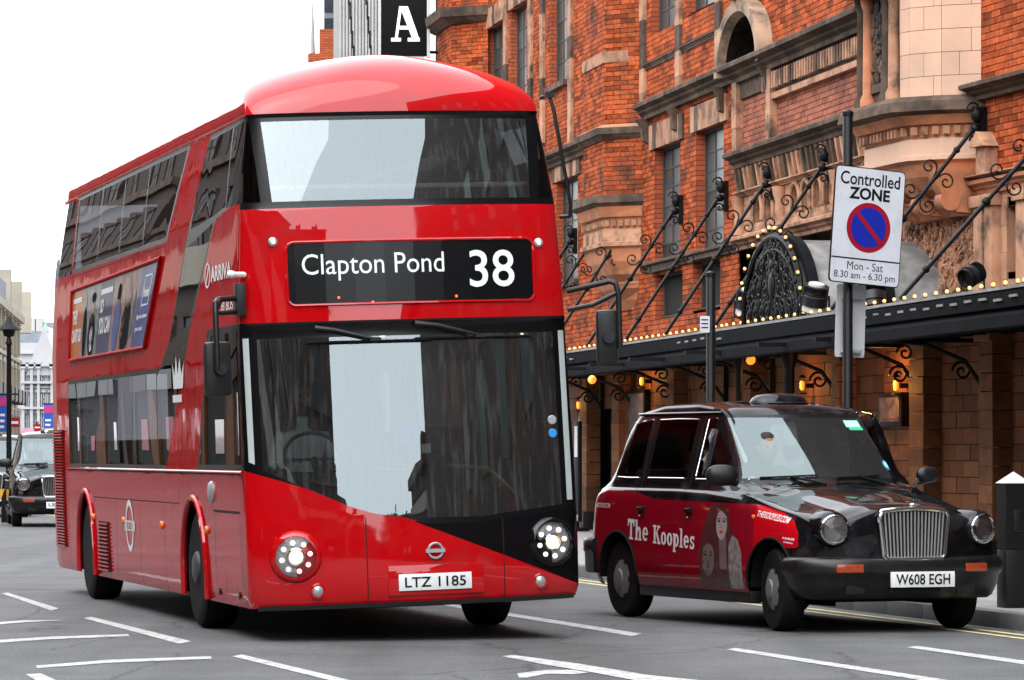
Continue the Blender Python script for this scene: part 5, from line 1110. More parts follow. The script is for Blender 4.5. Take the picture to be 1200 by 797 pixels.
# ================================================================== PEOPLE
def make_person(label, M, shirt, hair_mat, pose='sit', hat=None, head_turn=0, hands_fwd=True):
    """one continuous skinned body (0,0,0 = seat point under the pelvis, facing -y), clothes and hair as children"""
    root = thing('person', label, 'person', M)
    J = {}
    def body(name, chains, material, sub=2):
        bmv = bmesh.new(); sk = bmv.verts.layers.skin.verify(); idx = {}
        first = True
        for ch in chains:
            prev = None
            for key, p, r in ch:
                if key in idx: v = idx[key]
                else:
                    v = bmv.verts.new(p); v[sk].radius = (r, r) if not isinstance(r, tuple) else r; idx[key] = v
                    if first: v[sk].use_root = True; first = False
                if prev is not None and prev != v and bmv.edges.get((prev, v)) is None: bmv.edges.new((prev, v))
                prev = v
        me = bpy.data.meshes.new(name); bmv.to_mesh(me); bmv.free()
        o = bpy.data.objects.new(name, me); COL.objects.link(o)
        o.modifiers.new('skin', 'SKIN'); sb = o.modifiers.new('sub', 'SUBSURF'); sb.levels = sub; sb.render_levels = sub
        bpy.context.view_layer.update()
        m2 = bpy.data.meshes.new_from_object(o.evaluated_get(bpy.context.evaluated_depsgraph_get()))
        bpy.data.objects.remove(o)
        m2.materials.clear(); m2.materials.append(material); m2.polygons.foreach_set('use_smooth', [True]*len(m2.polygons))
        return m2
    hipz = .08
    ch = [[('pel', (0, 0, hipz), (.15, .11)), ('belly', (0, -.01, .25), (.14, .11)), ('chest', (0, -.02, .42), (.16, .12)), ('neck0', (0, -.01, .55), .06), ('neck', (0, -.02, .61), .05), ('head0', (0, -.04, .68), .06)]]
    for s in (-1, 1):
        ex, ey, ez = s*.24, -.04, .27
        wx, wy, wz = (s*.15, -.30, .33) if hands_fwd else (s*.17, -.24, .14)
        ch.append([('chest', 0, 0), ('sh%d' % s, (s*.18, 0, .50), .062), ('el%d' % s, (ex, ey, ez), .046), ('wr%d' % s, (wx, wy, wz), .03), ('palm%d' % s, (wx-s*.01, wy-.06, wz+.01), (.038, .02))])
        for q in range(4):
            fx = wx-s*.01+(q-1.5)*.02
            ln = (.055, .066, .07, .058)[q]
            ch.append([('palm%d' % s, 0, 0), ('k%d%d' % (s, q), (fx, wy-.095, wz+.016), .009), ('m%d%d' % (s, q), (fx, wy-.095-ln*.5, wz+.004), .0085), ('t%d%d' % (s, q), (fx, wy-.095-ln*.6, wz-.02), .0075)])
        ch.append([('palm%d' % s, 0, 0), ('th%d' % s, (wx-s*.05, wy-.07, wz), .011), ('tt%d' % s, (wx-s*.06, wy-.11, wz-.005), .009)])
        ch.append([('pel', 0, 0), ('hip%d' % s, (s*.09, -.04, hipz), .085), ('kn%d' % s, (s*.11, -.46, hipz+.03), .06), ('an%d' % s, (s*.11, -.50, -.36), .042), ('to%d' % s, (s*.11, -.66, -.41), .038)])
    part('body', body('body', ch, shirt), shirt, root)
    # head with face
    hd = MB(); n, mrows = 20, 18; loops = []
    for i in range(mrows+1):
        t = min(max(i/mrows, .02), .98); a = math.pi*t; z = -math.cos(a)*.125; r = math.sin(a)
        l = []
        for k in range(n):
            b = 2*math.pi*k/n; cx, cy = math.cos(b), math.sin(b)
            rx = .078*r*(1-.18*max(0, -z/.125)); ry = .098*r
            x, y = cx*rx, cy*ry
            if cy < 0:                                    # face side
                nx = math.exp(-(x/.014)**2)
                y -= .024*nx*math.exp(-((z+.008)/.022)**2)+.006*nx*math.exp(-((z-.015)/.03)**2)   # nose
                y += .012*math.exp(-((abs(x)-.032)/.014)**2)*math.exp(-((z-.022)/.013)**2)          # eye sockets
                y -= .007*math.exp(-(x/.022)**2)*math.exp(-((z+.052)/.010)**2)                      # lips
                y -= .008*math.exp(-(x/.03)**2)*math.exp(-((z+.095)/.018)**2)                       # chin
            l.append((x, y, z))
        loops.append(l)
    hd.loft(loops, True, True)
    for s in (-1, 1): hd.sphere((s*.080, .005, .0), (.012, .02, .032), 8, 6)
    HM = T((0, -.05, .80)) @ Rz(head_turn)
    h = part('head', hd, MT['skin'], root, HM)
    e = MB()
    for s in (-1, 1): e.sphere((s*.032, -.083, .022), .011, 8, 6)
    part('eyes', e, MT['hair'], h)
    hr = MB(); loops = []
    for i in range(9):
        a = math.pi*(.48+.5*i/8); z = -math.cos(a)*.135+.004; r = math.sin(a)
        loops.append([(math.cos(2*math.pi*k/20)*.088*r, .016+math.sin(2*math.pi*k/20)*(.104*r if math.sin(2*math.pi*k/20) > 0 else (.1*r if i > 2 else .05*r)), z-(.06*(1-i/8) if math.sin(2*math.pi*k/20) > .1 else -.03*(1-i/8))) for k in range(20)])
    hr.loft(loops, True, True); part('hair', hr, hair_mat, h)
    if hat:
        ht = MB(); ht.lathe([(.098, .045), (.102, .06), (.10, .075), (.098, .11), (.08, .145), (.04, .162), (.005, .166)], 20, axis='z'); part('hat', ht, hat, h)
    return root

# ================================================================== BUS
def make_bus():
    root = thing('double_decker_bus', 'red double decker bus on route 38 to Clapton Pond, driving towards the viewer', 'bus', T((-.65, 28.51, 0)) @ Rz(R(14)))
    piv = T((0, 0, .3)); RM = piv @ Ry(R(-1.9)) @ piv.inverted()
    LEN = 11.35
    prof = [(.28, 1.235, .03, .02), (.36, 1.255, .0, 0), (.7, 1.26, 0, 0), (.95, 1.26, .012, 0), (1.31, 1.26, .04, 0), (1.34, 1.26, .043, 0), (1.8, 1.252, .085, 0), (2.33, 1.245, .135, .02), (2.37, 1.245, .125, .02), (2.8, 1.225, .145, .08),
            (3.20, 1.205, .17, .15), (3.24, 1.203, .18, .17), (3.55, 1.165, .235, .28), (3.9, 1.115, .31, .42), (3.93, 1.12, .30, .43), (3.99, 1.118, .305, .44), (4.06, 1.105, .32, .46), (4.13, 1.07, .35, .50), (4.19, 1.02, .39, .56), (4.25, .94, .45, .66), (4.30, .84, .53, .8), (4.345, .71, .64, .98), (4.385, .56, .79, 1.2), (4.415, .40, .98, 1.4), (4.435, .22, 1.25, 1.7)]
    # refine
    pr = []
    for i in range(len(prof)-1):
        a, b = prof[i], prof[i+1]; k = max(1, int(math.hypot(b[0]-a[0], b[1]-a[1])/.16))
        for j in range(k): pr.append(tuple(a[q]+(b[q]-a[q])*j/k for q in range(4)))
    pr.append(prof[-1])
    CZ = ([.2, 3.93, 3.99, 4.06, 4.13, 4.19, 4.25, 4.30, 4.345, 4.385, 4.415, 4.435], [.17, .17, .22, .33, .48, .64, .80, .92, 1.0, 1.0, 1.0, 1.0], [6, 6, 5, 4, 3.2, 2.8, 2.5, 2.3, 2.2, 2.1, 2, 2])
    def fy(x, w_, f, z=1.0):
        q = min(abs(x)/w_, .99999)
        c = float(np.interp(z, CZ[0], CZ[1])); nn = float(np.interp(z, CZ[0], CZ[2]))
        return f+.17*(x/1.25)**2+c*(1-(1-q**nn)**(1/nn))
    loops = []
    for z, w_, f, r in pr:
        l = []
        yb = fy(w_, w_, f, z)
        for k in range(36): l.append((-w_, (LEN-r-.12)+(yb-(LEN-r-.12))*k/36, z))
        for k in range(49):
            t = -math.pi/2+math.pi*k/48; x = w_*math.copysign(abs(math.sin(t))**.8, math.sin(t)); l.append((x, fy(x, w_, f, z), z))
        for k in range(1, 37): l.append((w_, yb+((LEN-r-.12)-yb)*k/36, z))
        for k in range(1, 9):
            t = math.pi*k/9; l.append((w_*math.copysign(abs(math.cos(t))**.5, math.cos(t)), LEN-r-.12+.12*math.sin(t)**.5, z))
        loops.append(l)
    mb = MB(); mb.loft(loops, True, False); mb.add(loops[-1], [tuple(range(len(loops[-1])))])
    me = bpy.data.meshes.new('body'); me.from_pydata(mb.v, [], mb.f)
    bm = bmesh.new(); bm.from_mesh(me); bmesh.ops.remove_doubles(bm, verts=bm.verts, dist=1e-5); bmesh.ops.recalc_face_normals(bm, faces=bm.faces)
    lay = bm.faces.layers.int.new('rid')
    bvh = BVHTree.FromBMesh(bm)
    def left(f): c = f.calc_center_median(); return c.x < -.85 and c.y < LEN-.05 and abs(f.normal.x) > .25
    def right(f): c = f.calc_center_median(); return c.x > .85 and abs(f.normal.x) > .25
    def front(f): return f.calc_center_median().y < 2.0 and f.normal.y < -.22
    def rear(f): return f.calc_center_median().y > LEN-2 and f.normal.y > .5
    ids = {0: ('body', MT['red'])}
    nid = [1]
    def reg(name, m, key=None):
        r = nid[0]; nid[0] += 1; ids[r] = (name, m); return r
    TR = reg('window_surround', MT['trim']); SM = reg('panel_gap', MT['seam']); BP = reg('black_front_panel', MT['black_gloss'])
    C = lambda poly, ax, ok, r: cut(bm, lay, poly, ax, ok, r)
    DEL = reg('void', MT['seam'])
    for side in (left, right):
        # black band of each window group, then the panes
        C([(9.75, 3.17), (9.75, 3.92), (3.05, 3.92), (3.86, 3.17)], 0, side, TR)
        C([(2.35, 3.90), (0, 3.93), (0, 3.22), (1.4, 3.22), (2.9, 3.08), (2.52, 3.45)], 0, side, TR)
        C([(2.52, 3.45), (2.9, 3.08), (3.02, 2.98), (1.45, 3.2), (1.9, 3.6)], 0, side, TR)
        C([(1.47, 3.22), (1.92, 2.9), (2.55, 2.45), (3.72, 2.30), (3.3, 2.7), (2.92, 3.08)], 0, side, TR)
        C([(3.72, 2.32), (2.52, 2.47), (2.62, 2.39), (3.95, 1.29), (4.6, 1.29), (4.2, 2.13)], 0, side, TR)
        C([(10.05, 2.14), (4.15, 2.14), (4.35, 1.29), (10.05, 1.29)], 0, side, TR)
        C([(1.78, 2.38), (0.02, 2.38), (.02, 1.30), (2.36, 1.30)], 0, side, TR)
        for a, b in ((9.71, 8.05), (8.01, 6.62), (6.58, 5.2), (5.16, 3.2)):
            if b == 3.2: poly = [(a, 3.21), (a, 3.88), (3.16, 3.88), (3.90, 3.21)]
            else: poly = [(a, 3.21), (a, 3.88), (b, 3.88), (b, 3.21)]
            C(poly, 0, side, reg('side_window', MT['dark_glass']))
        for a, b in ((10.01, 8.75), (8.71, 7.3), (7.26, 5.8), (5.76, 4.4)):
            C([(a, 1.33), (a, 2.10), (b, 2.10), (b, 1.33)], 0, side, reg('side_window', MT['dark_glass']))
        r = reg('stair_window', MT['dark_glass'])
        C([(4.36, 1.33), (4.36, 2.10), (4.2, 2.12), (3.74, 2.27), (2.66, 2.40), (3.90, 1.33)], 0, side, r)
        C([(1.52, 3.20), (1.95, 2.92), (2.56, 2.47), (3.66, 2.33), (3.26, 2.7), (2.88, 3.06)], 0, side, r)
        r = reg('stair_window', MT['dark_glass'])
        C([(2.30, 3.86), (1.05, 3.88), (1.05, 3.27), (1.5, 3.25), (2.82, 3.14), (2.48, 3.5)], 0, side, r)
        r = reg('corner_window', MT['dark_glass'])
        C([(1.01, 3.88), (0.02, 3.90), (0.02, 3.27), (1.01, 3.27)], 0, side, r)
        r = reg('driver_window' if side is left else 'door_glass', MT['dark_glass'])
        C([(1.74, 2.33), (1.05, 2.33), (1.05, 1.34), (2.26, 1.34)], 0, side, r)
        r = reg('driver_window' if side is left else 'door_glass', MT['dark_glass'])
        C([(1.01, 2.33), (.30, 2.33), (.30, 1.34), (1.01, 1.34)], 0, side, r)
        # panel gaps
        def vline(y, z0, z1): C([(y-.006, z0), (y+.006, z0), (y+.006, z1), (y-.006, z1)], 0, side, SM)
        def hline(z, y0, y1, t=.005): C([(y0, z-t), (y1, z-t), (y1, z+t), (y0, z+t)], 0, side, SM)
        vline(.42, .28, 1.27); vline(.50, .40, .98); vline(1.62, .40, .98); vline(4.12, .3, 1.02); vline(5.5, .3, 1.02); vline(6.95, .3, 1.0); vline(8.3, .3, 1.02); vline(10.15, .3, 3.1)
        hline(1.02, 3.3, 8.4); hline(.98, .5, 1.62); hline(1.27, .42, 10.1); hline(.99, .5, 1.7); hline(3.14, 3.9, 9.9)
        for cy in (2.63, 8.95):
            C([(cy+.56*math.cos(2*math.pi*k/28), .46+.60*math.sin(2*math.pi*k/28)) for k in range(28)], 0, side, DEL)
            C([(cy-.555, .2), (cy+.555, .2), (cy+.555, .46), (cy-.555, .46)], 0, side, DEL)
    # front
    C([(-1.3, 3.93), (1.3, 3.93), (1.3, 3.22), (-1.3, 3.22)], 1, front, TR)
    C([(-1.3, 2.38), (1.3, 2.38), (1.3, 1.50), (-1.3, 1.50)], 1, front, TR)
    wb = [(-1.24, 1.29), (-.95, 1.155), (-.6, .995), (-.35, .91), (-.12, .87), (.45, .86), (1.1, .93), (1.3, .95)]
    # black lower corner panel: below the glass, above the red diagonal
    C([(-.16, .93), (1.1, 1.0), (1.3, 1.02), (1.3, .345), (1.22, .375)], 1, front, BP)
    C(wb+[(1.3, 1.51), (-1.3, 1.51), (-1.3, 1.31)], 1, front, TR)
    gb = [(-1.13, 1.29), (-.9, 1.185), (-.6, 1.04), (-.35, .955), (-.12, .915), (.45, .905), (1.12, .97)]
    r = reg('windscreen', MT['windscreen'])
    C(gb+[(1.12, 2.26), (-1.13, 2.26)], 1, front, r)
    r = reg('pale_pillar', MT['pale_post'])
    C([(-1.225, 1.36), (-1.185, 1.34), (-1.185, 2.27), (-1.225, 2.27)], 1, front, r)
    r = reg('pale_pillar', MT['pale_post'])
    C([(1.165, 1.0), (1.215, 1.0), (1.215, 2.27), (1.165, 2.27)], 1, front, r)
    r = reg('upper_windscreen', MT['windscreen'])
    C([(-.98, 3.27), (.98, 3.27), (1.0, 3.87), (-1.02, 3.87)], 1, front, r)
    r = reg('corner_window', MT['dark_glass']); C([(-1.3, 3.27), (-1.06, 3.27), (-1.10, 3.87), (-1.3, 3.87)], 1, front, r)
    r = reg('corner_window', MT['dark_glass']); C([(1.3, 3.27), (1.06, 3.27), (1.10, 3.87), (1.3, 3.87)], 1, front, r)
    for x in (-.41, .63): C([(x-.004, .30), (x+.004, .30), (x+.004, .93), (x-.004, .93)], 1, lambda f: front(f) and f[lay] in (0, BP), SM)
    C([(-1.2, 2.363), (1.2, 2.363), (1.2, 2.378), (-1.2, 2.378)], 1, front, SM)
    # rear
    C([(-1.0, 3.2), (1.0, 3.2), (.95, 3.9), (-.95, 3.9)], 1, rear, reg('rear_window', MT['dark_glass']))
    C([(-1.0, 1.5), (1.0, 1.5), (1.0, 2.2), (-1.0, 2.2)], 1, rear, reg('rear_window', MT['dark_glass']))
    r = reg('rear_window', MT['dark_glass'])
    for side in (left,): C([(9.83, 3.17), (9.83, 3.9), (11.3, 3.9), (11.3, 3.17)], 0, side, r)
    ids.pop(DEL)
    regions_to_parts(bm, lay, root, RM, ids); bm.free()

    P = lambda name, mb_, m, **k: part(name, mb_, m, root, RM, **k)
    def dec(me, axis, off=.004): return project(me, bvh, axis, off)
    # window groups trims: rubbing strip
    mb = MB(); mb.tube([(-1.263, y, 1.285) for y in (.35, 3, 6, 10.1)], .011, 6); P('rubbing_strip', mb, MT['red'])
    # wheel arch lips
    for cy in (2.63, 8.95):
        for sx in (-1, 1):
            mb = MB(); pts = [(sx*1.262, cy-.575, .29)]+[(sx*1.262, cy-.575*math.cos(math.pi*k/16), .46+.615*math.sin(math.pi*k/16)) for k in range(17)]+[(sx*1.262, cy+.575, .29)]
            mb.tube(pts, .026, 8); P('wheel_arch', mb, MT['red'])
            mb = MB(); l0 = [(sx*1.25, cy-.56*math.cos(math.pi*k/16), .46+.6*math.sin(math.pi*k/16)) for k in range(17)]
            mb.loft([l0, [(sx*.80, y, z) for _, y, z in l0]], False); mb.add([(sx*.8, y, z) for _, y, z in l0]+[(sx*.8, cy+.56, .3), (sx*.8, cy-.56, .3)], [tuple(range(19))])
            P('wheel_well', mb, MT['underside'])
    mb = MB(); mb.box((-1.2, .35, .30), (1.2, 2.0, .34)); mb.box((-.78, 2.0, .30), (.78, 3.25, .34)); mb.box((-1.2, 3.25, .30), (1.2, 8.35, .34)); mb.box((-.78, 8.35, .30), (.78, 9.6, .34)); mb.box((-1.2, 9.6, .30), (1.2, 11.1, .34)); P('underfloor', mb, MT['underside'])
    # side vents
    for (y0, y1, z0, z1, n) in ((7.42, 8.06, .34, .80, 13), (10.42, 11.10, .50, 1.66, 40)):
        mb = MB(); mb.box((-1.268, y0, z0), (-1.257, y1, z1)); v = P('vent', mb, MT['seam'])
        for k in range(n):
            zz = z0+(z1-z0)*(k+.5)/n; mb = MB(); mb.box((-1.285, y0+.01, zz-.008), (-1.262, y1-.01, zz+.006)); part('slat', mb, MT['red'], v)
    # amber side markers
    for y in (11.27-.15, 8.42, 6.44, 4.24, 1.97):
        mb = MB(); mb.lathe([(.034, 0), (.034, .012), (.026, .022), (.004, .026)], 14, T((-1.26, y, .83)) @ Rz(R(90))); P('side_marker', mb, MT['orange'])
    mb = MB(); mb.lathe([(.085, 0), (.085, .012), (.07, .03), (.03, .04), (.003, .042)], 20, T((-1.255, 1.70, 1.13)) @ Rz(R(90))); P('filler_cap', mb, MT['silver'])
    for y in (.62, 1.5):
        mb = MB(); mb.lathe([(.03, 0), (.03, .01), (.003, .012)], 12, T((-1.258, y, .37)) @ Rz(R(90))); P('panel_lock', mb, MT['trim'])
    # roundel on the side and on the front
    def roundel(cx, cz, r, w_, h_):
        ring = []
        for k in range(32):
            a, b = 2*math.pi*k/32, 2*math.pi*(k+1)/32
            ring.append(([(cx+r*math.cos(a), cz+r*math.sin(a)), (cx+r*math.cos(b), cz+r*math.sin(b)), (cx+.76*r*math.cos(b), cz+.76*r*math.sin(b)), (cx+.76*r*math.cos(a), cz+.76*r*math.sin(a))], 0))
        ring.append(([(cx-w_/2, cz-h_/2), (cx+w_/2, cz-h_/2), (cx+w_/2, cz+h_/2), (cx-w_/2, cz+h_/2)], 0)); return ring
    m = flat_mesh('roundel', roundel(6.10, .79, .23, .60, .09), [MT['white_print']]); P('roundel', dec(m, 0), None)
    m = fit_text('BUSES', .28, .06, .01, mat_=MT['sign_red']); place_mesh(m, lambda c: Vector((6.10-c.x, .79+c.y, 0))); P('roundel_lettering', dec(m, 0, .007), None)
    m = flat_mesh('roundel', roundel(.10, .665, .062, .15, .028), [MT['chrome']]); P('front_roundel', dec(m, 1, .006), None)
    mb = MB(); mb.tube([(.10+.055*math.cos(2*math.pi*k/24), -.010, .665+.055*math.sin(2*math.pi*k/24)) for k in range(24)], .009, 6, True); mb.box((.03, -.02, .652), (.17, -.004, .678)); P('front_badge', mb, MT['silver'])
    # advert panel on the side, with frame
    ad = [(9.80, 2.33), (9.66, 3.0), (4.10, 3.05), (4.95, 2.33)]
    def ax(t, s):   # t 0..1 from rear to front, s 0..1 up
        bx = ad[0][0]+(ad[3][0]-ad[0][0])*t; tx = ad[1][0]+(ad[2][0]-ad[1][0])*t
        bz = ad[0][1]+(ad[3][1]-ad[0][1])*t; tz = ad[1][1]+(ad[2][1]-ad[1][1])*t
        return (bx+(tx-bx)*s, bz+(tz-bz)*s)
    MT['ad_orange'] = mat('advert orange', (.55, .16, .03), rough=.35, noise_=.05, coat=.6); MT['ad_navy'] = mat('advert navy', (.025, .035, .11), rough=.35, noise_=.1, coat=.6)
    MT['ad_grey'] = mat('advert grey', (.20, .21, .22), rough=.35, noise_=.6, scale=9, coat=.6); MT['ad_skin'] = mat('advert faces', (.30, .17, .15), rough=.35, noise_=.6, scale=7, coat=.6); MT['ad_blue'] = mat('advert blue', (.05, .09, .28), rough=.35, noise_=.3, scale=6, coat=.6)
    mats = [MT['ad_orange'], MT['ad_grey'], MT['ad_navy'], MT['ad_skin'], MT['ad_blue'], MT['white_print'], MT['coat_dark']]
    def band(t0, t1, mi, s0=0, s1=1): return ([ax(t0, s0), ax(t1, s0), ax(t1, s1), ax(t0, s1)], mi)
    polys = [band(0, .15, 0), band(.15, .36, 1), band(.36, .53, 2), band(.53, .82, 3), band(.82, 1, 4)]
    a_ = P('advert', dec(flat_mesh('advert', polys, mats), 0, .006), None, label='long poster with orange, grey and navy bands of lettering and faces')
    def blob(t, s, rt, rs, mi, n=14): return ([ax(t+rt*math.cos(2*math.pi*k/n), s+rs*math.sin(2*math.pi*k/n)) for k in range(n)], mi)
    figs = [blob(.19, .35, .025, .36, 6), blob(.19, .78, .016, .11, 3), blob(.285, .3, .045, .3, 6), blob(.285, .25, .022, .18, 5), blob(.285, .62, .022, .16, 3), blob(.29, .80, .026, .07, 6),
            blob(.60, .35, .04, .33, 4), blob(.60, .74, .02, .13, 6), blob(.67, .34, .025, .33, 3), blob(.72, .3, .06, .3, 6), blob(.72, .68, .03, .15, 3), blob(.78, .45, .022, .3, 1)]
    P('advert_figures', dec(flat_mesh('advert_figures', figs, mats), 0, .009), None)
    [P('advert_bar', dec(flat_mesh('advert_bar', [b_], mats), 0, .009), None) for b_ in (band(.025, .135, 5, .80, .87), band(.375, .515, 5, .80, .87), band(.87, .875, 5, .50, .82), band(.87, .945, 5, .50, .52), band(.87, .945, 5, .84, .86), band(.94, .945, 5, .50, .86))]
    def adtext(s, t0, t1, s0, s1):
        m = fit_text(s, 1, 1, .035, mat_=MT['white_print']); place_mesh(m, lambda c: Vector((*ax(t0+(t1-t0)*(c.x+.5), s0+(s1-s0)*(c.y+.5)), 0)))
        P('advert_lettering', dec(m, 0, .010), None)
    adtext('THEY', .025, .09, .50, .70); adtext("CAN'T GO", .02, .145, .24, .44); adtext('SO', .38, .42, .56, .74); adtext('YOU CAN', .38, .525, .28, .50)
    adtext('Prudential', .88, .937, .60, .72); adtext('Sign into whatever', .845, .96, .34, .41); adtext('pru.co.uk', .85, .93, .20, .27)
    mb = MB(); q = [ax(0, 0), ax(0, 1), ax(1, 1), ax(1, 0)]; pts = []
    for i in range(4):
        for k in range(8):
            a, b = q[i], q[(i+1) % 4]; y, z = a[0]+(b[0]-a[0])*k/8, a[1]+(b[1]-a[1])*k/8; h = bvh.ray_cast(Vector((-3, y, z)), Vector((1, 0, 0))); pts.append((h[0].x-.012 if h[0] else -1.25, y, z))
    mb.tube(pts, .018, 6, True); P('advert_frame', mb, mat('advert frame red', (.36, .006, .01), spec=.1, rough=.6, noise_=.1))
    # operator lettering
    def stxt(s, y0, y1, z0, z1, name='lettering', m_=None, bold=.01, sh=0):
        m = fit_text(s, abs(y1-y0), z1-z0, bold, sh, mat_=m_ or MT['white_print']); place_mesh(m, lambda c: Vector(((y0+y1)/2-c.x, (z0+z1)/2+c.y, 0))); P(name, dec(m, 0, .005), None)
    stxt('ARRIVA', 1.62, .72, 2.74, 2.86, bold=.03); stxt('38 BUS', 1.15, .60, 2.50, 2.57)
    ring = []
    for k in range(24):
        a, b = 2*math.pi*k/24, 2*math.pi*(k+1)/24
        ring.append(([(1.78+.13*math.cos(a), 2.80+.1*math.sin(a)), (1.78+.13*math.cos(b), 2.80+.1*math.sin(b)), (1.78+.1*math.cos(b), 2.80+.082*math.sin(b)), (1.78+.1*math.cos(a), 2.80+.082*math.sin(a))], 0))
    ring.append(([(1.85, 2.74), (1.82, 2.73), (1.70, 2.87), (1.73, 2.88)], 0))
    P('operator_logo', dec(flat_mesh('operator_logo', ring, [MT['white_print']]), 0), None)
    # crown print and label on the stair glass
    cr = [([(3.45, 1.95), (2.98, 1.95), (2.95, 2.0), (2.92, 2.16), (3.04, 2.06), (3.12, 2.2), (3.22, 2.06), (3.30, 2.22), (3.38, 2.06), (3.5, 2.16)], 0), ([(3.5, 1.84), (3.04, 1.84), (3.04, 1.90), (3.5, 1.90)], 0)]
    P('window_sticker', dec(flat_mesh('window_sticker', cr, [MT['white_print']]), 0, .006), None)
    # destination display, recessed look: raised frame, black screen, lettering
    def fp(x, z, off=0):
        h = bvh.ray_cast(Vector((x, -2, z)), Vector((0, 1, 0))); return (h[0].y if h[0] else 0)-off
    m = flat_mesh('display', [(rrect(-.90, 2.50, .98, 2.965, .06), 0)], [MT['trim']]); P('destination_display', dec(m, 1, .003), None)
    mb = MB(); mb.tube([(x, fp(x, z, .006), z) for x, z in [p for a, b in zip(rrect(-.90, 2.50, .98, 2.965, .06, 6), rrect(-.90, 2.50, .98, 2.965, .06, 6)[1:]+rrect(-.90, 2.50, .98, 2.965, .06, 6)[:1]) for p in [(a[0]+(b[0]-a[0])*k/8, a[1]+(b[1]-a[1])*k/8) for k in range(8 if abs(a[0]-b[0])+abs(a[1]-b[1]) > .2 else 1)]]], .011, 6, True); P('display_frame', mb, MT['red'])
    def ftxt(s, x0, x1, z0, z1, bold, m_, off, name='destination_lettering'):
        m = fit_text(s, x1-x0, z1-z0, bold, mat_=m_); place_mesh(m, lambda c: Vector(((x0+x1)/2+c.x, (z0+z1)/2+c.y, 0))); P(name, dec(m, 1, off), None)
    ftxt('Clapton Pond', -.79, .27, 2.675, 2.875, 0, MT['white_dest'], .008)
    ftxt('38', .465, .82, 2.605, 2.88, .008, MT['white_dest'], .008)
    mb = MB()
    for x, z in ((-.53, 2.55), (-.28, 2.51), (.355, 2.54)): mb.sphere((x, fp(x, z, .006), z), .009, 8, 6)
    P('display_light', mb, mat('red pin light', (1, .05, .02), emit=(1, .06, .02), estr=3, noise_=0))
    # front marker lamps
    for x, z in ((-.99, 2.975), (1.03, 2.93)):
        mb = MB(); y = fp(x, z); mb.lathe([(.035, .0), (.034, -.012), (.025, -.02), (.003, -.024)], 14, T((x, y, z))); P('marker_lamp', mb, MT['silver'])
        mb = MB(); mb.lathe([(.017, -.02), (.014, -.028), (.002, -.03)], 10, T((x, y, z))); P('marker_lamp', mb, MT['led'])
    # headlamps
    for x, z, rim in ((-.925, .655, 'red'), (1.02, .69, 'black_gloss')):
        h = bvh.ray_cast(Vector((x, -2, z)), Vector((0, 1, 0))); y = h[0].y; nrm = h[1]; nrm = Vector((nrm.x*.8, -abs(nrm.y), 0)).normalized()
        A = T((x, y, z)) @ Rz(math.atan2(nrm.x, -nrm.y))
        mb = MB(); mb.lathe([(.20, .05), (.192, .0), (.18, -.018), (.165, -.03), (.152, -.032), (.148, -.02), (.148, .02)], 40, A); hl = P('headlamp', mb, MT[rim])
        mb = MB(); mb.lathe([(.148, .0), (.12, .008), (.07, .01), (.003, .01)], 32, A); part('reflector', mb, MT['bus_reflector'], hl)
        for k in range(8):
            a = 2*math.pi*k/8+.2; mb = MB(); mb.lathe([(.019, .002), (.018, -.012), (.010, -.02), (.002, -.021)], 12, A @ T((.106*math.cos(a), 0, .106*math.sin(a)))); part('lamp_unit', mb, MT['led'], hl)
        mb = MB(); mb.lathe([(.054, .005), (.052, -.012), (.04, -.02), (.002, -.024)], 20, A); part('main_lamp', mb, MT['warm_led'], hl)
        mb = MB(); mb.lathe([(.064, -.005), (.068, -.02), (.060, -.024), (.058, -.01)], 20, A); part('lamp_ring', mb, MT['chrome'], hl)
        mb = MB(); mb.lathe([(.150, -.035), (.12, -.05), (.06, -.06), (.003, -.062)], 32, A); part('lens', mb, MT['lamp_glass'], hl)
    for x, z in ((-.775, .40), (.915, .405)):
        y = fp(x, z); mb = MB(); mb.lathe([(.062, .01), (.06, -.01), (.047, -.013), (.045, .0), (.03, .004), (.002, .004)], 20, T((x, y, z))); P('fog_lamp', mb, MT['red'] if x < 0 else MT['red'])
        mb = MB(); mb.lathe([(.044, 0), (.03, -.012), (.002, -.015)], 16, T((x, y, z))); P('fog_lamp_lens', mb, MT['silver'])
    # number plate in its recess
    mb = MB(); mb.box((-.26, -.004, .345), (.46, .06, .565)); P('plate_recess', mb, MT['red'], bevel=.004)
    mb = MB(); mb.box((-.185, -.018, .378), (.365, -.006, .50)); npl = P('number_plate', mb, MT['plate_white'], bevel=.003)
    m = fit_text('LTZ 1185', .46, .075, .012, mat_=MT['print_black']); m.transform(T((.09, -.0215, .44)) @ FRONT); part('plate_lettering', m, None, npl)
    # front lower lip
    mb = MB(); xs = [-1.2+2.4*k/24 for k in range(25)]
    mb.loft([[(x, fp(x, .40)+a, b) for x in xs] for a, b in ((.0, .30), (.02, .265), (.12, .255), (.2, .30))], False); P('front_lip', mb, MT['trim'])
    # wipers
    for x0, z0, x1, z1, xa in ((-.72, 2.33, -.28, 2.235, .30), (.02, 2.345, .52, 2.245, .65)):
        mb = MB(); mb.tube([(x0, fp(x0, z0, .05), z0), ((x0*2+x1)/3, fp(x0, z0, .075), z0-.02), (x1, fp(x1, z1, .05), z1)], [.022, .018, .012], 8)
        mb.box((x1-.04, fp(x1, z1, .065), z1-.014), (x1+.04, fp(x1, z1, .035), z1+.014)); wp = P('wiper', mb, MT['plastic'])
        mb = MB(); mb.tube([(x, fp(x, z1-.01, .03), z1-.012+.004*abs(x-x1)) for x in [x1-.5+k*.1 for k in range(10)]], .008, 6); mb.tube([(x, fp(x, z1-.01, .02), z1-.022) for x in [x1-.52+k*.105 for k in range(10)]], .006, 4); part('blade', mb, MT['rubber'], wp)
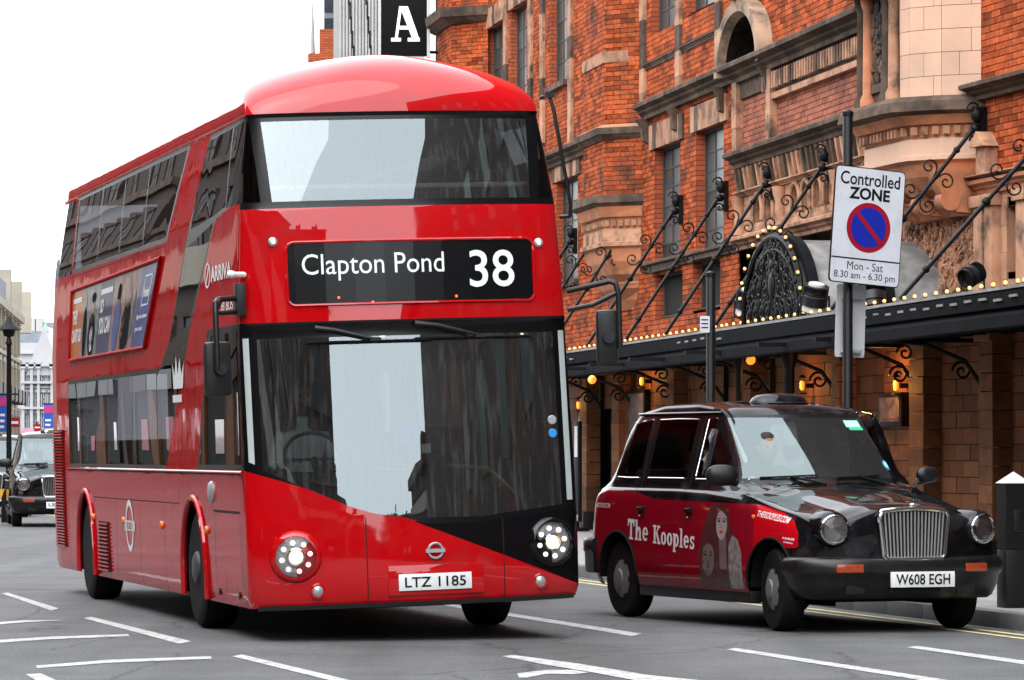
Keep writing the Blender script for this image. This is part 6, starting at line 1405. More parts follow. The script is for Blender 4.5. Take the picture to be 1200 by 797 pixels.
    # wheels
    for cy in (2.63, 8.95):
        for sx in (-1, 1):
            steer = 0
            tyre = MB(); tyre.lathe([(.29, -.14), (.42, -.145), (.465, -.125), (.482, -.08), (.482, .08), (.465, .125), (.42, .145), (.29, .14), (.28, .1), (.28, -.1)], 48, axis='x')
            W = T((sx*1.105, cy, .482)) @ (Rz(math.pi) if sx > 0 else I4)
            rt = link('wheel', tyre.mesh('tyre', MT['rubber']), root, W)
            mb = MB()
            if cy < 5: mb.lathe([(.29, -.13), (.275, -.125), (.265, -.06), (.24, -.045), (.17, -.075), (.14, -.10), (.12, -.16), (.09, -.175), (.003, -.175)], 32, axis='x')
            else: mb.lathe([(.29, -.13), (.275, -.125), (.262, -.02), (.2, .04), (.14, .05), (.13, -.03), (.09, -.05), (.003, -.05)], 32, axis='x')
            part('rim', mb, MT['dark_rim'], rt)
            for k in range(10):
                a = 2*math.pi*k/10; mb = MB(); mb.lathe([(.020, -.07), (.020, -.125), (.012, -.132), (.002, -.132)], 8, T((0, .185*math.cos(a), .185*math.sin(a))), axis='x'); part('wheel_nut', mb, MT['pole_gold'] if k % 3 == 0 else MT['grey_rim'], rt)
            for k in range(5):
                a = 2*math.pi*k/5+.3; mb = MB(); mb.lathe([(.03, -.055), (.024, -.05), (.002, -.05)], 10, T((0, .23*math.cos(a), .23*math.sin(a))), axis='x'); part('rim_hole', mb, MT['dark_opening'], rt)
    # mirrors
    def box_mirror(arm, c, d, yaw):
        mb = MB(); mb.tube(arm, .022, 10); a = P('mirror_arm', mb, MT['plastic'])
        mb = MB(); mb.cbox((0, 0, 0), d); m_ = part('mirror', mb, MT['plastic'], root, RM @ T(c) @ Rz(yaw), bevel=.035)
        mb = MB(); mb.cbox((0, d[1]/2+.003, 0), (d[0]*.84, .004, d[2]*.88)); part('mirror_glass', mb, MT['chrome'], m_)
        mb = MB(); mb.lathe([(.045, -d[1]/2-.05), (.05, -d[1]/2-.02), (.04, -d[1]/2)], 14); part('mirror_joint', mb, MT['plastic'], m_)
        return m_
    q = hit(root.matrix_world, 256, 431, 1, .28)
    box_mirror([(-1.235, .35, 2.57), (-1.41, .22, 2.56), (-1.45, .17, 2.53), (-1.455, .14, 2.44), (-1.455, .13, 2.05)], (-1.44, .22, 2.05), (.20, .10, .40), .12)
    mb = MB(); mb.box((-1.27, .28, 2.44), (-1.20, .42, 2.68)); mb.tube([(-1.41, .22, 2.56), (-1.45, .17, 2.50)], .03, 8); mb.tube([(-1.235, .35, 2.47), (-1.41, .24, 2.46)], .018, 8); P('mirror_bracket', mb, MT['plastic'], bevel=.015)
    mb = MB(); mb.tube([(-1.2, .33, 2.74), (-1.30, .25, 2.74)], .022, 8); mb.sphere((-1.31, .24, 2.74), (.035, .05, .03), 12, 8); P('camera_pod', mb, MT['plate_white'])
    box_mirror([(1.235, .25, 2.56), (1.52, .08, 2.62), (1.56, .06, 2.60), (1.575, .05, 2.52), (1.575, .05, 2.12)], (1.495, .12, 2.20), (.16, .11, .42), -.1)
    mb = MB(); mb.tube([(1.235, .25, 2.42), (1.40, .12, 2.45), (1.56, .05, 2.53)], .018, 8); P('mirror_bracket', mb, MT['plastic'])
    mb = MB(); mb.tube([(1.10, .33, 4.02), (1.14, .24, 4.03), (1.17, .22, 3.9), (1.27, .2, 3.2), (1.27, .24, 3.12), (1.22, .32, 3.12)], .015, 8); mb.cbox((1.14, .24, 4.03), (.07, .06, .04)); P('branch_guard', mb, MT['plastic'])
    mb = MB(); mb.box((-.2, 4.2, 4.22), (.35, 5.1, 4.36)); P('roof_hatch', mb, MT['grey_back'], bevel=.02)
    # interior: floors, upper deck, stairs, driver cab, poles, seats
    mb = MB(); mb.box((-1.19, .45, .36), (1.19, 11.1, .40)); P('lower_floor', mb, MT['interior'])
    mb = MB(); mb.box((-1.0, .42, 2.38), (1.0, .6, 2.48)); mb.box((-1.17, .6, 2.38), (1.17, 11.0, 2.48)); P('upper_floor', mb, MT['interior'])
    mb = MB(); mb.box((-.95, .40, 3.16), (.95, .50, 3.21)); mb.tube([(-1.05, .42, 3.38), (1.05, .42, 3.38)], .02, 8); P('front_rail', mb, MT['interior_pale'])
    mb = MB(); mb.box((-1.0, .42, 2.48), (1.0, .48, 3.16)); P('upper_front_panel', mb, MT['interior_dark'])
    mb = MB(); mb.prism([(-1.12, .42), (.25, .42), (.25, 1.12), (.05, 1.25), (-1.12, 1.28)], .42, .68); P('dashboard', mb, MT['interior_dark'], bevel=.03)
    mb = MB(); mb.tube([(-.62+.23*math.cos(2*math.pi*k/28), .86+.1*math.sin(2*math.pi*k/28), 1.36+.2*math.sin(2*math.pi*k/28)) for k in range(28)], .015, 8, True); mb.tube([(-.62, .66, 1.2), (-.62, .86, 1.36)], .03, 8); mb.tube([(-.84, .86, 1.36), (-.4, .86, 1.36)], .014, 6); P('steering_wheel', mb, MT['plastic'])
    mb = MB(); mb.box((-1.18, 1.95, .40), (.15, 2.0, 2.36)); mb.box((.12, .75, .40), (.16, 1.95, 1.35)); P('cab_partition', mb, MT['interior_dark'])
    mb = MB(); mb.box((.165, .76, 1.35), (.175, 1.9, 2.1)); P('cab_screen', mb, MT['clear_glass'])
    mb = MB(); mb.box((.02, .70, 1.44), (.16, .715, 1.62)); P('cab_notice', mb, MT['bluepaper']); mb = MB(); mb.box((.18, .7, 1.38), (.25, .712, 1.45)); P('cab_notice', mb, MT['white_print'])
    for x, y in ((.3, 2.1), (.95, .9), (.3, 4.0), (-.3, 5.2), (.3, 6.6), (-.3, 8.0), (.95, 2.2), (.62, 1.1)):
        mb = MB(); mb.tube([(x, y, .4), (x, y, 2.37)], .017, 8); P('hand_pole', mb, MT['pole_gold'])
    for x in (.32, .92):
        mb = MB(); mb.tube([(x, .8, 1.05), (x-.2, .85, 1.25), (x-.5, .9, 1.28)], .016, 8); P('hand_rail', mb, MT['pole_gold'])
    for k in range(9):
        mb = MB(); mb.box((-1.12, 2.2+k*.27, .42), (-.45, 2.47+k*.27, .62+k*.21)); P('stair_step', mb, MT['interior'])
    seat = MB(); seat.box((-.21, -.05, 0), (.21, .40, .10)); seat.box((-.21, .34, .08), (.21, .43, .72)); seat.box((-.15, .0, -.34), (.15, .3, 0))
    sme = seat.mesh('seat', MT['seat'], bevel=.03)
    for y in [1.35+k*.82 for k in range(11)]:
        for x in (-.88, -.44, .44, .88):
            if x < 0 and 2.0 < y < 4.6: continue
            part('seat', sme, None, root, RM @ T((x, y, 2.86)))
    for y in [5.0+k*.85 for k in range(6)]:
        for x in (-.88, -.44, .44, .88): part('seat', sme, None, root, RM @ T((x, y, .82)))
    part('driver_seat', sme, None, root, RM @ T((-.62, 1.25, .95)))
    # interior ceiling lamps (lit, seen through the windscreen)
    for y in (2.2, 3.6, 5.2):
        for x in (-.35, .45):
            mb = MB(); mb.box((x-.10, y, 2.335), (x+.10, y+.5, 2.35)); P('saloon_light', mb, mat('saloon lamp', (1, .9, .7), emit=(1, .8, .5), estr=1.2, noise_=0))
    # coloured stickers on the windscreen corner
    y = fp(1.07, 1.5); mb = MB(); mb.lathe([(.035, 0), (.03, -.006), (.003, -.006)], 14, T((1.07, y-.004, 1.50))); P('disc_sticker', mb, MT['sticker_blue'])
    mb = MB(); mb.lathe([(.035, 0), (.03, -.006), (.003, -.006)], 14, T((1.07, y-.004, 1.60))); P('disc_sticker', mb, MT['silver'])
    W = root.matrix_basis @ RM
    make_person('bus driver in a pale shirt seated behind the lower windscreen', W @ T((-.62, 1.30, 1.02)), MT['hiviz'], MT['hair'])
    make_person('upper deck passenger in a tan hat at the left corner window', W @ T((-.90, .98, 2.98)), MT['coat_dark'], MT['hair'], hat=MT['hat'], hands_fwd=False, head_turn=.2)
    make_person('upper deck passenger in dark clothes at the right of the front window', W @ T((.50, .98, 2.90)), MT['coat_dark'], MT['hair'], hat=MT['hat'], hands_fwd=False, head_turn=-.3)
    return root

# ================================================================== TAXI
def make_taxi(label, M, livery=True, plate='W608 EGH', steer=0.0, sign=False, group=None):
    root = thing('taxi', label, 'taxi', M, group)
    K = [ # y, z_sill, w_mid, w_sh, z_sh, x5,z5 (valley/gutter), x6,z6 , ztop
        (.06, .30, .80, .74, .80, .54, .875, .36, .94, .96),
        (.16, .27, .84, .78, .86, .55, .925, .37, .975, .995),
        (.35, .25, .86, .795, .905, .54, .95, .38, 1.00, 1.02),
        (.70, .24, .870, .81, .95, .56, 1.00, .40, 1.045, 1.075),
        (1.05, .24, .880, .825, 1.01, .60, 1.045, .42, 1.09, 1.12),
        (1.26, .24, .880, .83, 1.05, .655, 1.10, .50, 1.135, 1.16),
        (1.32, .24, .880, .83, 1.06, .68, 1.15, .52, 1.19, 1.215),
        (1.98, .24, .880, .835, 1.10, .625, 1.66, .53, 1.70, 1.735),
        (2.06, .24, .880, .835, 1.10, .640, 1.69, .55, 1.745, 1.785),
        (2.50, .24, .880, .84, 1.11, .660, 1.71, .57, 1.79, 1.830),
        (3.20, .24, .880, .84, 1.11, .660, 1.70, .57, 1.785, 1.825),
        (3.70, .24, .880, .835, 1.11, .650, 1.65, .55, 1.735, 1.775),
        (3.93, .25, .875, .83, 1.11, .635, 1.55, .53, 1.63, 1.665),
        (4.16, .27, .865, .81, 1.09, .62, 1.20, .50, 1.25, 1.27),
        (4.24, .28, .86, .80, 1.07, .60, 1.10, .48, 1.13, 1.15),
        (4.42, .34, .80, .74, .98, .55, 1.02, .42, 1.05, 1.06),
        (4.50, .42, .74, .68, .90, .50, .94, .38, .96, .97)]
    K = np.array(K)
    ys = np.arange(.06, 4.501, .045)
    fine = np.arange(-.5, 5.2, .005); G = np.zeros((len(fine), 9))
    ker = np.exp(-.5*(np.arange(-24, 25)*.005/.028)**2); ker /= ker.sum()
    def sm(col):
        v = np.interp(fine, K[:, 0], K[:, col]); v = np.convolve(np.pad(v, 24, mode='edge'), ker, 'valid'); return np.interp(ys, fine, v)
    cols = [sm(c) for c in range(1, 10)]
    def catmull(P, sub=5):
        out = []
        for i in range(len(P)-1):
            p0 = P[max(i-1, 0)]; p1 = P[i]; p2 = P[i+1]; p3 = P[min(i+2, len(P)-1)]
            for k in range(sub):
                t = k/sub; out.append(tuple(.5*((2*p1[q])+(-p0[q]+p2[q])*t+(2*p0[q]-5*p1[q]+4*p2[q]-p3[q])*t*t+(-p0[q]+3*p1[q]-3*p2[q]+p3[q])*t**3) for q in (0, 1)))
        out.append(P[-1]); return out
    def ydef(x, y, z):
        a = max(0, 1-y/1.1); d = .17*(abs(x)/.85)**2.2*a
        if z > 1.12: d += .18*(x/.7)**2*max(0, min(1, (2.9-y)/1.4))
        b = max(0, (y-3.6)/.9); d -= .16*(abs(x)/.85)**2*b
        return y+d
    loops = []
    for i, y in enumerate(ys):
        zs_, wm, ws, zh, x5, z5, x6, z6, zt = [c[i] for c in cols]
        half = [(wm-.05, zs_), (wm, zs_+.14), (wm+.008, .62), (wm*.55+ws*.45+.014, zh-.10), (ws, zh-.015), (ws-.035, zh+.015), (x5, z5), (x6, z6), (.25, zt-.012*(1 if y > 1.3 else .6)), (0, zt)]
        h = catmull(half)
        ring = [(-a, b) for a, b in h]+[(a, b) for a, b in reversed(h[:-1])]
        loops.append([(a, ydef(a, y, b), b) for a, b in ring])
    def cap(loop, zc, dy, sgn):
        out = []
        for s, o in ((.985, .5), (.96, .8), (.92, 1.0), (.6, 1.0), (.4, 1.0), (.2, 1), (.03, 1)):
            out.append([(x*s, y+sgn*dy*o, zc+(z-zc)*s) for x, y, z in loop])
        return out
    front = [[(x, y-(0), z) for x, y, z in l] for l in cap(loops[0], .60, .055, -1)]
    front = [[(x, ydef(x, .06-.055*o, .5), z) for x, y, z in l] for l, o in zip(front, (.6, .9, 1, 1, 1, 1, 1))]
    rear = cap(loops[-1], .65, .05, 1)
    rear = [[(x, ydef(x, 4.50+.05*o, .5), z) for x, y, z in l] for l, o in zip(rear, (.6, .9, 1, 1, 1, 1, 1))]
    mb = MB(); mb.loft(list(reversed(front))+loops+rear, False, False)
    me = bpy.data.meshes.new('b'); me.from_pydata(mb.v, [], mb.f)
    bm = bmesh.new(); bm.from_mesh(me); bmesh.ops.remove_doubles(bm, verts=bm.verts, dist=1e-5)
    for f in bm.faces: pass
    bmesh.ops.recalc_face_normals(bm, faces=bm.faces)
    # orient outward
    tst = max(bm.faces, key=lambda f: f.calc_center_median().z)
    if tst.normal.z < 0: bmesh.ops.reverse_faces(bm, faces=bm.faces)
    lay = bm.faces.layers.int.new('rid'); bvh = BVHTree.FromBMesh(bm)
    ids = {0: ('body', MT['black_paint'])}; n = [1]
    def reg(name, m): r = n[0]; n[0] += 1; ids[r] = (name, m); return r
    def left(f): c = f.calc_center_median(); return c.x < -.45 and f.normal.x < -.15
    def right(f): c = f.calc_center_median(); return c.x > .45 and f.normal.x > .15
    def frnt(f): c = f.calc_center_median(); return c.y < 2.2 and c.z > 1.1 and f.normal.y < -.2
    def rearf(f): c = f.calc_center_median(); return c.y > 3.6 and f.normal.y > .2
    C = lambda poly, ax, ok, r: cut(bm, lay, poly, ax, ok, r)
    DEL = reg('void', MT['seam']); TR = reg('window_surround', MT['trim']); SM = reg('panel_gap', MT['print_black'])
    wraps = {}
    for side in (left, right):
        wrap = reg('advert_wrap', MT['wrap_red']); wrapb = reg('advert_wrap', MT['wrap_bright'])
        if livery:
            C([(4.30, .62), (4.36, .80), (4.33, .94), (4.2, 1.03), (3.95, 1.075), (3.3, 1.065), (3.22, 1.06), (3.22, .29), (4.1, .29)], 0, side, wrap)
            C([(3.22, 1.06), (2.85, 1.005), (2.85, .29), (3.22, .29)], 0, side, wrap)
            C([(2.85, 1.005), (1.0, .985), (1.0, .29), (2.85, .29)], 0, side, wrap)
            C([(1.0, .985), (.62, .925), (.42, .86), (.32, .77), (.30, .675), (.33, .655), (1.0, .655)], 0, side, wrapb)
            C([(1.0, .655), (1.0, .29), (.9, .29), (.55, .655)], 0, side, wrapb)
        C([(3.93, 1.19), (3.97, 1.36), (3.88, 1.56), (3.78, 1.66), (3.29, 1.69), (3.29, 1.16), (3.85, 1.16)], 0, side, TR)
        C([(3.24, 1.15), (3.24, 1.69), (2.35, 1.69), (2.35, 1.15)], 0, side, TR)
        C([(2.31, 1.14), (2.31, 1.69), (1.98, 1.685), (1.80, 1.62), (1.16, 1.17), (1.16, 1.14)], 0, side, TR)
        C([(3.88, 1.21), (3.91, 1.36), (3.83, 1.54), (3.74, 1.63), (3.34, 1.66), (3.34, 1.19), (3.82, 1.19)], 0, side, reg('rear_quarter_window', MT['taxi_glass']))
        C([(3.17, 1.19), (3.17, 1.66), (2.44, 1.66), (2.44, 1.19)], 0, side, reg('rear_door_window', MT['taxi_glass']))
        C([(2.25, 1.18), (2.25, 1.66), (2.0, 1.655), (1.83, 1.585), (1.34, 1.22), (1.34, 1.18)], 0, side, reg('front_door_window', MT['clear_glass']))
        g = lambda f: side(f)
        def vl(y, z0, z1, y2=None): y2 = y if y2 is None else y2; C([(y-.005, z0), (y+.005, z0), (y2+.005, z1), (y2-.005, z1)], 0, side, SM)
        vl(3.27, .30, 1.69); vl(2.33, .29, 1.69); vl(1.12, .29, 1.12)
        for cy in (.72, 3.60):
            C([(cy+.395*math.cos(2*math.pi*k/26), .34+.385*math.sin(2*math.pi*k/26)) for k in range(26)], 0, side, DEL)
            C([(cy-.385, .15), (cy+.385, .15), (cy+.385, .34), (cy-.385, .34)], 0, side, DEL)
    C([(-.765, 1.155), (.765, 1.155), (.655, 1.70), (-.655, 1.70)], 1, frnt, TR)
    C([(-.715, 1.185), (.715, 1.185), (.615, 1.675), (-.615, 1.675)], 1, frnt, reg('windscreen', MT['taxi_screen']))
    C([(-.58, 1.22), (.58, 1.22), (.52, 1.6), (-.52, 1.6)], 1, rearf, reg('rear_window', MT['dark_glass']))
    ids.pop(DEL)
    regions_to_parts(bm, lay, root, None, ids, 50); bm.free()
    P = lambda name, mb_, m, **k: part(name, mb_, m, root, **k)
    def sx_(y, z, s=-1):
        h = bvh.ray_cast(Vector((s*3, y, z)), Vector((-s, 0, 0))); return h[0].x if h[0] else s*.85
    def fy_(x, z):
        h = bvh.ray_cast(Vector((x, -2, z)), Vector((0, 1, 0))); return h[0].y if h[0] else 0
    # bumpers: deep plastic mouldings following the plan curve
    def bumper(ysgn, name, sect, ends):
        loops = []
        for k in range(41):
            t = -1+2*k/40; a = t*math.pi/2
            x = .885*math.copysign(abs(math.sin(a))**.72, math.sin(a)); d = ends*(1-abs(math.cos(a))**.60)
            if abs(t) > .999: d = ends
            nx, ny = (math.sin(a)*abs(math.sin(a))**3, 1-abs(math.sin(a))**4)
            loops.append([(x+nx*o, (d-ny*o) if ysgn < 0 else 4.575-(d-ny*o), z) for o, z in sect])
        mb_ = MB(); mb_.loft(loops, True, True); return P(name, mb_, MT['bumper'], ang=40)
    bumper(-1, 'front_bumper', [(-.18, .265), (-.10, .26), (-.05, .285), (.0, .375), (.01, .43), (.035, .452), (.048, .475), (.045, .55), (.02, .578), (-.02, .59), (-.12, .59)], .40)
    bumper(1, 'rear_bumper', [(-.1, .36), (0, .36), (.015, .38), (.02, .53), (.035, .55), (.035, .63), (.01, .66), (-.1, .66)], .52)
    for x0, x1, z0, z1, yy in ((-.20, .24, .31, .345, -.012), (-.56, -.40, .30, .37, .03), (.40, .56, .30, .37, .03)):
        mb = MB(); mb.box((x0, yy, z0), (x1, yy+.08, z1)); P('bumper_slot', mb, MT['dark_opening'], bevel=.01)
    mb = MB(); mb.box((-.60, .3, .235), (.60, 4.25, .27)); P('underfloor', mb, MT['underside'])
    for s in (-1, 1):
        mb = MB(); mb.box((s*.80-.05, 1.10, .20), (s*.80+.05, 3.22, .30)); P('sill', mb, MT['plastic'], bevel=.015)
        for cy in (.72, 3.60):
            l0 = [(sx_(cy, .8, s)-s*.012, cy-.392*math.cos(math.pi*k/18), .33+.392*math.sin(math.pi*k/18)) for k in range(19)]
            mb = MB(); mb.loft([l0, [(s*.50, y, z) for _, y, z in l0]], False); mb.add([(s*.5, y, z) for _, y, z in l0]+[(s*.5, cy+.392, .2), (s*.5, cy-.392, .2)], [tuple(range(21))]); P('wheel_well', mb, MT['underside'])
            mb = MB(); mb.tube([(sx_(cy-.40*math.cos(math.pi*k/18), .34+.40*math.sin(math.pi*k/18), s), cy-.393*math.cos(math.pi*k/18), .34+.385*math.sin(math.pi*k/18)) for k in range(19)], .012, 6); P('wheel_arch', mb, MT['rubber'])
    # wheels
    for cy in (.72, 3.60):
        for s in (-1, 1):
            W = T((s*.755, cy, .325)) @ Rz(steer if cy < 1 else 0) @ (Rz(math.pi) if s > 0 else I4)
            mb = MB(); mb.lathe([(.20, -.085), (.25, -.095), (.305, -.088), (.322, -.06), (.325, 0), (.322, .06), (.305, .088), (.25, .095), (.2, .085)], 40, axis='x')
            wr = link('wheel', mb.mesh('tyre', MT['rubber']), root, W)
            mb = MB(); mb.lathe([(.215, -.07), (.205, -.085), (.19, -.08), (.16, -.085), (.125, -.105), (.085, -.11), (.078, -.122), (.05, -.128), (.002, -.128)], 32, axis='x'); part('wheel_trim', mb, MT['grey_rim'], wr)
            for k in range(6):
                a = 2*math.pi*k/6; mb = MB(); mb.lathe([(.024, -.0), (.022, .004), (.002, .004)], 10, T((-.094, .162*math.cos(a), .162*math.sin(a))) , axis='x'); part('trim_slot', mb, MT['dark_opening'], wr)
    # grille
    gm = MB(); yg = fy_(0, .78)-.03
    def gx(x): return yg+.17*(abs(x)/.85)**2.2
    ol = [(-.265, .60), (-.30, .90), (-.28, .94), (-.15, .955), (0, .962), (.15, .955), (.28, .94), (.30, .90), (.265, .60), (.24, .572), (-.24, .572)]
    sub = []
    for i in range(len(ol)):
        a, b = ol[i], ol[(i+1) % len(ol)]
        for k in range(4): sub.append((a[0]+(b[0]-a[0])*k/4, a[1]+(b[1]-a[1])*k/4))
    g = P('grille', MB().prism(ol, yg+.02, yg+.10), MT['dark_opening'])
    mb = MB(); mb.tube([(x, gx(x), z) for x, z in sub], .019, 8, True); mb.tube([(x*.97, gx(x)-.008, .77+(z-.77)*.96) for x, z in sub], .008, 6, True); part('grille_surround', mb, MT['chrome'], g)
    for k in range(17):
        x = -.255+.51*k/16; zl = .585; zh = .938-.012*abs(k-8)/8; xb = x*.90
        mb = MB(); mb.add([(xb-.006, gx(x)+.002, zl), (xb, gx(x)-.014, zl), (xb+.006, gx(x)+.002, zl), (x-.006, gx(x)+.002, zh), (x, gx(x)-.014, zh), (x+.006, gx(x)+.002, zh)], [(0, 1, 4, 3), (1, 2, 5, 4), (2, 0, 3, 5), (0, 2, 1), (3, 4, 5)]); part('slat', mb, MT['silver'], g, smooth=False)
    mb = MB(); mb.sphere((0, yg-.01, .992), (.05, .012, .012), 10, 6); part('badge', mb, MT['chrome'], g)
    # headlamps
    for s in (-1, 1):
        x, z = s*.645, .80; y = fy_(x-s*.06, z); A = T((x, y-.002, z)) @ Rz(s*.14)
        mb = MB(); mb.lathe([(.155, .22), (.148, .08), (.138, .02), (.124, -.006), (.114, -.012), (.110, -.012), (.107, .0), (.105, .04)], 32, A); hl = P('headlamp', mb, MT['black_paint'])
        mb = MB(); mb.lathe([(.112, -.012), (.116, -.022), (.108, -.028), (.104, -.014)], 32, A); part('lamp_ring', mb, MT['chrome'], hl)
        mb = MB(); mb.lathe([(.106, .0), (.09, .03), (.05, .05), (.002, .055)], 28, A); part('reflector', mb, MT['reflector'], hl)
        mb = MB(); mb.sphere((0, .02, 0), .022, 10, 8, A); part('lamp_unit', mb, MT['plate_white'], hl)
        mb = MB(); mb.lathe([(.106, -.014), (.095, -.03), (.06, -.044), (.002, -.05)], 32, A); part('lens', mb, MT['lamp_glass'], hl)
        mb = MB(); xs = s*.55; pts = [(xs-.105, .47), (xs+.105, .47), (xs+.105, .535), (xs-.105, .535)]
        yb = lambda xx: .40*(1-abs(math.cos(math.asin(min(1, abs(xx)/.885)**(1/.72))))**.60)-.055
        mb.loft([[(p, yb(p)-.0, q) for p, q in pts], [(p, yb(p)+.05, q) for p, q in pts]], True, True); P('indicator', mb, MT['amber_dark'], bevel=.008)
        # door mirror
        A = T((s*(.96 if s < 0 else .90), 1.40, 1.21)) @ Rz(s*.25) @ Matrix.Scale(1 if s < 0 else .78, 4)
        mb = MB(); loops = []
        for k in range(11):
            t = -1+2*k/10; r = math.sqrt(max(.02, 1-abs(t)**2.6)); loops.append([(t*.135, .02+math.cos(a)*.055*r-.015, math.sin(a)*.085*r) for a in [2*math.pi*q/16 for q in range(16)]])
        mb.loft(loops, True, True, A); mb.tube([(s*.81, 1.44, 1.15), (s*.88, 1.42, 1.165), (s*.93, 1.42, 1.19)], .03, 8); mr = P('door_mirror', mb, MT['plastic'])
        mb = MB(); mb.lathe([(.06, .068), (.002, .069)], 16, A @ Matrix.Diagonal((1.9, 1, 1.15, 1))); part('mirror_glass', mb, MT['chrome'], mr)
        for y in (3.10, 2.17):
            x0 = sx_(y, .92, s); mb = MB(); mb.box((x0-.02, y-.055, .885), (x0+.02, y+.055, .945)); mb.tube([(x0, y-.05, .93), (x0+s*.04, y, .925), (x0, y+.05, .93)], .014, 6); P('door_handle', mb, MT['trim'], bevel=.006)
            mb = MB(); mb.lathe([(.014, 0), (.012, .012), (.002, .013)], 10, T((x0+s*.012, y+.02, .865)) @ Rz(R(90)*(1 if s < 0 else -1))); P('door_lock', mb, MT['chrome'])
        x0 = sx_(1.02, .90, s); mb = MB(); mb.sphere((x0, 1.02, .885), (.012, .028, .018), 10, 6); P('side_repeater', mb, MT['orange'])
        # bright strips round the side windows
        def strip(pts, nm='window_strip', r=.006):
            if s > 0: return
            mb_ = MB(); mb_.tube([(sx_(y, z, s)+s*.004, y, z) for y, z in pts], r, 6); P(nm, mb_, MT['chrome'])
        strip([(2.24, 1.175), (1.9, 1.175), (1.5, 1.175)]); strip([(3.16, 1.18), (2.8, 1.18), (2.46, 1.18)]); strip([(3.80, 1.185), (3.6, 1.18), (3.35, 1.18)])
        strip([(2.26, 1.2), (2.26, 1.665), (2.14, 1.672)]); strip([(3.17, 1.665), (2.8, 1.67), (2.44, 1.665)]); strip([(3.76, 1.64), (3.34, 1.67)])
        mb = MB(); mb.tube([(sx_(y, 1.69, s)*1.0, y, 1.715) for y in [2.1+.15*k for k in range(12)]], .012, 6); P('roof_gutter', mb, MT['trim'])
    # plate, wipers, roof sign, stickers
    mb = MB(); mb.box((-.225, -.062, .355), (.33, -.047, .475)); mb.box((-.2, -.047, .36), (.3, .0, .45)); pl = P('number_plate', mb, MT['plate_white'], bevel=.003)
    m = fit_text(plate, .47, .082, .014, mat_=MT['print_black']); m.transform(T((.052, -.0655, .417)) @ FRONT); part('plate_lettering', m, None, pl)
    for s, x0 in ((1, -.35), (1, .25)):
        pts = [(x0+.75*t*.6-.25, 0, 1.19+.02*t) for t in (0, .25, .5, .75, 1)]
        pts = [(x, fy_(x, z)-.02, z) for x, _, z in pts]; mb = MB(); mb.tube(pts, .008, 6); mb.tube([(x0+.2, fy_(x0+.2, 1.14)-.02, 1.14), pts[2]], .010, 6); P('wiper', mb, MT['rubber'])
    tl = MB(); loops = []
    for k, (sc_, z) in enumerate(((1.12, 1.775), (1.1, 1.80), (1.0, 1.84), (.85, 1.862), (.6, 1.875), (.25, 1.88))):
        loops.append([(.23*sc_*math.copysign(abs(math.cos(a))**.9, math.cos(a)), 2.32+.14*sc_*math.copysign(abs(math.sin(a))**.9, math.sin(a)), z) for a in [2*math.pi*q/28 for q in range(28)]])
    tl.loft(loops, True, True); ts = P('roof_sign', tl, MT['black_paint'])
    if sign:
        m = flat_mesh('sign_lens', [(rrect(-.17, 1.80, .17, 1.855, .02), 0)], [MT['warm_led']]); m.transform(Matrix(((1, 0, 0, 0), (0, 0, 1, 2.19), (0, 1, 0, 0), (0, 0, 0, 1)))); part('sign_lens', m, None, ts)
        m = fit_text('TAXI', .26, .04, .02, mat_=MT['print_black']); m.transform(T((0, 2.186, 1.828)) @ FRONT); part('sign_lettering', m, None, ts)
    else:
        mb = MB(); mb.tube([(.245*math.cos(a), 2.32+.155*math.sin(a), 1.80) for a in [2*math.pi*q/28 for q in range(28)]], .012, 6, True); part('sign_rim', mb, MT['plastic'], ts)
    # interior
    mb = MB(); mb.box((-.72, 2.05, .40), (.72, 2.12, 1.15)); mb.box((-.72, 3.45, .40), (.72, 3.60, 1.25)); mb.box((-.72, 3.0, .40), (.72, 3.5, .68)); P('rear_seat', mb, MT['interior_dark'], bevel=.03)
    mb = MB(); mb.box((-.60, 1.92, .45), (-.10, 2.04, 1.28)); mb.box((-.60, 1.6, .42), (-.10, 2.0, .62)); mb.box((-.48, 1.95, 1.28), (-.22, 2.02, 1.45)); P('driver_seat', mb, MT['interior_dark'], bevel=.03)
    mb = MB(); mb.box((-.74, 1.28, .75), (.74, 1.52, 1.10)); P('dashboard', mb, MT['interior'], bevel=.04)
    mb = MB(); mb.tube([(-.36+.18*math.cos(2*math.pi*k/24), 1.62+.05*math.sin(2*math.pi*k/24), 1.05+.17*math.sin(2*math.pi*k/24)) for k in range(24)], .012, 6, True); P('steering_wheel', mb, MT['plastic'])
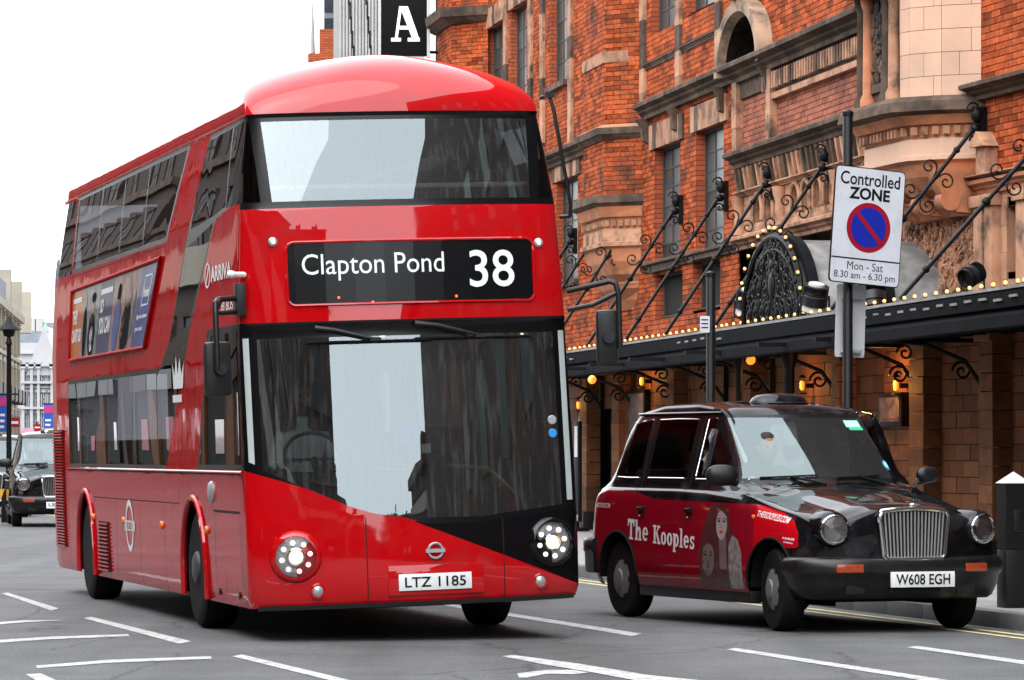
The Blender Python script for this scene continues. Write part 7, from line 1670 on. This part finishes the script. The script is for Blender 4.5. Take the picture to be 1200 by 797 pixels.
    if livery:
        def dec(me, off=.003): return project(me, bvh, 0, off)
        GL = {  # heavy slab serif capitals and lower case drawn as strokes on a 1 unit x height grid: boxes (x0,y0,x1,y1), rings (cx,cy,rx,ry,ix,iy,a0,a1)
            'T': (1.15, [(.42, 0, .72, 1.45), (.0, 1.18, 1.15, 1.45), (.0, .95, .16, 1.2), (.99, .95, 1.15, 1.2), (.25, 0, .9, .16)], []),
            'h': (1.15, [(.12, 0, .42, 1.45), (0, 1.3, .3, 1.45), (0, 0, .5, .15), (.72, 0, 1.0, .62), (.62, 0, 1.12, .15)], [(.66, .6, .34, .38, .08, .2, 0, 180)]),
            'e': (1.0, [(.1, .44, .9, .60)], [(.5, .5, .47, .5, .18, .34, 0, 320)]),
            'K': (1.35, [(.15, 0, .47, 1.42), (0, 0, .62, .16), (0, 1.26, .62, 1.42), (.8, 1.26, 1.3, 1.42), (.85, 0, 1.4, .16)], []),
            'o': (1.0, [], [(.5, .5, .48, .5, .17, .34, 0, 360)]),
            'p': (1.1, [(.1, -.42, .4, 1.0), (0, -.42, .52, -.28), (0, .86, .3, 1.0)], [(.62, .5, .42, .5, .14, .33, 0, 360)]),
            'l': (.6, [(.15, 0, .45, 1.45), (0, 0, .6, .15), (0, 1.3, .3, 1.45)], []),
            's': (.9, [(.08, 0, .2, .32), (.7, .68, .82, 1.0)], [(.45, .72, .36, .28, .1, .12, 20, 265), (.45, .28, .38, .28, .12, .12, -160, 90)])}
        def slab():
            polys = []
            def word(wd, y0, sc_, z0, z1, L_):
                x = 0
                for ch_ in wd:
                    w_, bx, rg = GL[ch_]
                    def Q(a, b): yy = y0-(x+a)*sc_; return (yy, z0+(z1-z0)*((x+a)*sc_/L_)+b*sc_)
                    for a, b, c, d in bx: polys.append(([Q(a, b), Q(c, b), Q(c, d), Q(a, d)], 0))
                    if ch_ == 'K':
                        polys.append(([Q(.40, .62), Q(.62, .78), Q(1.18, 1.36), Q(.90, 1.36)], 0)); polys.append(([Q(.52, .80), Q(.78, .92), Q(1.26, .08), Q(.92, .08)], 0))
                    for cx_, cy_, rx, ry, ix, iy, a0, a1 in rg:
                        n_ = max(6, int((a1-a0)/20))
                        for k in range(n_):
                            a, b = R(a0+(a1-a0)*k/n_), R(a0+(a1-a0)*(k+1)/n_)
                            polys.append(([Q(cx_+rx*math.cos(a), cy_+ry*math.sin(a)), Q(cx_+rx*math.cos(b), cy_+ry*math.sin(b)), Q(cx_+ix*math.cos(b), cy_+iy*math.sin(b)), Q(cx_+ix*math.cos(a), cy_+iy*math.sin(a))], 0))
                    x += w_+.10
            word('The', 3.37, .118, .665, .65, .44); word('Kooples', 2.86, .107, .640, .605, .79)
            P('advert_lettering', dec(flat_mesh('advert_lettering', polys, [MT['white_print']])), None)
        def txt(s, y0, y1, za, zb, h, bold=.02, sh=0):
            m = fit_text(s, abs(y1-y0), h, bold, sh, mat_=MT['white_print']); place_mesh(m, lambda c: Vector(((y0+y1)/2-c.x, za+(zb-za)*(c.x/abs(y1-y0)+.5)+c.y, 0))); P('advert_lettering', dec(m), None)
        slab()
        # slab serifs on the tall letters
        '''        sf = []
        for y, z in ((3.30, .665), (3.30, .805), (3.13, .66), (3.13, .80), (2.79, .628), (2.79, .775), (2.70, .628), (2.68, .775), (2.40, .585), (2.285, .62), (2.285, .77)):
            sf.append(([(y+.055, z-.006), (y-.055, z-.006), (y-.055, z+.012), (y+.055, z+.012)], 0))
        '''
        txt('THEKOOPLES.COM', .96, .48, .915, .865, .048, .012, .2)
        txt('THEKOOPLES.COM', 4.13, 3.76, .945, .94, .04, .008, 0)
        txt('PARIS', .52, .35, .73, .72, .016, .02); txt('LONDON', .50, .37, .70, .69, .012, .02)
        # two plain portraits printed on the front door
        mats = [mat('portrait pale', (.34, .30, .29), rough=.4, noise_=.08, coat=.5), MT['print_black'], mat('portrait grey', (.13, .10, .10), rough=.4, noise_=.25, scale=9, coat=.5), mat('portrait lips', (.4, .03, .04), rough=.4, coat=.5), mat('portrait shirt', (.19, .17, .17), rough=.4, noise_=.5, scale=18, coat=.5), mat('portrait hair', (.06, .018, .02), rough=.4, noise_=.4, scale=20, coat=.5)]
        def ell(y, z, ry, rz, mi, n_=16): return ([(y-ry*math.cos(2*math.pi*k/n_), z+rz*math.sin(2*math.pi*k/n_)) for k in range(n_)], mi)
        back = [([(1.95, .31), (1.98, .60), (1.90, .78), (1.78, .97), (1.55, .985), (1.45, .93), (1.40, .80), (1.22, .66), (1.17, .31)], 5)]
        P('portrait_backing', dec(flat_mesh('portrait', back, mats), .0025), None)
        lay1 = [([(1.42, .31), (1.42, .66), (1.36, .74), (1.26, .70), (1.19, .60), (1.17, .31)], 4), ([(1.58, .46), (1.60, .72), (1.47, .72), (1.45, .46)], 2),
                ell(1.56, .82, .100, .125, 0), ell(1.80, .545, .115, .145, 2), ([(1.48, .80), (1.49, .90), (1.46, .87), (1.455, .80), (1.48, .72), (1.50, .71)], 2), ([(1.90, .50), (1.915, .56), (1.90, .64), (1.86, .66), (1.88, .58), (1.87, .48)], 5)]
        P('portrait_faces', dec(flat_mesh('portrait', lay1, mats), .0035), None)
        lay2 = []
        for (cy, cz, k) in ((1.56, .82, 1), (1.80, .545, 1.1)):
            for s in (-1, 1):
                lay2.append(ell(cy+s*.045*k, cz+.022*k, .022, .009, 1, 10)); lay2.append(([(cy+s*.07*k, cz+.045*k), (cy+s*.025*k, cz+.05*k), (cy+s*.025*k, cz+.042*k), (cy+s*.07*k, cz+.037*k)], 1))
            lay2.append(([(cy+.014, cz-.022), (cy-.014, cz-.022), (cy-.008, cz-.03), (cy+.008, cz-.03)], 5))
        lay2.append(ell(1.56, .757, .032, .012, 3, 12)); lay2.append(ell(1.80, .475, .032, .009, 5, 12))
        lay2.append(([(1.70, .93), (1.66, .95), (1.52, .955), (1.45, .90), (1.44, .80), (1.47, .88), (1.57, .93), (1.66, .90), (1.70, .80), (1.72, .80)], 5))
        lay2.append(([(1.93, .56), (1.92, .66), (1.84, .71), (1.74, .70), (1.67, .62), (1.69, .63), (1.78, .665), (1.88, .64), (1.915, .55)], 5))
        P('portrait_features', dec(flat_mesh('portrait', lay2, mats), .0045), None)
        # windscreen stickers
        def wst(x0, z0, x1, z1, m_, nm):
            me_ = flat_mesh(nm, [([(x0, z0), (x1, z0), (x1, z1), (x0, z1)], 0)], [m_]); P(nm, project(me_, bvh, 1, .004), None)
        wst(.40, 1.60, .56, 1.655, MT['sticker_mint'], 'permit_sticker'); wst(.42, 1.575, .57, 1.60, MT['sticker_green'], 'permit_sticker'); 
        me_ = flat_mesh('disc', [(circle(.62, 1.29, .04, 16), 0)], [MT['sticker_blue']]); P('tax_disc', project(me_, bvh, 1, .004), None)
        me_ = flat_mesh('disc', [(circle(.62, 1.295, .028, 16), 0)], [MT['sticker_mint']]); P('tax_disc', project(me_, bvh, 1, .006), None)
    return root
# fronts on the far side of the road: their face looks at the bus
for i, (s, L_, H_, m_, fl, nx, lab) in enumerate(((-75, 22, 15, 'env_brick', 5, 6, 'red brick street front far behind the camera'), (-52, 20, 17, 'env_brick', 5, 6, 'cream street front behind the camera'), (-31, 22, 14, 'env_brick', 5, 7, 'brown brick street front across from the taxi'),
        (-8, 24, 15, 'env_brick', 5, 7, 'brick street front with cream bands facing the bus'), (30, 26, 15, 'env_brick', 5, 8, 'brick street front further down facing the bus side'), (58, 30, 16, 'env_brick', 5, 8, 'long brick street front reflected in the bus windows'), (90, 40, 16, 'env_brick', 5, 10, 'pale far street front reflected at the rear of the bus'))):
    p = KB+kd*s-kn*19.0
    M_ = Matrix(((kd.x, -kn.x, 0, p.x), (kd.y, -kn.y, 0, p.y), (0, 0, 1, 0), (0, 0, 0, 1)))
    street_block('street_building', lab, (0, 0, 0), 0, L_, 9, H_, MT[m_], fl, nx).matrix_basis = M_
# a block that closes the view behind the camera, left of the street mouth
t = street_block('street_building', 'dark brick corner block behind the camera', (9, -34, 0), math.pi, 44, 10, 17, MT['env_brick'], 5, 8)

for i, (a, b, h, lab) in enumerate(((-63, -52.2, 8.2, 'unseen low dark brick shop added beyond the end of the theatre'), (-78, -63.2, 5.8, 'unseen small brick shop added further along the theatre side'), (-96, -78.2, 4.6, 'unseen single storey brick building added far behind the camera on the theatre side'), (-130, -97, 7.5, 'unseen distant brick block added at the far end of the street behind the camera'))):  # unseen buildings, heights stepped to shape the skyline reflected in the windscreens
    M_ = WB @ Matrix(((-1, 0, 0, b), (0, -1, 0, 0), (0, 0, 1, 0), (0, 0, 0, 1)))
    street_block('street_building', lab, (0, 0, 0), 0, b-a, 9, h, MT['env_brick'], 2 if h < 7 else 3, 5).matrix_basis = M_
t = street_block('street_building', 'unseen lower brick wing added beside the corner block behind the camera', (13.5, -46, 0), math.pi, 8, 10, 11, MT['env_brick'], 3, 3)  # unseen wing, added to step the reflected skyline

for i, (x, y, h, lab) in enumerate(((20.2, -59.5, 12.5, 'tallest unseen narrow brick house added in the far row behind the camera'), (23.3, -58.9, 9.4, 'second unseen narrow brick house added in the far row behind the camera'), (26.4, -58.2, 6.4, 'low unseen narrow brick house added in the far row behind the camera'), (29.4, -57.6, 4.2, 'unseen single storey lock-up added at the end of the far row behind the camera'))):  # unseen houses of falling height, added to slant the skyline in the windscreen reflection
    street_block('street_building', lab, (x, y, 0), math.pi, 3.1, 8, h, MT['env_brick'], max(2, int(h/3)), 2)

# ================================================================== VEHICLES
make_bus()
TY = R(22.6)
fm = Vector((3.09, 29.83, 0))
TMX = T(fm) @ Rz(TY)
make_taxi('black taxi with a red The Kooples advert wrap, driving beside the bus', TMX, True, 'W608 EGH', R(-9))
make_person('taxi driver in dark clothes behind the open front window', TMX @ T((-.36, 1.86, .62)), MT['coat_dark'], MT['hair'], hands_fwd=True)
make_person('taxi passenger on the rear seat, dim behind the rear side windows', TMX @ T((-.30, 3.25, .66)), MT['coat_dark'], MT['hair'], hands_fwd=False)
plain = make_taxi('plain black taxi half hidden behind the rear of the bus, far left', T((-8.55, 73.0, 0)) @ Rz(R(9)), False, 'LS13 KJE', 0, sign=True, group='taxis without the red advert')
pk = copy_tree(plain); pk.matrix_basis = T((2.15, 41.3, .125)) @ Rz(R(194)) @ Matrix.Scale(.95, 4); pk['label'] = 'black taxi parked at the kerb behind the advert taxi, only its dark cabin showing'
for ch in list(pk.children):
    if ch.name.startswith('number_plate'): pass
yl = copy_tree(plain); yl.matrix_basis = T((-11.35, 84.0, 0)) @ Rz(R(6)); yl['label'] = 'taxi with yellow and blue side advert cut off by the left edge'
for s in (-1, 1):
    mb = MB(); mb.box((s*.905-.008, .98, .35), (s*.905+.008, 3.2, 1.0)); part('side_advert', mb, mat('yellow advert', (.6, .33, .03), rough=.3, noise_=.1, coat=.5), yl)
    mb = MB(); mb.box((s*.905-.012, 1.3, .5), (s*.905+.012, 2.9, .72)); part('advert_band', mb, mat('blue advert', (.04, .08, .3), rough=.3, coat=.5), yl)
mb = MB(); mb.box((-.75, -.07, .42), (.75, -.04, .62)); part('front_advert', mb, mat('yellow advert', (.6, .33, .03), rough=.3, noise_=.1, coat=.5), yl)
